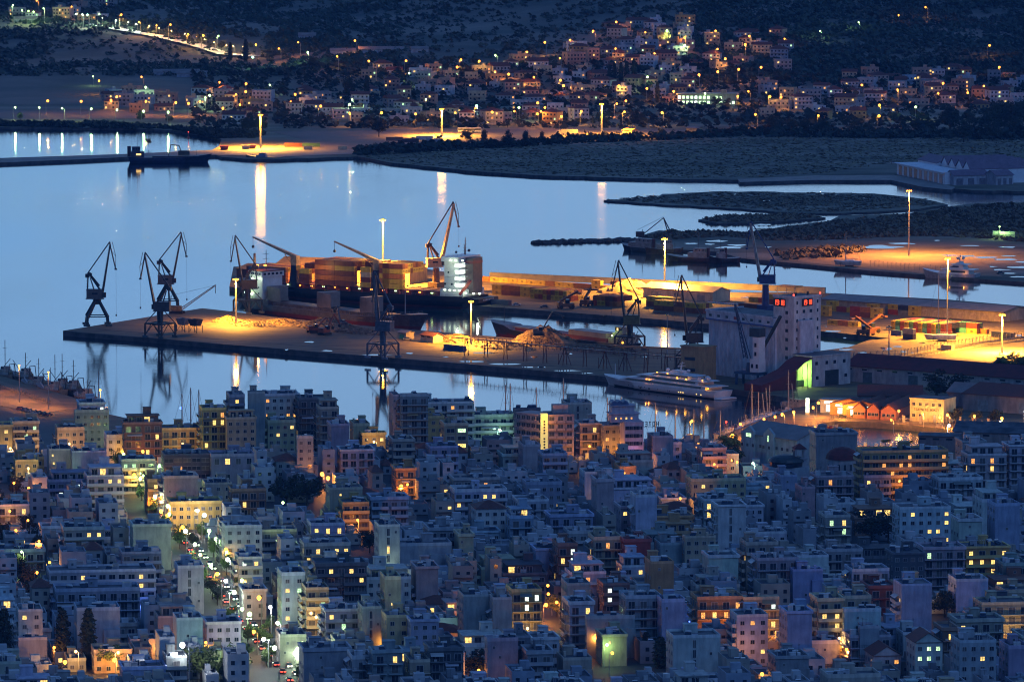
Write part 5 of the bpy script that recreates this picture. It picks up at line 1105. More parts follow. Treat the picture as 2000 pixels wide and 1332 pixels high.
# ---- small fishing boats round the inner basin
def smallboat_mesh():
    m = hull(6.5, 2.2, .8, bow=.45, stern=.15, sheer=.5, rake=.06, n=8, tran=.6); return m.mesh('hull', HS)
sbm = smallboat_mesh(); cabm = MB().box(1.2, 3, -.6, .6, .7, 2.0).box(1, 3.2, -.7, .7, 2, 2.12).mesh('cabin', ['white_paint']); mtm = MB().bar((3.4, 0, .7), (3.4, 0, 4.2), .12).bar((3.4, 0, 2), (.6, 0, 3.2), .08).mesh('mast', ['galvanised'])
rb = random.Random(77); k = 0
def moor(p0, p1, n, side, where, jit=1):
    a = at(p0[0], p0[1], 0); b = at(p1[0], p1[1], 0)
    CN = [('white', (.6, .58, .55)), ('blue', (.06, .12, .3)), ('red', (.35, .06, .05)), ('pale green', (.3, .45, .35)), ('brown', (.2, .1, .06)), ('cream', (.55, .48, .35))]
    for i in range(n):
        q = a.lerp(b, (i + .5) / n); h = heading(a, b) + math.pi / 2 * side + rb.uniform(-.15, .15); nm_, c = CN[rb.randrange(6)]
        g = thing('fishing_boat', f'small {nm_} boat, {ORD[i]} from left {where}', 'fishing boat', (q.x, q.y, 0), h, 'small boats of the inner harbour', color=c, scale=rb.uniform(.8, 1.15))
        put('hull', sbm, g)
        if rb.random() < .7: put('cabin', cabm, g)
        if rb.random() < .6: put('mast', mtm, g)
moor((1636, 827), (1776, 835), 22, 1, 'along the far wall of the small basin')
moor((1790, 836), (1852, 843), 8, 1, 'in the right corner of the basin')
moor((1650, 874), (1780, 872), 12, -1, 'along the near wall of the small basin')
moor((1550, 850), (1628, 826), 16, -1, 'along the left wall of the small basin')
moor((1556, 874), (1640, 872), 10, -1, 'in the near left corner of the basin')
moor((1420, 852), (1556, 801), 20, 1, 'behind the lit jetty lamps')
# ================================================================ far shore: town, lamps, trees
def lamp_meshes():
    A = {}
    A['pole'] = MB().cyl((0, 0, 0), (0, 0, 8), .16, .1, 6).bar((0, 0, 8), (1.3, 0, 8.5), .1).mesh('pole', ['galvanised'])
    for c in ('orange', 'yellow', 'green', 'white', 'cyan', 'red', 'blue', 'pure', 'warm'): A[c] = MB().sph((1.4, 0, 8.35), .48, 8, 5).mesh('lamp_head', ['bulb_' + c])
    return A
LM = lamp_meshes()
def lamp(label, p, c, power, h=8, group='street lamps', big=1.0, pole=True):
    g = thing('street_lamp', label, 'street lamp', p, rnd.uniform(0, 6.28), group, color=(.3, .3, .3))
    s = h / 8
    if pole: o = put('pole', LM['pole'], g); o.scale = (s, s, s)
    o = put('lamp_head', LM[c], g, scale=big); o.location = (1.4 * s - 1.4 * big, 0, 8.35 * s - 8.35 * big)
    if power: light(g, (1.4 * s, 0, 8.35 * s - .9), power, c, .35)
    return g
def arc(n): return ORD[n] if n < 30 else f'number {n + 1}'
# (x, y of the lamp head, colour, strength)
FL = {'on the lit slope road at upper left': [(24, 12, 'green', 1), (43, 24, 'green', 1), (53, 25, 'green', 1), (62, 26, 'green', 1), (76, 4, 'orange', 1), (87, 19, 'green', 1), (136, 15, 'orange', 1), (145, 30, 'white', 1), (163, 31, 'white', 1), (175, 32, 'cyan', 1), (190, 31, 'green', 1), (233, 31, 'orange', 2), (275, 45, 'yellow', 1), (305, 52, 'yellow', .5), (329, 51, 'orange', 2), (365, 70, 'yellow', 1.5), (393, 72, 'yellow', 2), (424, 72, 'green', 1), (502, 90, 'yellow', 1), (498, 114, 'cyan', 2), (549, 97, 'orange', 1)],
      'along the lagoon bank at the left': [(26, 211, 'green', 1), (77, 212, 'green', 1), (126, 213, 'green', 1), (175, 214, 'green', 1), (226, 216, 'green', 1), (276, 219, 'green', 2), (327, 221, 'green', 2), (90, 199, 'orange', 2.5), (158, 200, 'orange', 2.5)],
      'around the left far-shore houses': [(183, 152, 'green', .5), (195, 160, 'yellow', 1), (217, 197, 'orange', 2), (229, 191, 'orange', 2), (281, 153, 'orange', 1), (283, 200, 'orange', 2), (287, 173, 'green', 1.5), (339, 202, 'orange', 2), (368, 204, 'orange', 2), (386, 200, 'orange', 1.5), (402, 192, 'green', 1), (414, 188, 'green', 2), (427, 163, 'orange', 1), (440, 213, 'orange', 2), (457, 186, 'orange', 1), (465, 206, 'orange', 1), (479, 166, 'orange', 2.5), (484, 181, 'orange', 2.5), (530, 168, 'green', .5), (566, 200, 'orange', 1), (580, 186, 'orange', 2), (622, 209, 'orange', 2.5), (587, 85, 'orange', 1), (603, 105, 'green', 1.5), (661, 113, 'yellow', 1)],
      'in the middle of the far town': [(681, 205, 'green', 1.5), (691, 196, 'green', 1), (684, 222, 'yellow', 1), (697, 82, 'orange', 2), (723, 122, 'yellow', 2), (741, 222, 'yellow', 2), (790, 122, 'orange', 2), (795, 146, 'green', 1.5), (812, 224, 'orange', 2), (832, 196, 'green', 1), (887, 222, 'yellow', 1), (898, 118, 'orange', 1.5), (889, 134, 'orange', 2.5), (937, 122, 'yellow', 1.5), (972, 111, 'green', 1), (961, 221, 'yellow', 2), (926, 212, 'orange', 1), (933, 208, 'cyan', 2), (968, 144, 'orange', 1), (991, 147, 'yellow', 2.5), (1009, 219, 'orange', 1), (1014, 212, 'green', 2), (1050, 203, 'orange', 2.5), (1047, 154, 'orange', 1.5), (1052, 219, 'orange', 1), (1045, 224, 'orange', 2), (1066, 212, 'orange', 2), (1092, 229, 'orange', 2), (1067, 86, 'yellow', 2), (1025, 105, 'yellow', 1), (1097, 117, 'orange', 1), (1099, 160, 'orange', 2.5), (1105, 170, 'orange', 2.5)],
      'up in the hillside town': [(1163, 63, 'orange', 2), (1204, 46, 'orange', 2), (1112, 82, 'orange', 2), (1206, 98, 'orange', 1), (1262, 66, 'orange', 1), (1307, 63, 'green', 2), (1339, 76, 'orange', 1), (1337, 91, 'green', 2), (1401, 64, 'orange', 2), (1466, 73, 'orange', 2), (1456, 90, 'orange', 2.5), (1282, 107, 'orange', 1), (1398, 98, 'orange', 1), (1412, 117, 'orange', 2), (1440, 139, 'orange', 2), (1366, 149, 'orange', 2.5), (1404, 144, 'orange', 2.5), (1482, 134, 'orange', 2.5), (1260, 154, 'green', 2), (1205, 171, 'yellow', 2.5), (1263, 177, 'orange', 2), (1218, 199, 'orange', 2), (1200, 204, 'orange', 1)],
      'on the right of the far shore': [(1133, 219, 'yellow', 1.5), (1216, 220, 'yellow', 1.5), (1296, 221, 'yellow', 1.5), (1316, 180, 'orange', 2), (1375, 184, 'green', 1), (1438, 190, 'yellow', 1.5), (1466, 180, 'orange', 1), (1501, 190, 'yellow', 2.5), (1524, 191, 'orange', 1.5), (1480, 225, 'orange', 1.5), (1596, 227, 'yellow', 1), (1687, 168, 'orange', 2), (1719, 207, 'yellow', 2.5), (1713, 228, 'yellow', 2.5), (1788, 211, 'green', 2), (1754, 178, 'orange', 1), (1839, 165, 'orange', 2), (1893, 183, 'orange', 1.5), (1949, 133, 'orange', 2), (1828, 184, 'orange', 1), (1918, 170, 'orange', 1)],
      'alone on the dark right hillside': [(1604, 63, 'green', .6), (1679, 45, 'green', .6), (1756, 31, 'orange', .5), (1812, 17, 'orange', 1.5), (1928, 92, 'orange', 2), (1535, 78, 'orange', .5)]}
for where, L_ in FL.items():
    L_ = sorted(L_); cnt = {}
    for i, (x, y, c, s) in enumerate(L_):
        d = 26 if s > .7 else 18; p = land(x, y + d)
        h = max(5, d / ppm(p.y)); cnt[c] = cnt.get(c, 0)
        wc = {'orange': 'orange', 'yellow': 'yellow', 'green': 'green', 'white': 'white', 'cyan': 'blue-green'}[c]
        lamp(f'{arc(cnt[c])} {wc} lamp from the left {where}', p, c, 6000 * s, h, 'street lamps of the far shore', 1.15 + .4 * s); cnt[c] += 1
# houses
HT = {}
def house_meshes():
    w = {}
    win = MB().box(-.6, .6, -.06, .02, -.6, .6).mesh('window', ['glass'])
    return win
fwin = {'dark': MB().box(-.65, .65, -.07, .02, -.7, .7).mesh('window', ['glass']), 'yellow': MB().box(-.65, .65, -.07, .02, -.7, .7).mesh('window', ['room_yellow']), 'green': MB().box(-.65, .65, -.07, .02, -.7, .7).mesh('window', ['room_green']), 'orange': MB().box(-.65, .65, -.07, .02, -.7, .7).mesh('window', ['room_orange'])}
fbal = {}
def house(label, p, w, d, n, roof, col, rz, group, lit=(), bal=True, seed=0):
    r_ = random.Random(seed); h = 3.1 * n + .4
    g = thing('house', label, 'house', (p.x, p.y, p.z - 1.5), rz, group, color=col); h += 1.5
    MB().box(0, w, 0, d, 0, h).build('wall', 'plaster', g)
    if roof == 'flat':
        m = MB().box(.2, w - .2, .2, d - .2, h, h + .12, 1)
        for (a, b, c, e) in ((-.1, w + .1, -.1, .15), (-.1, w + .1, d - .15, d + .1), (-.1, .15, .15, d - .15), (w - .15, w + .1, .15, d - .15)): m.box(a, b, c, e, h - .2, h + .8, 0)
        if r_.random() < .7: x = r_.uniform(.2, .6) * w; m.box(x, x + 2.8, d * .4, d * .4 + 3, h + .1, h + 2.8, 0)
        m.build('roof', ['plaster', 'roof_screed'], g)
    else:
        e = .6; rr = d * .22; k = d / 2 if roof == 'hip' else 0
        k = min(k, w * .45)
        V = [(-e, -e, h), (w + e, -e, h), (w + e, d + e, h), (-e, d + e, h), (k, d / 2, h + rr), (w - k, d / 2, h + rr)] if roof == 'hip' else [(-e, -e, h), (w + e, -e, h), (w + e, d + e, h), (-e, d + e, h), (-e, d / 2, h + rr), (w + e, d / 2, h + rr)]
        m = MB().add(V, [(0, 1, 5, 4), (2, 3, 4, 5), (1, 2, 5), (3, 0, 4), (0, 3, 2, 1)]); m.box(w * .3, w * .3 + .6, d * .6, d * .6 + .6, h, h + rr + .8); m.build('roof', 'roof_tile', g)
    nw = max(2, int(w / 2.8)); k = 0
    for f in range(n):
        for i in range(nw):
            x = (i + .5) * w / nw; z = 1.5 + f * 3.1 + 1.7
            kind = lit[k % len(lit)] if lit and (k * 7 + seed) % 5 == 0 else 'dark'; k += 1
            if f == 0 and n > 1 and i % 2: continue
            put('window', fwin[kind], g, (x, -.01, z))
        if f and bal:
            bw_ = w * .8; m = MB().box(w * .1, w * .9, -1.3, 0, 1.5 + f * 3.1 - .1, 1.5 + f * 3.1 + .12).box(w * .1, w * .9, -1.32, -1.24, 1.5 + f * 3.1 + .12, 1.5 + f * 3.1 + .95); m.build('balcony', 'plaster', g)
    for f in range(n): put('window', fwin['dark'], g, (-.01, d * .5, 1.5 + f * 3.1 + 1.7), -math.pi / 2)
    return g
HC = [('white', (.45, .46, .5)), ('cream', (.45, .38, .26)), ('pinkish', (.42, .28, .22)), ('grey', (.28, .28, .3)), ('ochre', (.42, .27, .12)), ('pale blue', (.3, .36, .45))]
rh = random.Random(5); HOUSES = []; HP = []
FLM = [(1380, 190, 'green-windowed long block'), (1213, 150, 'cypress group'), (681, 175, 'broad dark tree'), (863, 235, 'middle floodlight mast'), (1175, 230, 'right floodlight mast'), (509, 240, 'left floodlight mast'), (890, 255, 'striped bus'), (400, 95, 'slope road'), (60, 30, 'lorry row'), (370, 150, 'pale greenhouse'), (1284, 190, 'single poplar'), (1420, 208, 'yellow-lit bush'), (1340, 120, 'dark hilltop tree'), (1712, 235, 'bright yellow tree'), (1500, 195, 'yellow-lit poplar'), (990, 165, 'lit town-centre poplar'), (1230, 60, 'topmost white houses'), (1490, 80, 'last hillside lamps'), (1660, 170, 'right hill-foot lamp'), (1850, 160, 'far right street lamp'), (1950, 140, 'edge hillside lamp'), (835, 150, 'green-white town lamps'), (460, 190, 'twin orange lamps'), (240, 200, 'orange bank lamps'), (580, 190, 'orange lamp pair'), (1100, 165, 'hill-foot lamp pair'), (745, 105, 'wide pale shed')]
ZN = [('left far-shore row', [(198, 188, 500, 222)], 22), ('lagoon-end houses', [(430, 225, 500, 245)], 3), ('upper left sheds and houses', [(0, 30, 190, 48), (130, 8, 200, 16)], 9), ('houses above the left of the lorry park', [(560, 180, 700, 240)], 17), ('centre of the far town', [(690, 140, 980, 245)], 42), ('town centre right of the tall trees', [(980, 125, 1130, 245)], 28), ('lower hillside town', [(1090, 100, 1330, 200)], 44), ('top of the hillside town', [(1180, 52, 1330, 98)], 20), ('right end of the hillside town', [(1330, 70, 1520, 150)], 17), ('right far-shore quarter', [(1480, 175, 1760, 235)], 24), ('far right quarter', [(1760, 145, 2010, 215)], 24), ('hillside edge above the right quarter', [(1630, 155, 1830, 180)], 8)]
for zn, rects, n in ZN:
    got = []; tries = 0
    while len(got) < n and tries < 600:
        tries += 1; x0, y0, x1, y1 = rects[rh.randrange(len(rects))]; x = rh.uniform(x0, x1); y = rh.uniform(y0, y1); p = land(x, y)
        if any(abs(p.x - q.x) < 15 and abs(p.y - q.y) < 24 for q in HOUSES): continue
        HOUSES.append(p); got.append((x, y, p))
    got.sort(key=lambda t: t[0])
    for i, (x, y, p) in enumerate(got):
        cn, c = HC[rh.choices(range(6), [5, 3, 2, 2, 1, 1])[0]]; v = rh.uniform(1.0, 1.45); c = tuple(a * v for a in c); roof = rh.choices(['flat', 'hip', 'gable'], [6, 3, 2])[0]; st = rh.choice([1, 2, 2, 2, 3]); w = rh.uniform(9, 17); d = rh.uniform(9, 13)
        rz = rh.uniform(-.5, .5)
        g = house('x', p, w, d, st, roof, c, rz, 'houses of the far town', lit=['yellow', 'orange', 'yellow', 'green'] if rh.random() < .75 else (), seed=rh.randrange(999))
        HP.append((g, f'{NUM[st]}-storey {cn} {"flat-roofed" if roof == "flat" else "tile-roofed"} house', '', (x, y)))
single_out(HP, FLM)
# lit school block with green-white windows
a = at(1322, 202, 1.6); g = thing('school_building', 'long two-storey block with bright green-white windows on the far shore', 'building', land(1322, 206), -.12, color=(.3, .3, .33))
Lw = 118 / ppm(g.location.y); MB().box(0, Lw, 0, 14, 0, 8.6).box(-.4, Lw + .4, -.8, 14.4, 8.6, 9.3).build('wall', 'plaster', g); MB().box(0, Lw, 0, 13.8, 9.3, 9.4).box(14, 18, 5, 9, 9.4, 12).box(34, 38, 5, 9, 9.4, 12).build('roof', 'roof_sheet', g)
for i in range(14):
    for f in range(2):
        if i in (8,) or (f == 1 and i > 10): continue
        put('window', MB().box(-1.0, 1.0, -.1, .02, -1.1, 1.1).mesh('window', ['lit_green' if i % 4 else 'lit_white']), g, ((i + .6) * Lw / 14.5, -.02, 2.3 + f * 3.9))
light(g, (Lw / 2, -9, 5), 1500, 'green', .5)
# white factory with saw-tooth halls on the right shore
mat('roof_mauve', (.24, .17, .22), c2=(.18, .13, .17), scale=.3)
mat('factory_white', (.8, .82, .86), c2=(.66, .68, .72), scale=.2)
a = at(1745, 349, 1.5)
g = thing('waterside_factory', 'white waterside factory with four saw-tooth gables and mauve roofs', 'factory', at(1752, 341, 1.5), at(1752, 341, 1.5) and heading(at(1752, 341, 1.5), at(1846, 361, 1.5)), color=(.5, .5, .54))
L = (at(1846, 361, 1.5) - at(1752, 341, 1.5)).length
MB().box(0, L, 0, 16, 0, 7.5).box(-.3, L + .3, -2.2, 16, 7.5, 7.9).build('front_wing', 'factory_white', g)
for i in range(9): MB().box(-3, 3, -.1, .02, 0, 6).build('door', 'steel', g, loc=((i + .7) * L / 9.5, -.02, .2), color=(.12, .12, .14) if i < 4 else (.25, .25, .3))
for i in range(4): x = L * .38 + i * L * .15; MB().extr([(x, 0), (x, 9), (x + L * .07, 14), (x + L * .14, 9), (x + L * .14, 0)], 'y', 18, 60).build('saw_tooth_hall', 'factory_white', g); MB().extr([(x - .3, 9.2), (x + L * .07, 14.3), (x + L * .14 + .3, 9.2), (x + L * .14 + .3, 9.6), (x + L * .07, 14.8), (x - .3, 9.6)], 'y', 17.5, 60.5).build('roof', 'roof_mauve', g)
for i in range(8): x = L * .4 + i * L * .075; MB().box(x, x + L * .03, 17.9, 18, 4.5, 6).build('window', 'glass', g)
MB().extr([(16, 0), (16, 9), (24, 12.5), (32, 9), (32, 0)], 'x', -4, L * .36).build('rear_hall', 'factory_white', g); MB().extr([(15.6, 9), (24, 12.8), (32.4, 9), (32.4, 9.4), (24, 13.2), (15.6, 9.4)], 'x', -4.4, L * .36).build('roof', 'roof_mauve', g)
for nm_, pa, pb, lb in (('gatehouse', (1863, 362), (1930, 360), 'white gatehouse with mauve roof right of the waterside factory'), ('boat_store', (1946, 362), (1979, 360), 'small white store with mauve roof, rightmost by the factory')):
    gable(nm_, lb, 'building', pa, pb, 12, 6, 3, (.5, .5, .54), 'roof_mauve', doors=3, dcol=(.2, .2, .25), z=1.5)
flat('factory_quay', [(1440, 350), (1590, 343), (1745, 342), (1800, 350), (1866, 366), (1858, 371), (1800, 365), (1740, 352), (1590, 352), (1445, 356)], 1.7, 'concrete', z0=-3, side='quay_wall')
# trees
def tree_mesh(kind, seed):
    r_ = np.random.RandomState(seed); V = []; F = []
    if kind == 'cypress': cl = [(0, 0, z, .11 * (1 - ((z - .45) / .62) ** 2) + .02) for z in np.linspace(.08, .97, 16)]; per = 75; ls = .035
    elif kind == 'pine': cl = [(r_.uniform(-.33, .33), r_.uniform(-.33, .33), r_.uniform(.62, .86), r_.uniform(.12, .2)) for _ in range(14)]; per = 90; ls = .035
    elif kind == 'eucalypt': cl = [(r_.uniform(-.18, .18), r_.uniform(-.18, .18), r_.uniform(.3, .9), r_.uniform(.1, .17)) for _ in range(15)]; per = 80; ls = .035
    else: cl = [(r_.uniform(-.26, .26), r_.uniform(-.26, .26), r_.uniform(.35, .82), r_.uniform(.12, .22)) for _ in range(15)]; per = 85; ls = .04
    for (x, y, z, r) in cl:
        for k in range(per):
            d = r_.randn(3); d /= np.linalg.norm(d); q = r * r_.uniform(.6, 1.08); c = np.array([x, y, z]) + d * q * np.array([1, 1, .8 if kind != 'cypress' else .9])
            u = r_.randn(3); u /= np.linalg.norm(u); w = np.cross(u, d); w /= (np.linalg.norm(w) + 1e-6); s = ls * r_.uniform(.6, 1.3)
            n = len(V); V += [tuple(c - u * s), tuple(c - w * s * .6), tuple(c + u * s), tuple(c + w * s * .6)]; F.append((n, n + 1, n + 2, n + 3))
    me = bpy.data.meshes.new('crown'); me.from_pydata(V, [], F); me.materials.append(MATS['foliage'])
    t = MB().cyl((0, 0, 0), (0, 0, .5 if kind != 'cypress' else .3), .028, .015, 7)
    if kind != 'cypress':
        for k in range(6): x, y, z, r = cl[k]; t.cyl((0, 0, .3 + .03 * k), (x, y, z), .012, .005, 5)
    return me, t.mesh('trunk', ['bark'])
TM = {k: [tree_mesh(k, s) for s in range(3)] for k in ('round', 'pine', 'cypress', 'eucalypt')}
def tree(label, p, h, kind='round', group=None, col=(.04, .055, .03), wide=1.0, cat='tree'):
    r_ = rnd.randrange(3); g = thing({'round': 'broadleaf_tree', 'pine': 'pine_tree', 'cypress': 'cypress_tree', 'eucalypt': 'eucalyptus_tree', 'palm': 'palm_tree'}[kind], label, cat, p, rnd.uniform(0, 6.28), group, color=col)
    g.scale = (h * wide, h * wide, h); cm, tm = TM[kind][r_]; put('crown', cm, g); put('trunk', tm, g); return g
TL = [(740, 268, 40, 'round', 'roundish tree by the parked lorries'), (858, 278, 16, 'round', 'small round tree right of the white lorry'), (912, 280, 30, 'round', 'sparse lit tree at the lorry park edge, left of the dark ones'), (945, 283, 30, 'eucalypt', 'dark tree at the lorry park edge, second from the left'), (991, 289, 38, 'eucalypt', 'tall dark tree at the lorry park edge, middle one'), (1026, 288, 34, 'eucalypt', 'broad dark tree right of the tallest one at the lorry park edge'), (1058, 276, 20, 'eucalypt', 'small dark tree, rightmost at the lorry park edge'),
      (681, 197, 50, 'eucalypt', 'broad dark tree standing over the centre-left houses'), (716, 197, 48, 'cypress', 'slim poplar just right of the broad dark tree'), (1190, 162, 34, 'cypress', 'leftmost dark cypress of the hillside group'), (1200, 163, 38, 'cypress', 'second dark cypress of the hillside group'), (1213, 163, 40, 'cypress', 'third and widest dark cypress of the hillside group'), (1224, 163, 42, 'cypress', 'fourth dark cypress of the hillside group'), (1238, 164, 46, 'cypress', 'tall rightmost cypress of the hillside group'),
      (1284, 203, 40, 'cypress', 'single poplar between houses and lit block'), (1340, 130, 26, 'round', 'dark tree among the top houses'), (1398, 212, 26, 'round', 'dark tree before the green-lit block'), (1420, 212, 22, 'round', 'yellow-lit bush beside the green-lit block'), (1500, 208, 26, 'cypress', 'yellow-lit poplar by a street lamp on the right'), (1712, 244, 26, 'round', 'bright yellow-lit tree by the right-hand road'), (450, 120, 36, 'cypress', 'tall dark poplar at the end of the lit slope road'), (480, 122, 44, 'cypress', 'taller dark poplar right of the slope road end'), (393, 92, 28, 'round', 'orange-lit tree on the slope road'), (367, 88, 22, 'round', 'smaller orange-lit tree on the slope road'), (243, 56, 22, 'round', 'orange-lit tree at the top of the slope road'), (432, 102, 22, 'round', 'green-lit tree on the slope road'), (610, 134, 26, 'round', 'green-lit tree beside the middle slope lamps'), (276, 240, 26, 'round', 'green-lit round bush on the lagoon bank'), (38, 236, 18, 'round', 'dark bush at the left of the lagoon bank'), (330, 242, 20, 'round', 'green-lit shrub right of the round bush on the bank'), (822, 245, 26, 'round', 'orange-lit tree behind the bus'), (845, 245, 20, 'round', 'dark tree right of the bus'), (990, 178, 28, 'cypress', 'yellow-lit poplar amid the town centre'), (1240, 250, 26, 'round', 'dark clump right of the right-hand floodlight mast'),
      (1290, 268, 20, 'round', 'lone lit yellowish shrub near the right floodlight'), (290, 285, 16, 'round', 'small lit tree on the lagoon mole')]
for i, (x, y, hp, k, lb) in enumerate(TL):
    p = land(x, y); tree(lb, p, hp / ppm(p.y), k, 'trees of the far shore', wide=1.0 if k != 'round' else 1.1, col=(.07, .075, .035) if 'lit' in lb else (.028, .04, .03))  # lit ones get brighter leaves: lamplight painted into the crown colour
rt = random.Random(31); n = 0
for (x0, y0, x1, y1, cnt_, hp, where) in ((1500, 252, 1990, 262, 34, 24, 'in the dark belt along the right far shore'), (1850, 235, 2000, 280, 14, 44, 'in the tall dark wood at the right edge'), (560, 243, 1480, 250, 26, 16, 'in the hedge line behind the lorry park'), (420, 250, 530, 262, 9, 26, 'in the dark clump left of the lorry park')):
    P = sorted((rt.uniform(x0, x1), rt.uniform(y0, y1)) for _ in range(cnt_))
    for i, (x, y) in enumerate(P):
        p = land(x, y); tree(f'dark tree {where}', p, hp * rt.uniform(.7, 1.25) / ppm(p.y), rt.choice(['round', 'eucalypt']), 'dark tree belts of the far shore', wide=1.2)
# slope road, surface paled to imitate the bright light trail
pts = [(150, 45), (233, 60), (300, 72), (380, 90), (440, 108), (500, 113)]
P = [land(x, y) for x, y in pts]; m = MB(); V = []
for i, p in enumerate(P):
    d = (P[min(i + 1, len(P) - 1)] - P[max(i - 1, 0)]).normalized(); s = Vector((-d.y, d.x, 0)) * 7; V += [p + s + Vector((0, 0, .9)), p - s + Vector((0, 0, .9))]
struct(m.add(V, [(2 * i, 2 * i + 1, 2 * i + 3, 2 * i + 2) for i in range(len(P) - 1)]).build('slope_road', 'tarp'))
for i in range(14):  # added lamps that draw the bright trail along the road
    t = i / 13 * (len(P) - 2) + .6; k = min(int(t), len(P) - 2); p = P[k].lerp(P[k + 1], t - k)
    lamp(f'{ORD[i]} added lamp from the left brightening the slope road', p + Vector((0, 4, .5)), 'warm' if i > 3 else 'white', 9000, 7, 'added lamps of the slope road', 1.0)
# pale greenhouse roofs and sheds
for i, (x, y, w, lb) in enumerate(((345, 148, 90, 'long pale greenhouse below the slope road'), (375, 152, 60, 'shorter pale greenhouse in front of the long one'), (745, 104, 90, 'wide low pale shed left of the bare slope'), (670, 108, 50, 'low pale shed by the middle slope lamps'), (600, 76, 34, 'small pale hut row high on the left slope'), (50, 45, 46, 'row of parked lorries like white sheds at upper left'), (820, 104, 34, 'white low house on the bare slope edge'))):
    p = land(x, y); s = ppm(p.y); g = thing('greenhouse' if 'green' in lb else 'farm_shed', lb, 'shed', (p.x - w / s / 2, p.y, p.z - .5), .05, color=(.4, .42, .48)); Lw = w / s
    MB().extr([(0, 0), (0, 3), (6, 5), (12, 3), (12, 0)], 'x', 0, Lw).build('wall', 'plaster', g); MB().extr([(-.3, 3.05), (6, 5.2), (12.3, 3.05), (12.3, 3.3), (6, 5.45), (-.3, 3.3)], 'x', -.3, Lw + .3).build('roof', 'roof_sheet', g)
# ---- vehicles
def veh_meshes():
    M_ = {}
    b = MB().add([(-2.1, -.85, .35), (2.1, -.85, .35), (2.1, .85, .35), (-2.1, .85, .35), (-2.1, -.85, .85), (2.15, -.82, .8), (2.15, .82, .8), (-2.1, .85, .85), (-1.9, -.8, .95), (1.2, -.8, .95)], [(0, 1, 5, 4), (1, 2, 6, 5), (2, 3, 7, 6), (3, 0, 4, 7), (4, 5, 6, 7), (0, 3, 2, 1)])
    b.add([(-1.7, -.78, .85), (1.1, -.78, .85), (1.1, .78, .85), (-1.7, .78, .85), (-1.3, -.65, 1.42), (.45, -.65, 1.42), (.45, .65, 1.42), (-1.3, .65, 1.42)], [(4, 5, 6, 7)])
    M_['body'] = b.mesh('body', ['paint'])
    M_['glasshouse'] = MB().add([(-1.7, -.78, .85), (1.1, -.78, .85), (1.1, .78, .85), (-1.7, .78, .85), (-1.3, -.65, 1.41), (.45, -.65, 1.41), (.45, .65, 1.41), (-1.3, .65, 1.41)], [(0, 1, 5, 4), (1, 2, 6, 5), (2, 3, 7, 6), (3, 0, 4, 7)]).mesh('window', ['glass'])
    M_['wheel'] = MB().cyl((0, -.12, 0), (0, .12, 0), .33, n=10).mesh('wheel', ['black'])
    M_['head'] = MB().box(-.05, .1, -.3, .3, -.18, .2).mesh('headlight', ['bulb_white']); M_['tail'] = MB().box(-.08, .05, -.3, .3, -.15, .15).mesh('tail_light', ['bulb_red']); M_['off'] = MB().box(-.05, .05, -.2, .2, -.1, .1).mesh('headlight', ['tarp'])
    return M_
VM = veh_meshes()
def car(label, p, rz, col, group=None, lights=False):
    g = thing('parked_car' if not lights else 'moving_car', label, 'car', p, rz, group, color=col); put('body', VM['body'], g); put('window', VM['glasshouse'], g)
    for x in (-1.3, 1.35):
        for y in (-.78, .78): put('wheel', VM['wheel'], g, (x, y, .33))
    for y in (-.55, .55): put('headlight', VM['head' if lights else 'off'], g, (2.12, y, .65)); put('tail_light', VM['tail'], g, (-2.12, y, .72)) if lights else None
    return g
for (x, y, rz, c, lb, z) in ((1009, 597, 0, (.6, .6, .6), 'white car parked on the outer quay edge', QZ), (1063, 601, 3.1, (.03, .04, .07), 'dark car parked on the outer quay edge', QZ), (796, 664, 0, (.4, .4, .42), 'silver car by the orange-roofed pier hut', QZ), (1954, 535, .2, (.05, .06, .08), 'dark car parked beside the white motor yacht', 1.5), (1802, 827 - 10, 0, (.5, .5, .5), 'silver car parked left of the custom house', QZ), (1766, 820, 0, (.6, .6, .6), 'white van-like car before the terracotta sheds', QZ), (1745, 303 + 17, 0, (.6, .6, .6), 'white car left of the waterside factory', 1.6), (1645, 815, 0, (.04, .04, .05), 'dark car before the lit kiosks, left', QZ), (1672, 815, 0, (.05, .05, .05), 'dark car before the lit kiosks, right', QZ), (1690, 813, 0, (.5, .5, .5), 'pale car right of the orange kiosk', QZ)):
    car(lb, at(x, y, z + .05), rz, c)
def truck(label, px, py, rz, kind, col, ccol=(.4, .4, .4), name='lorry', z=1.7):
    g = thing(name, label, 'lorry' if kind != 'bus' else 'bus', at(px, py, z), rz, color=col)
    L = {'trailer': 12, 'lorry': 12, 'bus': 17}[kind]
    if kind == 'bus': MB().box(0, L, -1.4, 1.4, .5, 3.4).build('body', 'paint', g); MB().box(.3, L - .3, -1.46, -1.38, 1.7, 2.8).build('window', 'glass', g)
    else: MB().box(0, L, -1.3, 1.3, 1.3, 4).build('box_body', 'paint', g)
    if kind == 'lorry': MB().box(-3, -.3, -1.2, 1.2, .7, 3.2).build('cab', 'paint', g, color=ccol); MB().box(-2.9, -1.6, -1.26, -1.2, 2, 3).build('window', 'glass', g)
    for x in (1.5, L - 1.5, L - 3): MB().cyl((x, -1.3, .5), (x, -.9, .5), .5, n=10).build('wheel', 'black', g)
truck('brown box trailer standing alone at the left of the lorry park', 754, 279, 0, 'trailer', (.25, .12, .08))
truck('dark lorry with reddish roof, second from the left in the lorry park', 785, 282, 0, 'lorry', (.08, .05, .06), (.2, .05, .04))
truck('white lorry behind the dark one in the lorry park', 812, 277, 0, 'lorry', (.6, .6, .62)); truck('low grey trailer under the round tree in the lorry park', 832, 282, 0, 'trailer', (.3, .33, .4))
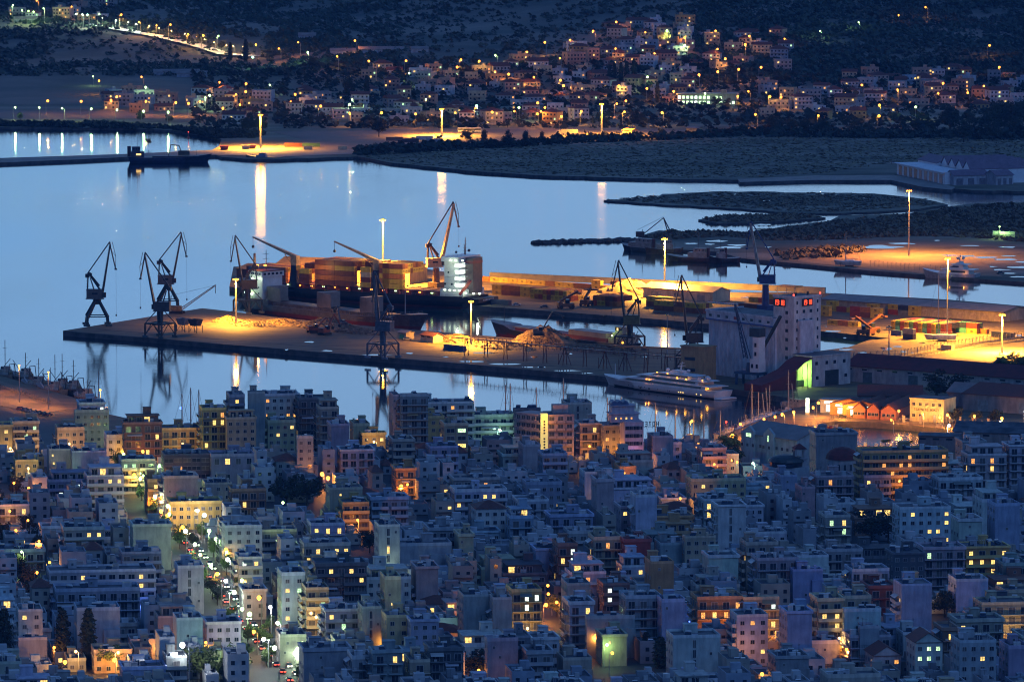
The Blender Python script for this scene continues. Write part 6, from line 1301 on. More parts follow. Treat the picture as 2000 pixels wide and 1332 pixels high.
truck('striped white and blue bus at the back of the lorry park', 894, 259, 0, 'bus', (.45, .48, .6), name='bus'); truck('grey tanker-like lorry parked right in the lorry park', 1096, 264, 0, 'lorry', (.3, .3, .3))
gable('farm_hut', 'small cream hut at the right end of the lorry park road', 'hut', (1340, 260), (1364, 261), 6, 3.5, .8, (.5, .42, .26), 'roof_sheet', z=1.6)
gable('canopy_hut', 'small yellow-lit canopy hut beside the right floodlight mast', 'hut', (1216, 264), (1234, 265), 6, 3.5, 1, (.6, .45, .2), 'ochre_roof', z=1.6)
# clutter on the far mole, and the green-lit machine on the marsh
for i, (x, y, c, lb) in enumerate(((438, 293, (.3, .04, .04), 'red skip at the left of the clutter on the lagoon mole'), (492, 291, (.35, .05, .04), 'red skip nearer the floodlight mast on the lagoon mole'), (480, 292, (.5, .45, .35), 'cream box beside the right red skip'))):
    g = thing('skip', lb, 'skip', at(x, y, 1.8), 0, 'skips on the lagoon mole', color=c); MB().add([(-2.4, -1.2, 0), (2.4, -1.2, 0), (2.4, 1.2, 0), (-2.4, 1.2, 0), (-3, -1.5, 2.8), (3, -1.5, 2.8), (3, 1.5, 2.8), (-3, 1.5, 2.8)], [(0, 1, 5, 4), (1, 2, 6, 5), (2, 3, 7, 6), (3, 0, 4, 7), (4, 5, 6, 7)]).build('body', 'paint', g)
g = thing('tank_trailer', 'green-lit tank and trailer on the marsh at the right edge', 'tank', at(1938, 466, 1.5), 0, color=(.4, .5, .35))
MB().cyl((0, 0, 2.8), (12, 0, 2.2), 1.7, n=12).build('tank', 'paint', g); MB().box(10, 13, -1.5, 1.5, .4, 4).build('housing', 'paint', g); MB().box(-.4, .4, -.4, .4, -.3, .3).build('lamp_head', 'bulb_green', g, loc=(4, -2, 7)); MB().bar((4, -2, 0), (4, -2, 7), .2).build('pole', 'galvanised', g); light(g, (6, -4, 6), 4000, 'green', .4)
# buoys and birds on the water
g = thing('channel_buoy', 'small red-lit channel buoy in the lagoon', 'buoy', at(368, 270, 0), 0); MB().cyl((0, 0, -.3), (0, 0, .8), 1.3, .9, 10).build('float', 'paint', g, color=(.5, .1, .05)); MB().bar((0, 0, .8), (0, 0, 4), .3).build('post', 'paint', g, color=(.5, .1, .05)); MB().box(-.3, .3, -.3, .3, 4, 4.6).build('lamp_head', 'bulb_red', g)
# ================================================================ the city in front
CANG = R(8.5); CU = Vector((math.cos(CANG), math.sin(CANG), 0)); CV = Vector((-CU.y, CU.x, 0)); GZ = QZ
CCOL = {'white': (.58, .6, .63), 'grey': (.3, .32, .35), 'cream': (.5, .43, .28), 'yellow': (.55, .42, .16), 'pink': (.44, .35, .32), 'lilac': (.37, .38, .42), 'ochre': (.5, .3, .12), 'brown': (.26, .15, .1), 'dark': (.1, .1, .12), 'blue': (.36, .42, .52), 'green': (.5, .54, .48), 'red': (.25, .06, .06), 'beige': (.46, .42, .36), 'orange': (.55, .28, .1)}
H_ = '''
0 24 830 873 5 w yellow l2 gy
25 76 824 872 5 b cream l2 gy
112 165 836 872 4 w cream gy
146 213 802 836 5 w grey
155 205 786 800 6 w white l1
242 316 825 873 6 b brown l1 rp
316 400 836 848 4 b yellow gy
395 442 797 846 7 b yellow l2
443 500 815 868 6 w cream gy rs
486 517 765 808 9 k grey
478 510 836 880 4 b lilac
448 478 772 797 8 b grey l1
96 140 876 915 4 k lilac l2
141 208 880 908 4 k lilac
30 75 897 930 3 w yellow gy
170 242 927 978 5 b white l2 rs
237 303 897 914 4 b green gg l2
208 255 850 868 4 w white
321 410 886 914 5 g dark l1 rv
413 497 888 924 5 a grey l1
320 386 930 972 5 k beige
333 432 980 1002 3 w yellow gy
452 520 955 988 4 b brown l1
288 321 937 985 4 b orange go
516 583 770 836 7 w white l4
584 640 777 838 7 b dark
625 662 795 832 7 b pink rs
647 682 828 862 6 k pink
523 577 822 850 5 w cream l2
690 722 828 852 4 k cream
708 753 846 872 3 w yellow l1 gy
768 781 770 840 8 k pink
782 836 771 786 8 b grey rp
809 926 785 852 6 b white l1
825 868 813 848 5 w yellow
869 913 828 878 5 g cream l2 gy
926 1008 811 855 4 b green gc
1004 1056 797 822 5 a dark
666 731 877 902 4 b white
580 612 852 905 6 w lilac
540 585 897 912 3 h grey
840 895 871 890 4 b blue
773 812 914 950 4 b orange go
887 975 934 956 4 b beige l1
888 990 957 980 4 b white l2
930 989 990 1012 4 h white
644 708 952 1006 5 k pink
669 721 980 1014 4 b ochre go
725 797 972 1012 4 b blue
1106 1156 786 822 6 r beige
1133 1171 826 880 5 b pink go l1
1180 1218 830 880 5 w beige l1 go
1275 1315 851 886 4 k grey
1372 1418 875 914 4 b pink go
1419 1443 886 922 3 w pink go
1142 1182 921 966 5 k white
1166 1199 937 982 6 k beige
1242 1283 967 1012 6 k white
1210 1242 912 932 3 w orange go
1351 1457 936 957 4 w cream l1
1060 1108 886 918 4 b blue
1022 1056 868 922 4 k lilac
1594 1674 846 892 6 k grey
1685 1852 881 946 6 b ochre go l7
1891 1966 886 936 5 b white l3 rs
1834 1920 934 966 4 b white
1595 1667 928 957 4 b pink l1
1688 1740 929 953 3 b grey l1
1525 1557 927 964 4 k lilac
1566 1592 950 988 4 k pink
1880 1925 860 884 3 w grey
1972 2010 868 920 6 b white
96 304 1114 1178 5 b white l3
132 168 1286 1300 1 w cream gy
184 258 1270 1302 2 w cream gy
40 92 1262 1300 2 h beige
262 296 1262 1280 2 w cream
109 273 1151 1200 4 b lilac
260 334 1024 1062 5 k green
347 398 1105 1154 5 r white
36 83 1189 1240 5 w white
36 92 1245 1270 3 k pink
238 315 1077 1106 4 b grey
125 203 1031 1054 4 b lilac l2
150 234 1188 1235 5 k blue
440 512 1026 1062 5 w white
466 512 1086 1110 4 b white l2
475 520 1150 1174 3 w white
345 396 1206 1262 5 k white
404 470 1214 1256 4 w white
240 324 1303 1325 2 k blue
325 365 1280 1318 3 b grey
607 674 1022 1064 4 b white l3
594 685 1062 1092 4 b grey l4
740 781 1024 1085 7 r green gw l1
897 925 1043 1086 5 k cream
845 872 1046 1060 3 k yellow
770 882 1062 1112 4 k lilac
617 716 1101 1166 6 b dark l2
598 642 1147 1188 5 b cream l1 gy
550 596 1119 1176 6 w white l2
752 783 1127 1182 6 k cream l1
813 856 1106 1158 5 k pink
636 706 1189 1232 4 b white l2
708 745 1184 1242 5 r lilac
755 800 1201 1266 5 w cream l1
803 857 1209 1272 5 w blue
905 962 1160 1236 7 k grey
963 1000 1166 1234 7 k beige
547 598 1239 1272 3 k beige gw
593 685 1267 1302 4 k grey
688 727 1282 1332 4 b white
728 786 1270 1332 5 b grey l1
952 1012 1247 1302 5 k lilac
840 905 1266 1328 5 b dark
800 840 1288 1332 4 b cream
1000 1058 1151 1228 6 b yellow l3 gy
1090 1128 1062 1102 5 b brown l3
1047 1090 1070 1102 4 k blue
1220 1271 1054 1086 4 k red
1338 1398 1046 1086 5 w cream
1272 1316 1096 1144 6 k ochre
1108 1153 1138 1174 5 k beige
1178 1230 1138 1170 4 b brown l2
1362 1452 1166 1224 5 b ochre l4 go
1453 1522 1166 1222 5 b cream l3 go
1293 1338 1171 1236 6 k blue
1222 1292 1164 1236 6 b blue
1177 1224 1238 1272 3 k cream l1
1315 1407 1241 1292 5 r white
1146 1240 1204 1236 4 k lilac
1112 1160 1176 1228 5 b white
1385 1442 1085 1114 4 k white
1403 1457 985 1056 7 r white
1000 1036 1240 1300 5 b grey
1040 1092 1245 1288 4 w white
1030 1080 1272 1310 4 b grey
1100 1156 1284 1320 3 k pink
1758 1857 990 1062 7 w white l6
1873 1918 1014 1055 5 k white
1761 1820 1139 1210 6 k blue
1598 1648 1169 1238 6 b cream l2 gy
1649 1702 1164 1184 6 b cream
1649 1721 1190 1222 5 k white
1680 1718 1222 1264 4 k lilac
1538 1586 1193 1252 6 k blue
1516 1580 1281 1330 4 k grey
1868 1930 1131 1168 4 k white
1918 2012 1176 1222 5 b cream gy
1805 1885 1069 1116 5 b beige l2
1886 1972 1066 1112 5 b yellow l6
1944 1992 984 1052 7 k blue
1698 1750 1144 1186 4 b red
1612 1661 1006 1048 5 b beige l3
1788 1841 1250 1302 4 G white l4
1706 1760 1276 1304 2 G white l1
1875 1946 1250 1332 6 w blue
1970 2010 1262 1332 5 k lilac
1664 1737 1111 1138 4 b white
1549 1607 1111 1140 4 k blue
1745 1806 1078 1120 5 w dark
1440 1500 1200 1246 5 w white l1
1842 1872 1226 1262 4 b brown l1
1586 1640 1252 1282 2 k blue
1960 2010 1100 1130 4 b grey
1290 1345 1060 1090 4 k grey
1160 1215 1050 1082 4 b cream l1
1458 1520 1060 1100 5 b cream
1660 1740 1240 1270 3 b lilac
1480 1560 1090 1112 5 b grey
1870 1960 1210 1245 4 b pink l1
'''
LAND_ = [(1079, 812, 'lit pylon hotel'), (1645, 905, 'red church dome'), (585, 950, 'big dark tree'), (1770, 910, 'long orange block'), (1190, 960, 'tall white wall'), (1225, 820, 'barrel-roofed block'), (868, 800, 'grey penthouse block'), (365, 900, 'dark glass block'), (280, 840, 'brown balconied block'), (455, 905, 'arched hall'), (640, 930, 'bright orange alley'), (760, 1050, 'pale green wall'), (1030, 1190, 'yellow corner block'), (1410, 1190, 'twin orange blocks'), (1800, 1020, 'tall white block'), (1650, 1200, 'bright yellow doorway'), (200, 1130, 'long white terrace'), (172, 1240, 'two tall cypresses'), (370, 1262, 'brilliant white lamp'), (400, 1090, 'green-lit avenue'), (60, 1100, 'leafy orange street'), (590, 1290, 'neon-lit crossing'), (1290, 1120, 'blank ochre wall'), (950, 1190, 'large grey wall'), (1245, 1070, 'dark red block'), (1930, 1090, 'yellow window row'), (1800, 1170, 'blank blue tower'), (1150, 1250, 'orange lamp string'), (1720, 1020, 'dark grove'), (1500, 860, 'pale gabled hall'), (660, 1130, 'dark balconied block'), (1540, 1220, 'blue stepped wall'), (830, 1230, 'blue-white wall'), (1320, 960, 'centre-right rooftops'), (1000, 1010, 'central rooftops'), (860, 1110, 'lilac blank block'), (1940, 900, 'right-edge white block')]
def relation(x, y): return relto(LAND_, x, y)
class Bd: pass
BL = []
def mk(x0, x1, yt, yb, n, st, col, opts, hand=True):
    b = Bd(); b.h = 3.05 * n + .5; b.n = n; b.st = st; b.col = col; b.o = opts; b.hand = hand; z = GZ + b.h + .7
    P = at(x0, yt, z); k = (x1 - x0)
    # front edge along CU from P until it projects on x1
    lo, hi = 2., 60.
    for _ in range(30):
        m = (lo + hi) / 2
        if project(P + CU * m)[0] < x1: lo = m
        else: hi = m
    b.w = lo; b.p = Vector((P.x, P.y, GZ)); b.u0 = b.p.dot(CU); b.v0 = b.p.dot(CV); b.d = 13.0; b.px = ((x0 + x1) / 2, yt); b.x0, b.x1, b.yt, b.yb = x0, x1, yt, yb
    return b
def fixdepth(L):
    L.sort(key=lambda b: b.v0)
    for i, b in enumerate(L):
        for c in L[i + 1:]:
            if c.v0 > b.v0 + 24: break
            if c.u0 < b.u0 + b.w - .2 and c.u0 + c.w > b.u0 + .2: b.d = max(3.0, min(b.d, c.v0 - b.v0 - .15))
for ln in H_.strip().split('\n'):
    t = ln.split(); BL.append(mk(int(t[0]), int(t[1]), int(t[2]), int(t[3]), int(t[4]), t[5], t[6], t[7:]))
fixdepth(BL)
AVE = [(236, 885), (262, 930), (300, 975), (335, 1018), (370, 1060), (405, 1110), (440, 1160), (475, 1210), (520, 1265), (560, 1310), (590, 1345)]
ORS = [(6, 960), (20, 1020), (40, 1075), (62, 1120), (90, 1175), (106, 1200)]
LOS = [(1058, 1178), (1085, 1210), (1112, 1240), (1150, 1262), (1170, 1285), (1195, 1330)]
KEEP = []                                    # picture rectangles that must stay open
for pl, wd, up in ((AVE, 20, 22), (LOS, 14, 12)):
    for (xa, ya), (xb, yb_) in zip(pl, pl[1:]): KEEP.append((min(xa, xb) - wd * .8, min(ya, yb_) - up, max(xa, xb) + wd * .8, max(ya, yb_), at(xa, ya, GZ).y))
for (x0, y0, x1, y1) in ((530, 915, 632, 985), (1655, 990, 1755, 1060), (690, 1040, 745, 1080), (1060, 1155, 1130, 1210), (1240, 1245, 1325, 1310), (105, 1195, 200, 1305), (200, 1255, 240, 1310), (366, 1240, 505, 1345), (1418, 860, 1445, 930), (630, 900, 655, 945), (765, 925, 790, 965), (300, 970, 335, 1010), (1640, 1255, 1668, 1290), (1850, 1205, 1880, 1235), (385, 1125, 445, 1175), (1505, 1240, 1535, 1280), (1500, 1150, 1600, 1200), (1830, 1160, 1880, 1210), (1790, 1000, 1800, 1010), (1590, 1190, 1640, 1250), (1130, 905, 1142, 930), (580, 1260, 620, 1310), (1610, 860, 1680, 925), (1500, 850, 1575, 925), (1570, 800, 1600, 860), (1490, 820, 1560, 880)):
    KEEP.append((x0, y0, x1, y1, at(x0, y1, GZ).y))
def streetdist(p):
    best = 99
    for pl, hw in ((AVE, 5.5), (ORS, 5), (LOS, 5)):
        Q = [at(x, y, GZ) for x, y in pl]
        for a, b in zip(Q, Q[1:]):
            ab = b - a; t = max(0, min(1, (p - a).dot(ab) / ab.length_squared)); best = min(best, (p - (a + ab * t)).length - hw)
    return best
rf = random.Random(99); NH = len(BL)
cand_ = []
y = 862
while y < 1350:
    x = -20 + rf.uniform(0, 30)
    while x < 2010:
        s = ppm(at(1000, y, GZ + 12).y); wpx = rf.uniform(8, 16) * s; cand_.append((x, y + rf.uniform(-6, 6), wpx)); x += wpx * rf.uniform(.35, .6)
    y += 6
rf.shuffle(cand_)
def tryfill(x, yy, wpx, sizes, gap, soft=0):
    if yy < 905 and not (420 < x < 1360 or x > 1980 or x < 130): return None
    st = rf.choices('bkwhr', [10, 4, 5, 1, 1])[0]; cl = rf.choices(['white', 'grey', 'cream', 'beige', 'lilac', 'pink', 'blue', 'brown', 'ochre', 'dark', 'green'], [16, 9, 3, 5, 3, 2, 4, 1, 1, 2, 1])[0]
    for nn in sizes:
        b = mk(x, x + wpx, yy, yy + 30, nn, st, cl, [], False); b.d = rf.uniform(11, 16); s = ppm(b.p.y); ok = True
        for c in BL:
            if c.u0 < b.u0 + b.w + .3 and c.u0 + c.w > b.u0 - .3 and c.v0 < b.v0 + b.d + .3 and c.v0 + c.d > b.v0 - .3: ok = False; break
            if c.v0 > b.v0 and c.x0 < x + wpx - 3 and c.x1 > x + 3:
                if c.hand and yy - 12 < c.yb - soft * (c.yb - c.yt) and yy > c.yt - 14: ok = False; break
                if not c.hand and yy - 12 < c.yt + gap and yy > c.yt - 8: ok = False; break
        if ok:
            for (a, b_, c_, d_, Y_) in KEEP:
                if b.p.y < Y_ and a < x + wpx and c_ > x and yy - 12 < d_ and yy + (b.h * s) > b_: ok = False; break
        if ok and min(streetdist(b.p + CU * k_ + CV * j_) for k_ in (0, b.w) for j_ in (0, b.d)) < 0: ok = False
        if ok: return b
for (x, yy, wpx) in cand_:
    if len(BL) >= 298: break
    b = tryfill(x, yy, wpx, (rf.choices([2, 3, 4, 5], [2, 4, 4, 2])[0], 2), 8)
    if b:
        if rf.random() < .2: b.o = ['l' + str(rf.choice([1, 1, 2, 3]))]
        if rf.random() < .05: b.o.append(rf.choice(['go', 'go', 'gy', 'gg']))
        if rf.random() < .3: b.o.append(rf.choice(['rs', 'rp']))
        BL.append(b)
NB = len(BL)
for (x, yy, wpx) in cand_:
    if len(BL) > NB + 900: break
    b = tryfill(x, yy, wpx * rf.uniform(.35, .85), (rf.choice([3, 4]), 2, 1), 1, .4)
    if b: BL.append(b)
print('hand', NH, 'blocks', NB, 'low infill', len(BL) - NB)
# unit meshes
def u_bal(solid):
    m = MB().box(0, 1, -1.35, 0, -.12, .08)
    if solid: m.box(0, 1, -1.35, -1.27, .08, 1.0).box(0, .012, -1.27, 0, .08, 1.0).box(.988, 1, -1.27, 0, .08, 1.0)
    else:
        m.box(0, 1, -1.33, -1.28, .96, 1.02, 1)
        for i in range(24): m.box(i / 24, i / 24 + .006, -1.33, -1.29, .08, .96, 1)
        m.box(0, .006, -1.28, 0, .9, 1.0, 1)
    return m.mesh('balcony', ['plaster', 'rail_dark'])
UB = [u_bal(True), u_bal(False)]
def u_win(w, h, m, sill=True):
    b = MB().box(-w / 2, w / 2, -.02, .02, -h / 2, h / 2, 0); t = .07
    for (a, c, d, e) in ((-w / 2 - t, -w / 2 + .02, -h / 2, h / 2), (w / 2 - .02, w / 2 + t, -h / 2, h / 2), (-w / 2 - t, w / 2 + t, h / 2, h / 2 + t), (-w / 2 - t, w / 2 + t, -h / 2 - t, -h / 2), (-.03, .03, -h / 2, h / 2)): b.box(a, c, -.08, .03, d, e, 1)
    return b.mesh('window', [m, 'frame_white'])
UW = {}
for k, (w, h) in {'door': (2.1, 2.2), 'win': (1.3, 1.25), 'small': (.7, .8), 'wide': (3.2, 1.5), 'strip': (.9, 2.4), 'arch': (1.8, 2.2)}.items():  # doors broadened to give dark bands, imitating shaded balcony recesses
    UW[k] = {m: u_win(w, h, m) for m in ('glass', 'shutter', 'room_yellow', 'room_green', 'room_orange', 'room_white', 'room_cyan')}
UA = MB().add([(0, 0, 0), (1, 0, 0), (1, -1.5, -.9), (0, -1.5, -.9), (0, 0, -.06), (1, 0, -.06), (1, -1.5, -.96), (0, -1.5, -.96)], [(0, 3, 2, 1), (4, 5, 6, 7), (2, 3, 7, 6), (0, 4, 7, 3), (1, 2, 6, 5)]).mesh('awning', ['paint'])
SOL = MB().add([(0, 0, .3), (2, 0, .3), (2, 1.5, 1.3), (0, 1.5, 1.3), (0, 0, .22), (2, 0, .22), (2, 1.5, 1.22), (0, 1.5, 1.22)], [(0, 1, 2, 3), (7, 6, 5, 4), (0, 4, 5, 1), (2, 6, 7, 3)], 0).cyl((.1, 1.7, 1.55), (1.9, 1.7, 1.55), .3, n=10, mi=1).bar((.2, 1.5, 0), (.2, 1.5, 1.3), .06, 2).bar((1.8, 1.5, 0), (1.8, 1.5, 1.3), .06, 2).mesh('solar_water_heater', ['solar_panel', 'tank_white', 'rail_dark'])
ANT = MB().bar((0, 0, 0), (0, 0, 3.2), .07).bar((-.6, 0, 3), (.6, 0, 3), .05).bar((-.4, 0, 2.6), (.4, 0, 2.6), .05).bar((0, -.5, 2.8), (0, .5, 2.8), .05).mesh('antenna', ['rail_dark'])
CHM = MB().box(-.35, .35, -.35, .35, 0, 1.5).box(-.45, .45, -.45, .45, 1.5, 1.62).mesh('chimney', ['plaster'])
TNK = MB().cyl((0, 0, 0), (0, 0, 1.4), .6, n=10).mesh('water_tank', ['tank_white'])
ACU = MB().box(-.45, .45, -.45, 0, 0, .6).mesh('air_conditioner', ['white_paint'])
# occlusion test against all blocks from three nearby viewpoints
BX = np.array([[b.u0, b.u0 + b.w, b.v0, b.v0 + b.d, b.h + GZ] for b in BL])
CAMS = [Vector((x, 0, CAMH)) for x in (-30, 0, 30)]
def visible(pts, skip):
    """pts (n,3) world; True when any viewpoint sees it"""
    out = np.zeros(len(pts), bool); P = np.array([[p.dot(CU), p.dot(CV), p.z] for p in pts]); m = np.ones(len(BX), bool); m[skip] = False; B = BX[m]
    for c in CAMS:
        C = np.array([c.dot(CU), c.dot(CV), c.z]); D = C - P
        lo = np.zeros((len(P), len(B))); hi = np.ones((len(P), len(B)))
        for ax, (i0, i1) in enumerate(((0, 1), (2, 3))):
            d = D[:, ax:ax + 1]; d = np.where(np.abs(d) < 1e-9, 1e-9, d); t0 = (B[None, :, i0] - P[:, ax:ax + 1]) / d; t1 = (B[None, :, i1] - P[:, ax:ax + 1]) / d
            lo = np.maximum(lo, np.minimum(t0, t1)); hi = np.minimum(hi, np.maximum(t0, t1))
        tz = (B[None, :, 4] - P[:, 2:3]) / D[:, 2:3]; hi = np.minimum(hi, tz)
        out |= ~((lo < hi - 1e-6) & (hi > 1e-4)).any(1)
    return out
SN = {'k': 'blank-walled block', 'b': 'balconied block', 'w': 'windowed block', 'r': 'strip-windowed block', 'g': 'glass-fronted block', 'a': 'arch-windowed hall', 'h': 'hip-roofed house', 'G': 'gabled house'}
LIT = {'y': 'room_yellow', 'g': 'room_green'}
pend = []; LP_ = []
def block(i, b):
    r_ = random.Random(1000 + i); nlit = 0; glow = None; rs = rp = rv = False
    for o_ in b.o:
        if o_[0] == 'l': nlit = int(o_[1:])
        elif o_[0] == 'g': glow = {'o': 'orange', 'y': 'warm', 'g': 'green', 'c': 'cyan', 'w': 'white'}[o_[1]]
        elif o_ == 'rs': rs = True
        elif o_ == 'rp': rp = True
        elif o_ == 'rv': rv = True
    c = tuple(v * r_.uniform(.85, 1.12) for v in CCOL[b.col])
    feat = ''
    if nlit: feat = ' with ' + (NUM[nlit] if nlit < 4 else 'many') + ' lit window' + ('s' if nlit > 1 else '')
    elif glow: feat = f' in {"yellow" if glow == "warm" else glow} light'
    g = thing('apartment_block' if b.st not in 'Gh' else 'house', 'x', 'apartment block' if b.st not in 'Gh' else 'house', (b.p.x, b.p.y, GZ), CANG, 'blocks of the city in front', color=c)
    pend.append((g, f'{NUM[b.n]}-storey {b.col} {SN[b.st]}', feat, b.px)); b.g = g
    w, d, h = b.w, b.d, b.h
    wl = MB().box(0, w, 0, d, 0, h)
    if b.st == 'g':
        for k in range(int(w / 3.5) + 1): x = k * w / max(1, int(w / 3.5)); wl.box(x - .2, x + .2, -.25, 0, 0, h)
        for f in range(b.n + 1): wl.box(0, w, -.22, 0, max(0, h - f * 3.05 - .3), h - f * 3.05 + .0)
    if b.st == 'k' and w > 8 and r_.random() < .4: wl.box(w * .62, w, -1.6, 0, 0, h - 3.05 * (1 + (b.n > 4)))     # stepped party wall
    roof = MB()
    if b.st in 'hG':
        e = .5; rr = 2.4
        if b.st == 'h': k = min(d / 2, w * .45); V = [(-e, -e, h), (w + e, -e, h), (w + e, d + e, h), (-e, d + e, h), (k, d / 2, h + rr), (w - k, d / 2, h + rr)]; F = [(0, 1, 5, 4), (2, 3, 4, 5), (1, 2, 5), (3, 0, 4), (0, 3, 2, 1)]
        else: V = [(-e, -e, h), (w + e, -e, h), (w + e, d + e, h), (-e, d + e, h), (w / 2, -e, h + rr + .6), (w / 2, d + e, h + rr + .6)]; F = [(3, 0, 4, 5), (1, 2, 5, 4), (0, 3, 2, 1), (2, 3, 5)]; wl.add([(0, 0, h), (w, 0, h), (w / 2, 0, h + rr + .4)], [(0, 1, 2)])
        roof.add(V, F); ro = roof.build('roof', 'roof_tile', g)
    else:
        roof.box(.2, w - .2, .2, d - .2, h, h + .1, 1); ph = r_.uniform(.5, 1.1); ov = r_.choice([0, .0, .35]) + .04
        for (a, b_, c_, e_) in ((-ov, w + ov, -ov, .2), (-ov, w + ov, d - .2, d + .02), (-ov, .2, .2, d - .2), (w - .2, w + ov, .2, d - .2)): roof.box(a, b_, c_, e_, h - .15, h + ph, 0)
        ro = roof.build('roof', ['plaster', 'roof_screed'], g, color=tuple(min(.8, v * 1.35 + .04) for v in c))
    wl.build('wall', 'plaster', g)
    if b.st == 'b' and c[0] > .2: g.children[-1].color = (*[v * .8 for v in c], 1)  # walls behind balconies painted darker, standing in for recess shade
    if b.st not in 'hG':
        top = h + .1
        if (rs or rp) and w > 7 and d > 6:      # set-back top floor
            sx = w * .12; ps = MB().box(sx, w - sx * .6, 2.6, d - .6, top, top + 2.8); ps.box(sx - .5, w - sx * .6 + .5, 2.0, d - .3, top + 2.8, top + 3.1)
            ps.build('penthouse', 'plaster', g)
            for k in range(max(1, int(w / 3.6))): put('window', UW['door']['glass' if r_.random() < .85 else 'room_yellow'], g, (sx + 1.4 + k * 3.1, 2.57, top + 1.25)) if sx + 2.3 + k * 3.1 < w - sx else None
            rr_ = MB(); rail(rr_, [(.2, -.1, h + ph), (w - .2, -.1, h + ph)], .5, .06, 1.5); rr_.build('roof_railing', 'rail_dark', ro)
            top += 3.1 if d > 9 else 0
        sxp = r_.uniform(.1, .6) * w; sw = min(w * .4, r_.uniform(2.6, 4.4)); sd = min(d * .5, 3.6)
        if w > 5 and d > 4.5:
            sho = MB().box(sxp, sxp + sw, d - sd - .5, d - .5, top, top + 2.6).box(sxp - .2, sxp + sw + .2, d - sd - .7, d - .35, top + 2.6, top + 2.78).build('stair_head', 'plaster', g)
            if r_.random() < .6: put('door', UW['small']['glass'], sho, (sxp + sw / 2, d - sd - .53, top + 1.3))
        for k in range(r_.choice([1, 1, 2, 3, 4])):
            if w > 7: put('solar_water_heater', SOL, ro, (r_.uniform(.5, w - 3), r_.uniform(.8, max(1, d - 5.5)), h + .1), rz=r_.uniform(-.6, .6))
        for k in range(r_.choice([0, 1, 2])): put('antenna', ANT, ro, (r_.uniform(1, w - 1), r_.uniform(1, d - 1), h + .1), rz=r_.uniform(0, 3), scale=(1, 1, r_.uniform(.6, 1.2)))
        if r_.random() < .5: put('chimney', CHM, ro, (r_.uniform(1, w - 1), r_.uniform(1, d - 1), h + .1))
        if w > 6 and d > 6:
            for k in range(r_.choice([1, 1, 2, 3])):
                x = r_.uniform(.4, w - 3); yv = r_.uniform(.4, d - 5); q = r_.uniform(1.2, 2.6); t_ = h + r_.uniform(.7, 2.2); MB().box(x, x + q, yv, yv + q * .8, h + .1, t_).box(x - .1, x + q + .1, yv - .1, yv + q * .8 + .1, t_, t_ + .1).build('roof_hut', 'plaster', ro, color=r_.choice([(.6, .62, .66), (.4, .42, .45), (.7, .7, .7)]))
            if r_.random() < .35:
                pg = MB(); x = r_.uniform(.3, w - 4)
                for k in range(5): pg.bar((x + k * .8, .5, h + 2.4), (x + k * .8, 3, h + 2.4), .1)
                for a_ in (x, x + 3.2):
                    for b_ in (.5, 3): pg.bar((a_, b_, h + .1), (a_, b_, h + 2.4), .12)
                pg.build('pergola', 'frame_white', ro)
        if r_.random() < .25: put('water_tank', TNK, ro, (r_.uniform(1, w - 1), r_.uniform(1, max(1.1, d - 4)), h + .1))
        if rv:
            dd = MB()
            for k in range(5): dd.bar((2 + k * w * .17, 2, h + .9), (2 + k * w * .17, d - 2, h + .9), .9)
            dd.box(1, w * .7, d * .4, d * .55, h + .3, h + 1.6); dd.build('roof_duct', 'galvanised', ro)
    # openings
    cand = []
    fl = [f for f in range(b.n)]
    nwf = max(1, int(w / (2.6 if b.st not in 'gb' else 3.2)))
    for f in fl:
        z = h - .5 - (f + .5) * 3.05
        if b.st in 'bwhG':
            for k in range(nwf): cand.append(('door' if b.st == 'b' else 'win', (k + .5) * w / nwf, 0, z - (.15 if b.st == 'b' else 0), 0, f))
        elif b.st == 'g':
            for k in range(nwf): cand.append(('wide', (k + .5) * w / nwf, 0, z, 0, f))
        elif b.st == 'a':
            for k in range(max(2, int(w / 4))): cand.append(('arch', (k + .5) * w / max(2, int(w / 4)), 0, z, 0, f)) if f % 2 == 0 else None
        elif b.st == 'r': cand.append(('strip', w * .45, 0, z, 0, f)); cand.append(('small', w * .8, 0, z, 0, f)) if r_.random() < .3 else None
        elif b.st == 'k':
            if r_.random() < .35: cand.append(('small', w * r_.uniform(.15, .5), 0, z, 0, f))
        if b.st != 'k' or r_.random() < .6:
            for k in range(max(1, int(d / 4))): cand.append(('door' if b.st in 'b' else 'win', 0, (k + .5) * d / max(1, int(d / 4)), z, -math.pi / 2, f))
    M = Matrix.Translation((b.p.x, b.p.y, GZ)) @ Matrix.Rotation(CANG, 4, 'Z')
    pts = [M @ Vector((x - (.05 if a else 0), y_ - (0 if a else .05), z)) for (_, x, y_, z, a, f) in cand]
    vis = visible(pts, i) if pts else []
    front = [k for k, v in enumerate(vis) if v and not cand[k][4]]; r_.shuffle(front)
    pref = [k for k in front if project(pts[k])[1] < b.yb + 4] or front
    litset = set(pref[:nlit])
    vf = set(); vs = set(); warm = r_.choice(['room_yellow', 'room_yellow', 'room_yellow', 'room_orange', 'room_green', 'room_white'])
    if glow in ('green', 'cyan'): warm = 'room_green' if glow == 'green' else 'room_cyan'
    for k, (kd, x, y_, z, a, f) in enumerate(cand):
        if not vis[k]: continue
        m = warm if k in litset else ('room_yellow' if r_.random() < .015 else ('shutter' if r_.random() < .38 else 'glass'))
        if k in litset and r_.random() < .3: m = 'room_yellow'
        put('balcony_door' if kd == 'door' else 'window', UW[kd][m], g, (x - (.03 if a else 0), y_ - (0 if a else .03), z), rz=a, scale=(.6, 1, .85) if kd == 'door' and m[:4] == 'room' else None)
        (vs if a else vf).add(f)
    bs = UB[0 if r_.random() < .5 else 1]; bsc = tuple(min(.78, v * 1.55 + .05) for v in c)  # balconies painted paler than the wall to strengthen that shade contrast
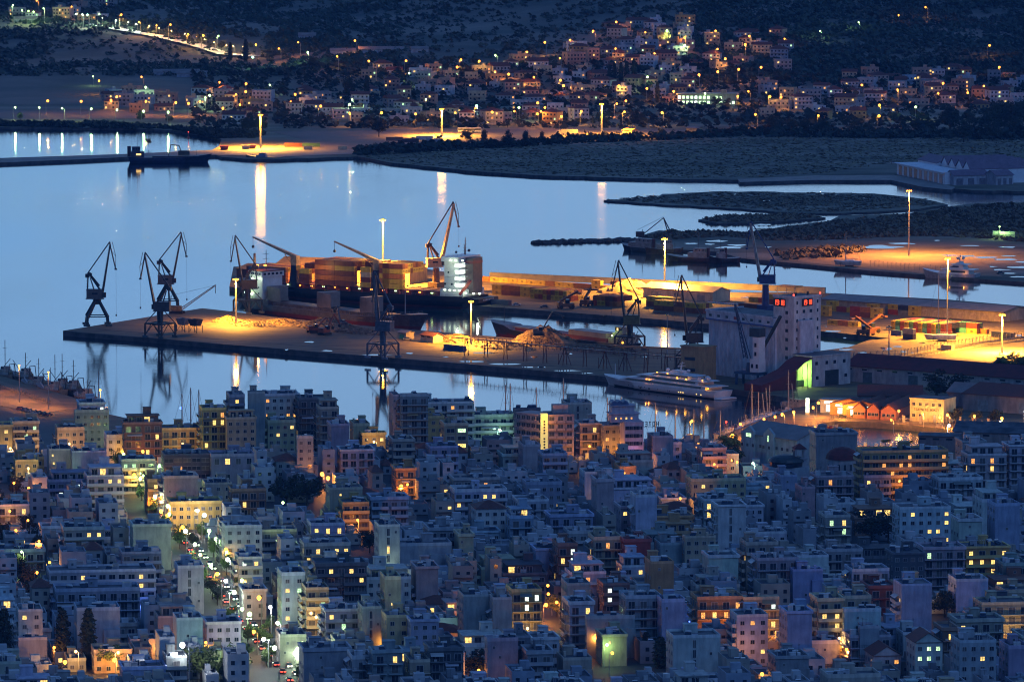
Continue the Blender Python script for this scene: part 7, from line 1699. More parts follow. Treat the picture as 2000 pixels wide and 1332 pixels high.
    if b.st == 'b':
        segs = [(0, w)] if r_.random() < .5 or w < 9 else [(0, w * .46), (w * .54, w)]
        for f in vf:
            for (a, b_) in segs:
                o_ = put('balcony', bs, g, (a, 0, h - .5 - (f + 1) * 3.05 + .12), scale=(b_ - a, 1, 1), color=bsc)
            if r_.random() < .16: put('awning', UA, g, (r_.uniform(0, .5) * w, -.05, h - .5 - f * 3.05 - .15), scale=(w * .4, 1, 1), color=r_.choice([(.55, .55, .52), (.2, .22, .2), (.45, .3, .15), (.5, .5, .55)]))
            if r_.random() < .2: put('air_conditioner', ACU, g, (r_.uniform(.5, w - .5), -.02, h - .5 - (f + 1) * 3.05 + .3))
        sb = r_.random() < .7
    else: sb = r_.random() < .3 and b.st != 'g'
    if sb:
        for f in vs:
            o_ = put('balcony', bs, g, (0, d * .9, h - .5 - (f + 1) * 3.05 + .12), rz=-math.pi / 2, scale=(d * .8, 1, 1), color=bsc)
            if r_.random() < .3: put('awning', UA, g, (-.05, d * .8, h - .5 - f * 3.05 - .15), rz=-math.pi / 2, scale=(d * .5, 1, 1), color=(.6, .6, .6))
    if glow:
        q = M @ Vector((w * .5, -7.5, 0))
        LP_.append((lamp('x', q, glow, 1900 if glow in 'orange warm' else 1300, 7.5, 'street lamps of the city'), f'{"yellow" if glow == "warm" else glow} street lamp before a {b.col} block', '', b.px))
for i, b in enumerate(BL[:NB]): block(i, b)
# the many smaller roofs in between, past the nearest 300
def infill(L_):
    m = MB(); r_ = random.Random(4); cols = ['white', 'grey', 'lilac', 'blue', 'beige', 'pink']; names = []
    for c in cols: mat('infill_' + c, tuple(v * .9 for v in CCOL[c]), scale=.2, rough=.85); names.append('infill_' + c)
    mi_ = {'white': 0, 'grey': 1, 'lilac': 2, 'blue': 3, 'beige': 4, 'cream': 4, 'pink': 5}
    names += ['roof_screed', 'glass', 'room_yellow', 'roof_tile', 'rail_dark', 'tank_white', 'solar_panel']
    for b in L_:
        k = mi_.get(b.col, r_.randrange(6)); M = Matrix.Translation((b.p.x, b.p.y, GZ)) @ Matrix.Rotation(CANG, 4, 'Z'); q = MB(); w, d, h = b.w, b.d, b.h
        q.box(0, w, 0, d, 0, h, k)
        if b.st == 'h': q.add([(-.5, -.5, h), (w + .5, -.5, h), (w + .5, d + .5, h), (-.5, d + .5, h), (w * .4, d / 2, h + 2.2), (w * .6, d / 2, h + 2.2)], [(0, 1, 5, 4), (2, 3, 4, 5), (1, 2, 5), (3, 0, 4)], 9)
        else:
            q.box(.2, w - .2, .2, d - .2, h, h + .1, 6); t = .7
            for (a, b_, c_, e_) in ((-.04, w + .04, -.04, .2), (-.04, w + .04, d - .2, d + .02), (-.04, .2, .2, d - .2), (w - .2, w + .04, .2, d - .2)): q.box(a, b_, c_, e_, h - .15, h + t, k)
            for _ in range(2): x = r_.uniform(.05, .75) * w; y0 = r_.uniform(.05, .6) * d; q.box(x, x + 1.4, y0, y0 + 1.2, h + .1, h + r_.uniform(.6, 1.6), r_.choice([k, 0, 11]))
            x = r_.uniform(.1, .6) * w; sw = min(3.2, w * .4); q.box(x, x + sw, d * .5, d * .5 + min(3, d * .4), h + .1, h + 2.6, k)
            if r_.random() < .6: x = r_.uniform(.1, .7) * w; q.cyl((x, 2, h + .7), (x + 1.6, 2, h + .7), .32, n=6, mi=11); q.add([(x, 1.2, h + .3), (x + 1.7, 1.2, h + .3), (x + 1.7, 2, h + 1), (x, 2, h + 1)], [(0, 1, 2, 3)], 12)
            if r_.random() < .6: x = r_.uniform(.1, .9) * w; q.bar((x, d * .4, h), (x, d * .4, h + 2.8), .08, 10); q.bar((x - .5, d * .4, h + 2.6), (x + .5, d * .4, h + 2.6), .06, 10)
        nw = max(1, int(w / 2.8))
        for f in range(b.n):
            z = h - 2 - f * 3.05
            for j in range(nw):
                if b.st == 'k' and r_.random() < .8: continue
                x = (j + .5) * w / nw; q.box(x - .6, x + .6, -.07, .02, z - .7, z + .6, 8 if r_.random() < .022 else 7)
            if b.st == 'b': q.box(.1, w - .1, -1.2, 0, z - 1.25, z - 1.08, k); q.box(.1, w - .1, -1.22, -1.14, z - 1.08, z - .2, k)
        q.v = [tuple(M @ Vector(v)) for v in q.v]; m.add(q.v, []); n = len(m.v) - len(q.v); m.f += [tuple(i + n for i in f) for f in q.f]; m.m += q.m
    struct(m.build('rooftops', names), 'stuff', 'mass of small flat-roofed buildings packed between the larger blocks')
infill(BL[NB:])
# labels that single each block out
single_out(pend, LAND_); single_out(LP_, LAND_)
# ---- hand-built landmarks of the front city
# hotel: two balconied wings meeting at a lit pylon
p0 = at(1069, 812, GZ + 21); p0.z = GZ
g = thing('hotel', 'pinkish six-floor hotel with tight balconies and a bright yellow sign pylon', 'hotel', p0, CANG, color=(.6, .42, .38))
s = ppm(p0.y); wr = 53 / s; wr_ = 8.2
def wing(ang, W, nm, H=21):
    Mz = Matrix.Rotation(ang, 4, 'Z'); x0 = 2.6
    mb = MB().box(0, W, 0, 12, 0, H).box(-.2, W + .2, -.2, 12, H, H + .5); mb.v = [tuple(Mz @ Vector(v)) for v in mb.v]; mb.build(nm, 'plaster', g)
    for f in range(7):
        z = H - 3.1 * (f + 1) + .3
        for k in range(3 if ang == 0 else 4):
            ww = W / (3 if ang == 0 else 4); o = MB().box(.1, ww - .15, -1.1, 0, -.1, .1).box(.1, ww - .15, -1.1, -1.02, .1, .9).box(.05, .3, -1.15, 0, .1, 1.1).mesh('balcony', ['plaster'])
            q = Mz @ Vector((k * ww, 0, z)); put('balcony', o, g, q, rz=ang); q = Mz @ Vector(((k + .5) * ww, -.03, z + 1.25)); put('balcony_door', UW['door']['shutter'], g, q, rz=ang)
wing(0, wr, 'right_wing')
ml_ = MB()
Wl = 15; al = R(-58) + 0
# left wing runs back and to the left
for (ang, W) in ((0, 0),):
    pass
def wing_left():
    a = math.pi + R(-52)   # direction of the facade seen from the pylon
    d_ = Vector((math.cos(a), math.sin(a), 0)); st = Vector((-2.6, 0, 0)) + d_ * 13.5
    Mz = Matrix.Translation(st) @ Matrix.Rotation(a + math.pi, 4, 'Z'); W = 13.5; H = 21
    mb = MB().box(0, W, 0, 9, 0, H).box(-.2, W + .2, -.2, 9, H, H + .5); mb.v = [tuple(Mz @ Vector(v)) for v in mb.v]; mb.build('left_wing', 'plaster', g)
    for f in range(7):
        z = H - 3.1 * (f + 1) + .3
        for k in range(5):
            ww = W / 5; o = MB().box(.1, ww - .15, -1.1, 0, -.1, .1).box(.1, ww - .15, -1.1, -1.02, .1, .9).box(.05, .3, -1.15, 0, .1, 1.1).mesh('balcony', ['plaster'])
            q = Mz @ Vector((k * ww, 0, z)); put('balcony', o, g, q, rz=a + math.pi); q = Mz @ Vector(((k + .5) * ww, -.03, z + 1.25)); put('balcony_door', UW['door']['shutter'], g, q, rz=a + math.pi)
wing_left()
mat('pylon', (.75, .68, .25), emit=(1, .8, .25), es=.5)
MB().box(-2.8, 0, -1.4, 1, 2, 22).build('sign_pylon', 'pylon', g)
tx = MB(); z = 18.5
for k in range(12): tx.box(-1.75, -1.05, -1.46, -1.4, z - k * 1.15, z - k * 1.15 + .7, 0) if k != 5 else None
tx.build('sign_lettering', 'black', g)
MB().box(0, wr, .1, 12, 21.5, 21.6).build('roof', 'roof_screed', g); MB().box(3, 9, 4, 9, 21.6, 24.8).build('stair_head', 'plaster', g)
MB().box(-2.6, -.2, -1.9, -1.5, 21.2, 21.6).build('pylon_light', 'bulb_yellow', g); light(g, (-1.5, -5.0, 19.5), 1500, 'yellow', .4); light(g, (8, -8, 4), 1800, 'warm', .4); light(g, (-10, -6, 4), 2200, 'warm', .4); light(g, (1, -9, 3), 1400, 'orange', .4)
# white block with magenta-lit corner, barrel roof above
b = mk(1220, 1257, 823, 876, 6, 'g', 'white', []); g = thing('office_block', 'white framed block with three blue barrel vaults on its tall rear floors', 'office block', b.p, CANG, color=(.6, .5, .56))
w = b.w; MB().box(0, w, 0, 12, 0, b.h).box(-.1, w + .1, -.1, 12.1, b.h, b.h + .4).box(-5, w - 1.5, 3, 11, b.h, b.h + 3.2).box(-5.5, w - .8, 2.6, 11.5, b.h + 3.2, b.h + 3.5).box(-4.5, w - 3, 4, 11, b.h + 3.5, b.h + 6.4).box(-5, w - 2.4, 3.4, 11.4, b.h + 6.4, b.h + 6.7).build('wall', 'plaster', g)
for k in range(3): x = -3.4 + k * 2.3; MB().cyl((x, 4.6, b.h + 7.2), (x, 11, b.h + 7.2), 1.25, n=14).build('barrel_vault', 'paint', g, color=(.12, .16, .28))
for f in range(4):
    for k in range(2): put('window', UW['wide']['glass'], g, (w * .24 + k * w * .36, -.03, b.h - 2 - f * 3.1))
    put('window', UW['win']['glass'], g, (w * .85, -.03, b.h - 2 - f * 3.1))
for k in range(4): put('window', UW['small']['room_orange' if k % 2 else 'room_yellow'], g, (-3 + k * 2.1, 2.95, b.h + 1.6))
light(g, (w * .5, -6, 4), 1500, 'orange', .4)
g = thing('neon_sign', 'blue and red neon shop sign hanging at the street corner below the white framed block', 'neon sign', b.p + CU * (w * .45) - CV * 1.0 + Vector((0, 0, 5.4)), CANG)
MB().box(-2.4, 1.6, -.3, 0, .8, 1.6).build('blue_bar', 'bulb_blue', g); MB().box(1.7, 2.6, -.3, 0, .6, 1.9).build('red_disc', 'bulb_red', g)
for k in range(5): MB().box(1.4, 2.1, -.3, 0, -.6 - k * 1.1, .1 - k * 1.1).build('blue_letter', 'bulb_blue' if k % 2 else 'bulb_white', g)
light(g, (1, -2, 1), 160, 'blue', .3)
# rooftop letters seen from behind (mirrored)
b = mk(1262, 1300, 842, 860, 4, 'k', 'grey', []); sg = thing('roof_letters', 'row of dark letters reading HOTEL seen from behind on a rooftop frame', 'sign', b.p + CV * 14 + Vector((0, 0, b.h + .6)), CANG)
fr_ = MB().bar((0, 0, .2), (7.6, 0, .2), .12); rx = {'J': 0}
GL = {'L': [(0, 0, .3, 2), (0, 0, 1, .3)], 'E': [(0, 0, .3, 2), (0, 0, 1, .3), (0, .85, .9, 1.15), (0, 1.7, 1, 2)], 'T': [(.38, 0, .68, 2), (0, 1.7, 1.05, 2)], 'O': [(0, 0, .3, 2), (.75, 0, 1.05, 2), (.3, 0, .75, .3), (.3, 1.7, .75, 2)], 'H': [(0, 0, .3, 2), (.75, 0, 1.05, 2), (.3, .85, .75, 1.15)]}
for k, ch in enumerate('HOTEL'):
    m = MB()
    for (a, b1, c, d) in GL[ch]: m.box(-c, -a, -.08, .08, b1, d)
    m.build('letter', 'black', sg, loc=(7.6 - k * 1.55, 0, .4))
for x in (0, 2.5, 5, 7.6): fr_.bar((x, 0, -.6), (x, 0, .3), .1)
fr_.build('frame', 'rail_dark', sg)
# church with red dome and bell tower
p = at(1645, 918, GZ + 8); p.z = GZ
g = thing('domed_church', 'white church drum with arched windows under a dark red tiled dome', 'church', p, CANG, color=(.45, .42, .42))
m = MB().cyl((0, 0, 0), (0, 0, 12.5), 6.2, n=16); m.box(-9, 9, -9, 9, 0, 7); m.build('wall', 'plaster', g)
MB().add(*(lambda n=16: ([(6.6 * math.cos(t) * math.cos(j * .38), 6.6 * math.sin(t) * math.cos(j * .38), 12.5 + 4.6 * math.sin(j * .38)) for j in range(5) for t in [math.tau * k / n for k in range(n)]], [(j * n + k, j * n + (k + 1) % n, (j + 1) * n + (k + 1) % n, (j + 1) * n + k) for j in range(4) for k in range(n)]))()).build('dome', 'roof_red', g)
for k in range(8): a = R(-180 + 22 + k * 22); put('window', UW['strip']['glass'], g, (6.25 * math.cos(a), 6.25 * math.sin(a), 9.6), rz=a + math.pi / 2, scale=(1.1, 1, 1))
p = at(1561, 915, GZ + 8); p.z = GZ
g = thing('bell_tower', 'small octagonal bell tower with red tiled cap beside the church', 'bell tower', p, CANG, color=(.45, .42, .42))
m = MB().box(-2.4, 2.4, -2.4, 2.4, 0, 12).box(-2.8, 2.8, -2.8, 2.8, 12, 12.4)
for x in (-1.7, 1.7):
    for y_ in (-1.7, 1.7): m.box(x - .35, x + .35, y_ - .35, y_ + .35, 12.4, 15.4)
m.box(-2.3, 2.3, -2.3, 2.3, 15.4, 15.9); m.build('wall', 'plaster', g)
MB().add([(-2.7, -2.7, 15.9), (2.7, -2.7, 15.9), (2.7, 2.7, 15.9), (-2.7, 2.7, 15.9), (0, 0, 18)], [(0, 1, 4), (1, 2, 4), (2, 3, 4), (3, 0, 4)]).build('cap_roof', 'roof_red', g)
# pale gabled hall and dark domed block right of the yellow tree
p = at(1460, 858, GZ + 9); p.z = GZ
g = thing('gabled_hall', 'pale green-white hall with two gables and lit upper windows near the jetty', 'building', at(1448, 846, GZ + 13) - Vector((0, 0, 13)), R(-52), color=(.42, .5, .52))
Wd = 34
MB().extr([(0, 0), (0, 13), (11, 17), (22, 13), (22, 0)], 'x', 0, Wd).build('wall', 'plaster', g)
MB().extr([(-.6, 13.0), (11, 17.1), (22.6, 13.0), (22.6, 13.3), (11, 17.5), (-.6, 13.3)], 'x', -.5, Wd + .5).build('roof', 'roof_sheet', g)
for x in (3, 15): MB().extr([(x, 0), (x, 14.5), (x + 3, 16.8), (x + 6, 14.5), (x + 6, 0)], 'y', -1.2, 0).build('gable', 'plaster', g)
for k in range(10): put('window', UW['win']['glass'], g, (2 + k * 3.3, -1.25 if k in (0, 1, 2, 4, 5) else -.04, 9))
put('window', UW['wide']['lit_green'] if 'lit_green' in UW['wide'] else UW['wide']['room_green'], g, (6, -1.27, 13)); put('window', UW['strip']['room_green'], g, (18, -1.27, 12.6))
for k in range(4): put('window', UW['win']['glass'], g, (-.04, 4 + k * 4.5, 9), rz=-math.pi / 2)
p = at(1536, 905, GZ + 10); p.z = GZ
g = thing('domed_pavilion', 'block topped by a wide dark dome with glass band, beside the bell tower', 'building', p, CANG, color=(.4, .42, .45))
MB().box(-8, 8, -6, 8, 0, 9).build('wall', 'plaster', g); MB().cyl((0, 0, 9), (0, 0, 11), 6.6, n=18).build('glass_drum', 'glass', g); n = 18
MB().add([(7.2 * math.cos(t) * math.cos(j * .38), 7.2 * math.sin(t) * math.cos(j * .38), 11 + 2.6 * math.sin(j * .38)) for j in range(5) for t in [math.tau * k / n for k in range(n)]], [(j * n + k, j * n + (k + 1) % n, (j + 1) * n + (k + 1) % n, (j + 1) * n + k) for j in range(4) for k in range(n)]).build('dome', 'dark_steel', g)
# custom house with its name, terracotta sheds, kiosks, pylon
z = QZ; a = at(1777, 822, z); b_ = at(1843, 826, z); Lc = (b_ - a).length
g = thing('custom_house', 'yellow floodlit two-storey custom house with Greek lettering on its front', 'building', a, heading(a, b_), color=(.68, .6, .3))
hh = 9.5; MB().box(0, Lc, 0, 12, 0, hh).box(-.2, Lc + .2, -.2, 12.2, hh, hh + .5).build('wall', 'plaster', g); MB().box(0, Lc, .1, 12, hh + .5, hh + .6).build('roof', 'roof_screed', g)
for k in range(5): put('window', UW['win']['glass'], g, ((k + .6) * Lc / 5.2, -.04, 7.4))
for k in (0, 1, 4): put('window', UW['win']['glass'], g, ((k + .6) * Lc / 5.2, -.04, 2.6))
GR = {'Τ': 'ah', 'Ε': 'aemdg', 'Λ': 'xy', 'Ω': 'afbp', 'Ν': 'febc/', 'Ι': 'v', 'Ο': 'aebcdf', 'Β': 'aebcdfm', 'Υ': 'yxv'}
def glyph(ch, m, x, z, w=.62, h=1.0, t=.14, y=-.09):
    B = lambda a, b, c, d: m.box(x + a, x + c, y, 0, z + b, z + d)
    if ch in 'ΕΟΒΝ': B(0, 0, t, h)
    if ch in 'ΟΒΝ': B(w - t, 0, w, h)
    if ch in 'ΤΕΟΒ': B(0, h - t, w, h)
    if ch in 'ΕΟΒ': B(0, 0, w, t)
    if ch in 'ΕΒ': B(0, h / 2 - t / 2, w * .85, h / 2 + t / 2)
    if ch in 'ΤΙ': B(w / 2 - t / 2, 0, w / 2 + t / 2, h)
    if ch == 'Υ': B(w / 2 - t / 2, 0, w / 2 + t / 2, h / 2); m.bar((x + w / 2, y / 2, z + h / 2), (x, y / 2, z + h), t).bar((x + w / 2, y / 2, z + h / 2), (x + w, y / 2, z + h), t)
    if ch == 'Λ': m.bar((x + w / 2, y / 2, z + h), (x, y / 2, z), t).bar((x + w / 2, y / 2, z + h), (x + w, y / 2, z), t)
    if ch == 'Ν': m.bar((x + t / 2, y / 2, z + h), (x + w - t / 2, y / 2, z), t)
    if ch == 'Ω': B(0, h * .3, t, h); B(w - t, h * .3, w, h); B(0, h - t, w, h); B(0, 0, w * .35, t); B(w * .65, 0, w, t)
m = MB(); x = 0
for ch in 'ΤΕΛΩΝΕΙΟ ΒΟΛΟΥ':
    if ch != ' ': glyph(ch, m, x, 0)
    x += .85
m.build('lettering', 'black', g, loc=(Lc / 2 - x / 2, -.02, 4.7))
light(g, (Lc * .9, -4, 4), 900, 'warm', .3); light(g, (Lc * .5, -6, 5), 900, 'warm', .3); light(g, (Lc * .15, -5, 4), 500, 'orange', .3)
mat('terracotta', (.5, .2, .12), c2=(.4, .15, .09), scale=.3)
TC = [((1654, 816), (1678, 817), 'leftmost terracotta gabled shed of three before the custom house'), ((1681, 818), (1705, 819), 'middle terracotta gabled shed of three before the custom house'), ((1708, 820), (1738, 821), 'rightmost terracotta gabled shed of three before the custom house')]
for i, (pa, pb, lb) in enumerate(TC):
    a = at(pa[0] + 12, pa[1], z); b_ = at(pb[0] + 12, pb[1], z); Lc = (b_ - a).length; g = thing('terracotta_shed', lb, 'shed', a, heading(a, b_), 'terracotta sheds', color=(.5, .22, .13))
    MB().extr([(0, 0), (0, 4), (Lc / 2, 6.4), (Lc, 4), (Lc, 0)], 'y', 0, 62).build('wall', 'terracotta', g); MB().extr([(-.3, 3.95), (Lc / 2, 6.6), (Lc + .3, 3.95), (Lc + .3, 4.25), (Lc / 2, 6.95), (-.3, 4.25)], 'y', -.4, 62.4).build('roof', 'roof_tile', g)
    for k in range(3): put('window', UW['win']['glass'], g, ((k + .7) * Lc / 3.4, -.04, 2))
for (xa, ya, xb, yb_, D_, hh, lb, rm) in ((1676, 800, 1800, 801, 20, 6, 'long dark-roofed shed with pale gable behind the terracotta sheds', 'roof_tile'), (1880, 800, 2040, 812, 30, 7, 'wide dark shed roof behind the palm-lined wall at the right', 'roof_tile'), (1850, 792, 1905, 796, 14, 6, 'pale low building between custom house and dark wide shed', 'roof_sheet')): gable('harbour_shed', lb, 'shed', (xa, ya), (xb, yb_), D_, hh, 3.5, (.28, .26, .26), rm, doors=2)
def kiosk(label, px, py, w, d, h, col, gab, sign, scol):
    g = thing('kiosk', label, 'kiosk', at(px, py, QZ), -.3, 'lit kiosks by the basin', color=col)
    if gab: MB().extr([(0, 0), (0, h), (w / 2, h + 1.8), (w, h), (w, 0)], 'y', 0, d).build('wall', 'plaster', g); MB().extr([(-.5, h - .2), (w / 2, h + 1.9), (w + .5, h - .2), (w + .5, h), (w / 2, h + 2.2), (-.5, h)], 'y', -.6, d + .4).build('roof', 'roof_tile', g)
    else: MB().box(0, w, 0, d, 0, h).build('wall', 'plaster', g); MB().box(-.5, w + .5, -.6, d + .3, h, h + .4).build('roof', 'roof_sheet', g)
    MB().box(w * .15, w * .85, -.25, -.05, h * .76, h * .93).build('lit_sign', 'lit_' + sign, g); MB().box(w * .2, w * .8, -.12, -.02, .6, h * .66).build('window', 'room_' + sign, g)
    light(g, (w / 2, -4.5, h * .7), 150, scol, .3)
kiosk('white-lit kiosk with a glowing fascia, left of the orange kiosks', 1602, 806, 13, 7, 5.5, (.5, .52, .5), False, 'white', 'white')
kiosk('orange gabled kiosk with a white-lit front sign', 1621, 810, 17, 9, 5, (.55, .25, .1), True, 'white', 'yellow')
kiosk('orange gabled cafe with blue-white windows, before the terracotta sheds', 1645, 814, 18, 9, 5, (.55, .25, .1), True, 'cyan', 'orange')
g = thing('neon_pylon', 'tall glowing green-white neon pylon on the lit jetty head', 'sign', at(1577, 810, QZ), 0); MB().box(-.9, .9, -.5, .5, 0, 1).build('base', 'concrete', g); mat('neon_pylon_glow', (.8, .8, .8), emit=(.6, 1, .75), es=2.5); MB().box(-.75, .75, -.3, .3, 1, 7.2).build('glow_panel', 'neon_pylon_glow', g); light(g, (0, -2.5, 4), 500, 'white', .4)
# dark curved-roof sheds right of the small basin
gable('long_dark_hall', 'big dark curved-roof hall with skylight right of the small basin', 'hall', (1862, 872), (2010, 876), 26, 6, 3, (.3, .27, .25), 'roof_screed', wins=3)
gable('low_dark_block', 'low dark building before the near palms of the basin', 'building', (1794, 880), (1872, 882), 12, 6, .6, (.25, .22, .22), 'roof_screed', wins=3)
# promenade lamps of the harbour: visible bulbs
PL = [(1450, 829, 'orange', 2, 'first orange jetty lamp from the left'), (1493, 819, 'orange', 2, 'second orange jetty lamp from the left'), (1512, 815, 'orange', 2, 'third orange jetty lamp from the left'), (1532, 810, 'orange', 2.5, 'fourth orange jetty lamp from the left'), (1551, 805, 'orange', 2.5, 'fifth orange jetty lamp from the left'), (1590, 797, 'orange', 2, 'lower of two lamps right of the neon pylon'), (1595, 788, 'orange', 3, 'higher of two lamps right of the neon pylon'), (1638, 791, 'yellow', 2.5, 'lamp between the two orange gabled kiosks'), (1654, 798, 'orange', 2, 'lamp before the orange gabled cafe'), (1754, 804, 'orange', 2.5, 'lamp left of the custom house'), (1804, 808, 'orange', 2, 'lamp directly before the custom house'), (1840, 815, 'yellow', 2.5, 'bright lamp at the right corner of the custom house'), (1855, 811, 'orange', 2.5, 'first lamp right of the custom house before the palms'), (1905, 814, 'orange', 2.5, 'lamp amid the dark palms right of the custom house'), (1957, 817, 'orange', 2.5, 'lamp at the far right before the dark shed'), (1851, 831, 'pure', 1.5, 'violet-white lamp at the basin corner'), (1949, 825, 'pure', 1.5, 'violet-white lamp right of the basin road'), (1745, 821, 'orange', 1.2, 'lamp reflected in the middle of the basin'), (1662, 843, 'yellow', 2.5, 'bright lamp on the edge of the big grey blank block'), (1588, 836, 'orange', 1.5, 'lamp at the left end of the small basin'), (1999, 803, 'pure', 1, 'violet lamp at the right edge of the photo'), (1993, 838, 'white', 1.5, 'white lamp by the cream hut at the right edge'), (1348, 822, 'yellow', 1.2, 'lamp over the yellow-lit wooden boat'), (702, 822, 'orange', 2.5, 'lamp on the waterfront corner above the yellow building'), (196, 762, 'yellow', 1, 'double lamp on the left quay'), (356, 798, 'blue', 1.5, 'blue lamp at the edge of the lit yellow block'), (1418, 824, 'red', .6, 'small red light by the jetty end')]
for (x, y_, c, s, lb) in PL:
    hpx = 26 if c != 'red' else 12; p = at(x, y_ + hpx, QZ); lamp(lb, p, c, 3600 * s if c not in ('red', 'blue') else 150, hpx / ppm(p.y), 'lamps of the harbour front', .8 + .2 * s)
for i, (x, y_) in enumerate([(1678, 812), (1692, 816), (1725, 818), (1765, 826), (1798, 828), (1825, 826), (1849, 826), (1875, 828), (1900, 830), (1930, 832)]):
    o = MB().box(-.5, .5, -.5, .5, 0, 3).box(-.65, .65, -.65, .65, 3, 3.3).build('gate_pillar', 'concrete', loc=at(x, y_, QZ)); tag(o, f'pale gate pillar, {ORD[i]} from the left along the port fence', 'pillar', 'pillars of the port fence')
fence('pale railing between gate pillars along the harbour road', [(1690, 815), (1765, 826), (1850, 827), (1960, 833)], 1.8, QZ, step=2.5, w=.12, name='port_railing')
# quay road at left, parapet
flat('quay_road', [(-100, 728), (0, 744), (80, 768), (115, 782), (130, 800), (90, 806), (70, 812), (40, 800), (-100, 772)], QZ + .12, 'sand', z0=QZ - .3)
fence('lit low parapet with gaps along the left quay road', [(-60, 740), (0, 757), (50, 772), (98, 788)], .9, QZ + .1, w=.4, solid=.8, name='quay_parapet')
for (fx, fy, lb) in ((-15, 770, 'added orange floodlight at the left edge of the left quay road'), (38, 786, 'added orange floodlight midway on the left quay road'), (95, 800, 'added orange floodlight at the near end of the left quay road')):
    g = thing('added_quay_floodlight', lb, 'floodlight', at(fx, fy, QZ), 0); light(g, (0, 0, 16), 42000, 'orange', .5, spot=160)  # added lamps, evening out the orange light on the quay road
    MB().cyl((0, 0, 0), (0, 0, 16), .2, n=6).build('pole', 'galvanised', g); MB().box(-.4, .4, -.4, .4, 16.1, 16.5).build('lamp_head', 'bulb_orange', g)
for i in range(7): car(f'parked car, {ORD[i]} from the left on the left quay road', at(40 + i * 9, 800 + i * 2, QZ + .2), R(60), rnd.choice([(.5, .5, .5), (.1, .1, .12), (.3, .05, .04), (.15, .2, .3)]), 'cars on the left quay road')
# ---- streets of the city: lamps, cars
def along(pl, t):
    Q = [at(x, y, GZ + .06) for x, y in pl]; L_ = [(b - a).length for a, b in zip(Q, Q[1:])]; T = t * sum(L_)
    for (a, b), l in zip(zip(Q, Q[1:]), L_):
        if T <= l: return a.lerp(b, T / l), (b - a).normalized()
        T -= l
    return Q[-1], (Q[-1] - Q[-2]).normalized()
for i in range(48):
    p, d = along(AVE, (i + .5) / 48); s = Vector((-d.y, d.x, 0)) * (4.6 if i % 2 else -4.6); c = ['green', 'white', 'yellow', 'green', 'pure'][i % 5] if i > 12 else ['green', 'yellow', 'orange'][i % 3]
    lamp(f'{"greenish" if c == "green" else "white" if c == "pure" else c} lamp, {ORD[i // 2]} on the {"right" if i % 2 else "left"} side from the harbour end of the avenue', p + s, c, 2900, rnd.uniform(7, 9.5), 'lamps along the lit avenue', rnd.uniform(1.2, 1.8))
for i in range(60):
    p, d = along(AVE, .25 + .74 * i / 60 + rnd.uniform(0, .01)); side = 1 if i % 2 else -1; s = Vector((-d.y, d.x, 0)) * side * 1.8
    tow = side > 0; car(f'car with {"headlights" if tow else "tail lights"} on, {arc(i // 2)} from the upper end of the avenue', p + s, heading(Vector((0, 0, 0)), d) if tow else heading(Vector((0, 0, 0)), -d), rnd.choice([(.5, .5, .5), (.08, .08, .1), (.3, .05, .04), (.1, .15, .3)]), 'cars driving on the avenue', True)
for i in range(12):
    p, d = along(ORS, (i + .5) / 12); lamp(f'orange lamp, {ORD[i]} from the far end of the leafy left street', p + Vector((3 if i % 2 else -3, 0, 0)), 'orange' if i != 8 else 'green', 1300, 8, 'lamps of the leafy left street', 1.0)
for i in range(9):
    p, d = along(LOS, (i + .5) / 9); lamp(f'orange lamp, {ORD[i]} from the far end of the lower middle lane', p, 'orange' if i % 4 != 3 else 'green', 900, 7, 'lamps of the lower middle lane', 1.1)
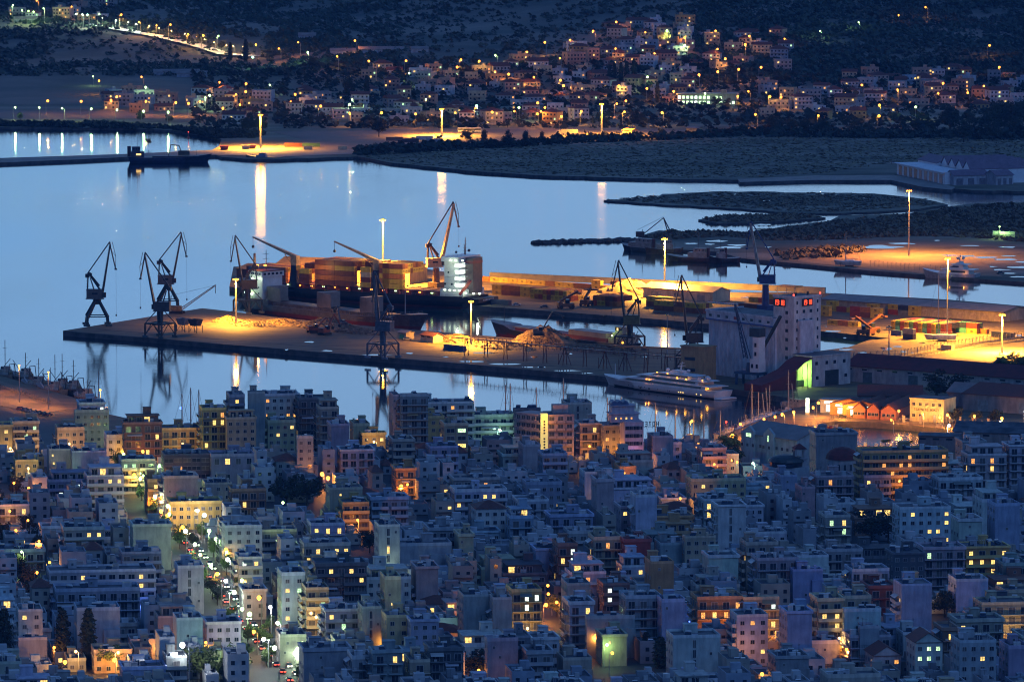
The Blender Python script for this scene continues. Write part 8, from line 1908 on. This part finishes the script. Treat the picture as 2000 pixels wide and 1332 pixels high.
XL = [(1424, 852, 'yellow', 5, 'yellow lamp shining through the golden tree by the jetty'), (633, 926, 'orange', 4, 'brightest orange lamp in the alley right of the big dark tree'), (645, 935, 'orange', 4, 'orange lamp at the foot of the alley right of the big dark tree'), (518, 925, 'orange', 1, 'orange lamp left above the big dark tree'), (553, 983, 'green', 1.5, 'green-white lamp under the big dark tree'), (778, 950, 'orange', 3, 'orange lamp in the alley above the blue-grey block'), (305, 975, 'orange', 3, 'orange lamp among trees above the avenue'), (318, 1000, 'orange', 3, 'lower orange lamp among trees above the avenue'), (327, 1006, 'yellow', 3, 'yellow lamp where the avenue leaves the trees'), (370, 1262, 'pure', 7, 'brilliant white lamp at lower left'), (313, 1268, 'white', 1.5, 'tall white-green lamp left of the brilliant one'), (403, 1254, 'yellow', .6, 'dim tall lamp right of the brilliant one'), (431, 1272, 'green', 1.5, 'lamp over the green-lit bush'), (104, 1264, 'orange', 1, 'orange lamp left of the two tall cypresses'), (127, 1294, 'yellow', 2.5, 'yellow lamp between the cypress feet'), (228, 1288, 'yellow', 3, 'yellow lamp under the pine at lower left'), (301, 1262, 'orange', 1, 'dim orange lamp right of the pine'), (24, 1322, 'cyan', 1, 'blue-green lamp near the bottom left corner'), (137, 926, 'green', 2.5, 'green-white lamp on the roofs at left'), (58, 955, 'orange', 2, 'orange lamp at the far end of the leafy left street'), (576, 1270, 'white', 5, 'glaring white-green sign lamp at the neon-lit crossing'), (750, 1252, 'orange', 1.5, 'orange lamp in the dark gap below the lilac block'), (888, 1250, 'orange', 1, 'orange lamp right of the lit roof terrace'), (866, 1228, 'cyan', 1, 'blue-white lamp above the lit roof terrace'), (940, 1310, 'orange', 1.5, 'orange lamp low in the dark trees near the bottom'), (936, 1325, 'orange', 1, 'lowest orange lamp in the dark trees near the bottom'), (1062, 1181, 'orange', 2.5, 'bright orange lamp beside the yellow corner block'), (1651, 1269, 'orange', 2.5, 'bright orange lamp lower right, by the lilac wall'), (1636, 1258, 'orange', 1, 'small orange lamp left of the lower right one'), (1862, 1215, 'orange', 2, 'lone orange lamp in the dark gap at right'), (1522, 1258, 'orange', 1.5, 'orange lamp on a pole by the lower lit house'), (1434, 1277, 'orange', 1.5, 'orange lamp in the dark gap right of the white stepped block'), (1834, 1322, 'cyan', 1.5, 'blue-green lamp at lower right'), (1484, 1317, 'orange', 2, 'orange lamp with lit leaves near the bottom'), (1163, 887, 'yellow', 5, 'glaring yellow lamp at the quay street corner below the hotel'), (1048, 881, 'yellow', 1.5, 'yellow lamp below the hotel left wing'), (815, 838, 'cyan', 1.5, 'blue-green lamp at the foot of the round penthouse block'), (786, 836, 'green', 1.5, 'green-yellow lamp left of the round penthouse block'), (974, 842, 'cyan', 4, 'bright blue-green lamp on the pale green block'), (620, 836, 'yellow', 1.5, 'yellow-green lamp between the tall waterfront blocks'), (1393, 1204, 'orange', 5, 'orange lamp lighting the tree before the twin blocks'), (1345, 1215, 'blue', 2, 'blue sign light left of the twin orange-lit blocks'), (274, 1180, 'blue', 2, 'deep blue shop light below the long white terrace'), (1606, 1232, 'yellow', 5, 'yellow lamp in the bright doorway'), (1210, 950, 'orange', 2, 'orange lamp in the gap right of the blank white wall'), (1204, 975, 'yellow', 2, 'yellow lamp lower in the gap right of the blank white wall'), (1474, 905, 'cyan', 1.5, 'blue-green light in the trees below the gabled hall'), (1360, 868, 'orange', 1.5, 'orange lamp on the quay left of the yellow tree')]
for (x, y_, c, s, lb) in XL:
    hq = 84 if s == 7 else 50 if (x, y_) in ((313, 1268), (403, 1254), (431, 1272)) else 32
    p = at(x, y_ + hq, GZ); lamp(lb, p, c, (1500 if c not in ('blue',) else 500) * s, hq / ppm(p.y), 'lamps between the city blocks', min(1.9, .8 + .22 * s))
# ---- trees of the city
CT = [(560, 985, 66, 'round', 'left half of the big dark tree mass above the alley', 1.1), (600, 988, 72, 'round', 'right half of the big dark tree mass above the alley', 1.1), (122, 1292, 104, 'cypress', 'left one of the two tall dark cypresses', 1.15), (173, 1300, 112, 'cypress', 'right and taller one of the two tall dark cypresses', 1.15), (8, 1288, 100, 'cypress', 'tall cypress cut by the left edge of the photo', 1.3), (214, 1312, 56, 'pine', 'lit umbrella pine right of the cypresses', 1.2), (276, 1300, 26, 'round', 'round dark bush by the yellow-lit wall', 1.3), (442, 1326, 42, 'round', 'bright green-lit round bush under a lamp', 1.5), (392, 1330, 76, 'round', 'olive-lit tree above the brilliant white lamp', 1.2), (462, 1322, 72, 'round', 'dark crown above the green-lit bush', 1.3), (415, 1170, 44, 'pine', 'umbrella pine at the bend of the avenue', 1.2), (425, 1182, 40, 'pine', 'second umbrella pine just below the first on the avenue', 1.1), (355, 1062, 42, 'round', 'tree standing in the lit avenue near its upper end', .9), (378, 1072, 36, 'round', 'darker tree just below the upper avenue tree', .9), (722, 1080, 48, 'round', 'dark round tree beside the pale green stair wall', 1.1), (1088, 1205, 50, 'round', 'big dark dome-shaped tree right of the yellow corner block', 1.2), (1106, 1212, 36, 'round', 'lower part of the tree mass over the lamp string', 1.2), (1290, 1305, 62, 'cypress', 'broad dark conifer left of the white stepped block', 2.0), (1262, 1290, 56, 'cypress', 'slimmer dark conifer left of the broad one', 1.6), (1703, 1060, 74, 'round', 'left part of the dark grove above the lilac blocks', 1.2), (1735, 1064, 70, 'round', 'right part of the dark grove next to the tall white block', 1.1), (1432, 925, 62, 'round', 'dark tree right of the orange-pink balcony blocks', 1.0), (1427, 890, 46, 'round', 'golden-lit tree at the quay end of the jetty', 1.5), (1397, 1222, 30, 'round', 'yellow-lit tree in front of the twin orange blocks', 1.4), (1438, 1224, 30, 'round', 'brown-lit tree between the twin orange blocks', 1.3), (1330, 1140, 44, 'round', 'dark tree right of the ochre blank wall', 1.3), (1845, 1205, 62, 'round', 'dark tree mass right of the blue blank tower', 1.2), (1880, 1200, 56, 'eucalypt', 'taller dark tree left of the cream balcony block', 1.1), (1556, 1180, 40, 'round', 'dark tree mass left of the bright doorway', 1.5), (1640, 1262, 30, 'round', 'dark tree around the lower right lamp', 1.3), (1000, 1290, 30, 'round', 'dark tree by the grey blocks near the bottom', 1.2), (935, 1330, 70, 'round', 'dark tree mass with orange lamps near the bottom', 1.3), (510, 1258, 44, 'round', 'dark tree on the avenue left of the neon-lit crossing', 1.3), (530, 1290, 40, 'round', 'lower tree on the avenue left of the neon-lit crossing', 1.3), (590, 1332, 40, 'round', 'tree at the neon-lit crossing near the bottom', 1.0), (1829, 779, 62, 'eucalypt', 'tall left tree before the red-roofed warehouse', 1.7), (1871, 778, 50, 'eucalypt', 'lower right tree before the red-roofed warehouse', 1.9), (1960, 728, 40, 'round', 'dark tree mass over the lit road, left part', 1.6), (1995, 728, 46, 'round', 'dark tree mass over the lit road, right part', 1.5), (1865, 828, 34, 'round', 'dark tree right of the custom house', 1.2), (1905, 832, 30, 'pine', 'palm-like dark tree around a lamp, right of the custom house', 1.2), (1945, 828, 34, 'round', 'dark tree before the wide dark shed', 1.3), (1857, 872, 20, 'cypress', 'yellow-lit small cypress at the basin corner', 2.0), (1812, 872, 16, 'round', 'yellow-lit bush on the near basin quay', 1.6), (1730, 874, 18, 'pine', 'yellow-lit palm bush, left one on the near basin quay', 1.5), (1775, 876, 18, 'pine', 'yellow-lit palm bush, middle one on the near basin quay', 1.4), (1990, 850, 16, 'round', 'yellow-lit bush by the cream hut at the right edge', 1.6), (1285, 1100, 26, 'round', 'small dark tree beside the dark red box block', 1.3), (1138, 1000, 30, 'round', 'dark tree at the foot of the tall blank white wall', 1.2), (480, 1050, 34, 'round', 'dark tree right of the upper avenue', 1.2), (445, 1036, 30, 'round', 'dark tree above the white block right of the avenue', 1.2), (290, 1078, 24, 'round', 'dark tree before the pale green blank block', 1.3), (390, 1000, 24, 'pine', 'palm-like tree in front of the yellow-lit low block', 1.1), (1440, 1090, 30, 'round', 'dark tree right of the cream windowed block', 1.2)]
for (x, y_, hp, k, lb, wd) in CT:
    p = at(x, y_, GZ); lit = 'lit' in lb; tree(lb, p, hp / ppm(p.y), k, 'trees of the city', col=(.3, .26, .05) if 'golden' in lb or 'yellow' in lb else (.14, .18, .05) if lit else (.03, .045, .03), wide=wd)  # glow of nearby lamps is put into the leaf colour
for i in range(22):
    p, d = along(ORS, (i + .5) / 22); tree(f'dark street tree, {ORD[i]} from the far end of the leafy left street', p + Vector((rnd.choice([-4.5, 4.5]), 0, 0)), rnd.uniform(7, 10), 'round', 'street trees of the leafy left street', col=(.06, .055, .03), wide=.9)
for i in range(24):
    p, d = along(AVE, .08 + .9 * (i + .5) / 24); tree(f'street tree, {ORD[i]} from the harbour end of the avenue', p + Vector((-d.y, d.x, 0)) * (5 if i % 2 else -5), rnd.uniform(6, 9), 'round', 'street trees of the avenue', col=(.12, .17, .05), wide=.8)
bpy.context.view_layer.update()
# ================================================================ evening haze over the bay
hm = bpy.data.materials.new('haze'); hm.use_nodes = True; hn = hm.node_tree; hn.nodes.clear()
ho = N(hn, 'ShaderNodeOutputMaterial'); hp = N(hn, 'ShaderNodeVolumePrincipled'); hn.links.new(hp.outputs[0], ho.inputs['Volume'])
hp.inputs['Color'].default_value = (.12, .42, 1, 1); hp.inputs['Density'].default_value = 2.2e-5; hp.inputs['Anisotropy'].default_value = .2
MATS['haze'] = hm
struct(MB().box(-5000, 5000, -60, 9600, -6, 360).build('haze', 'haze'), 'stuff', 'thin blue evening haze over the bay')
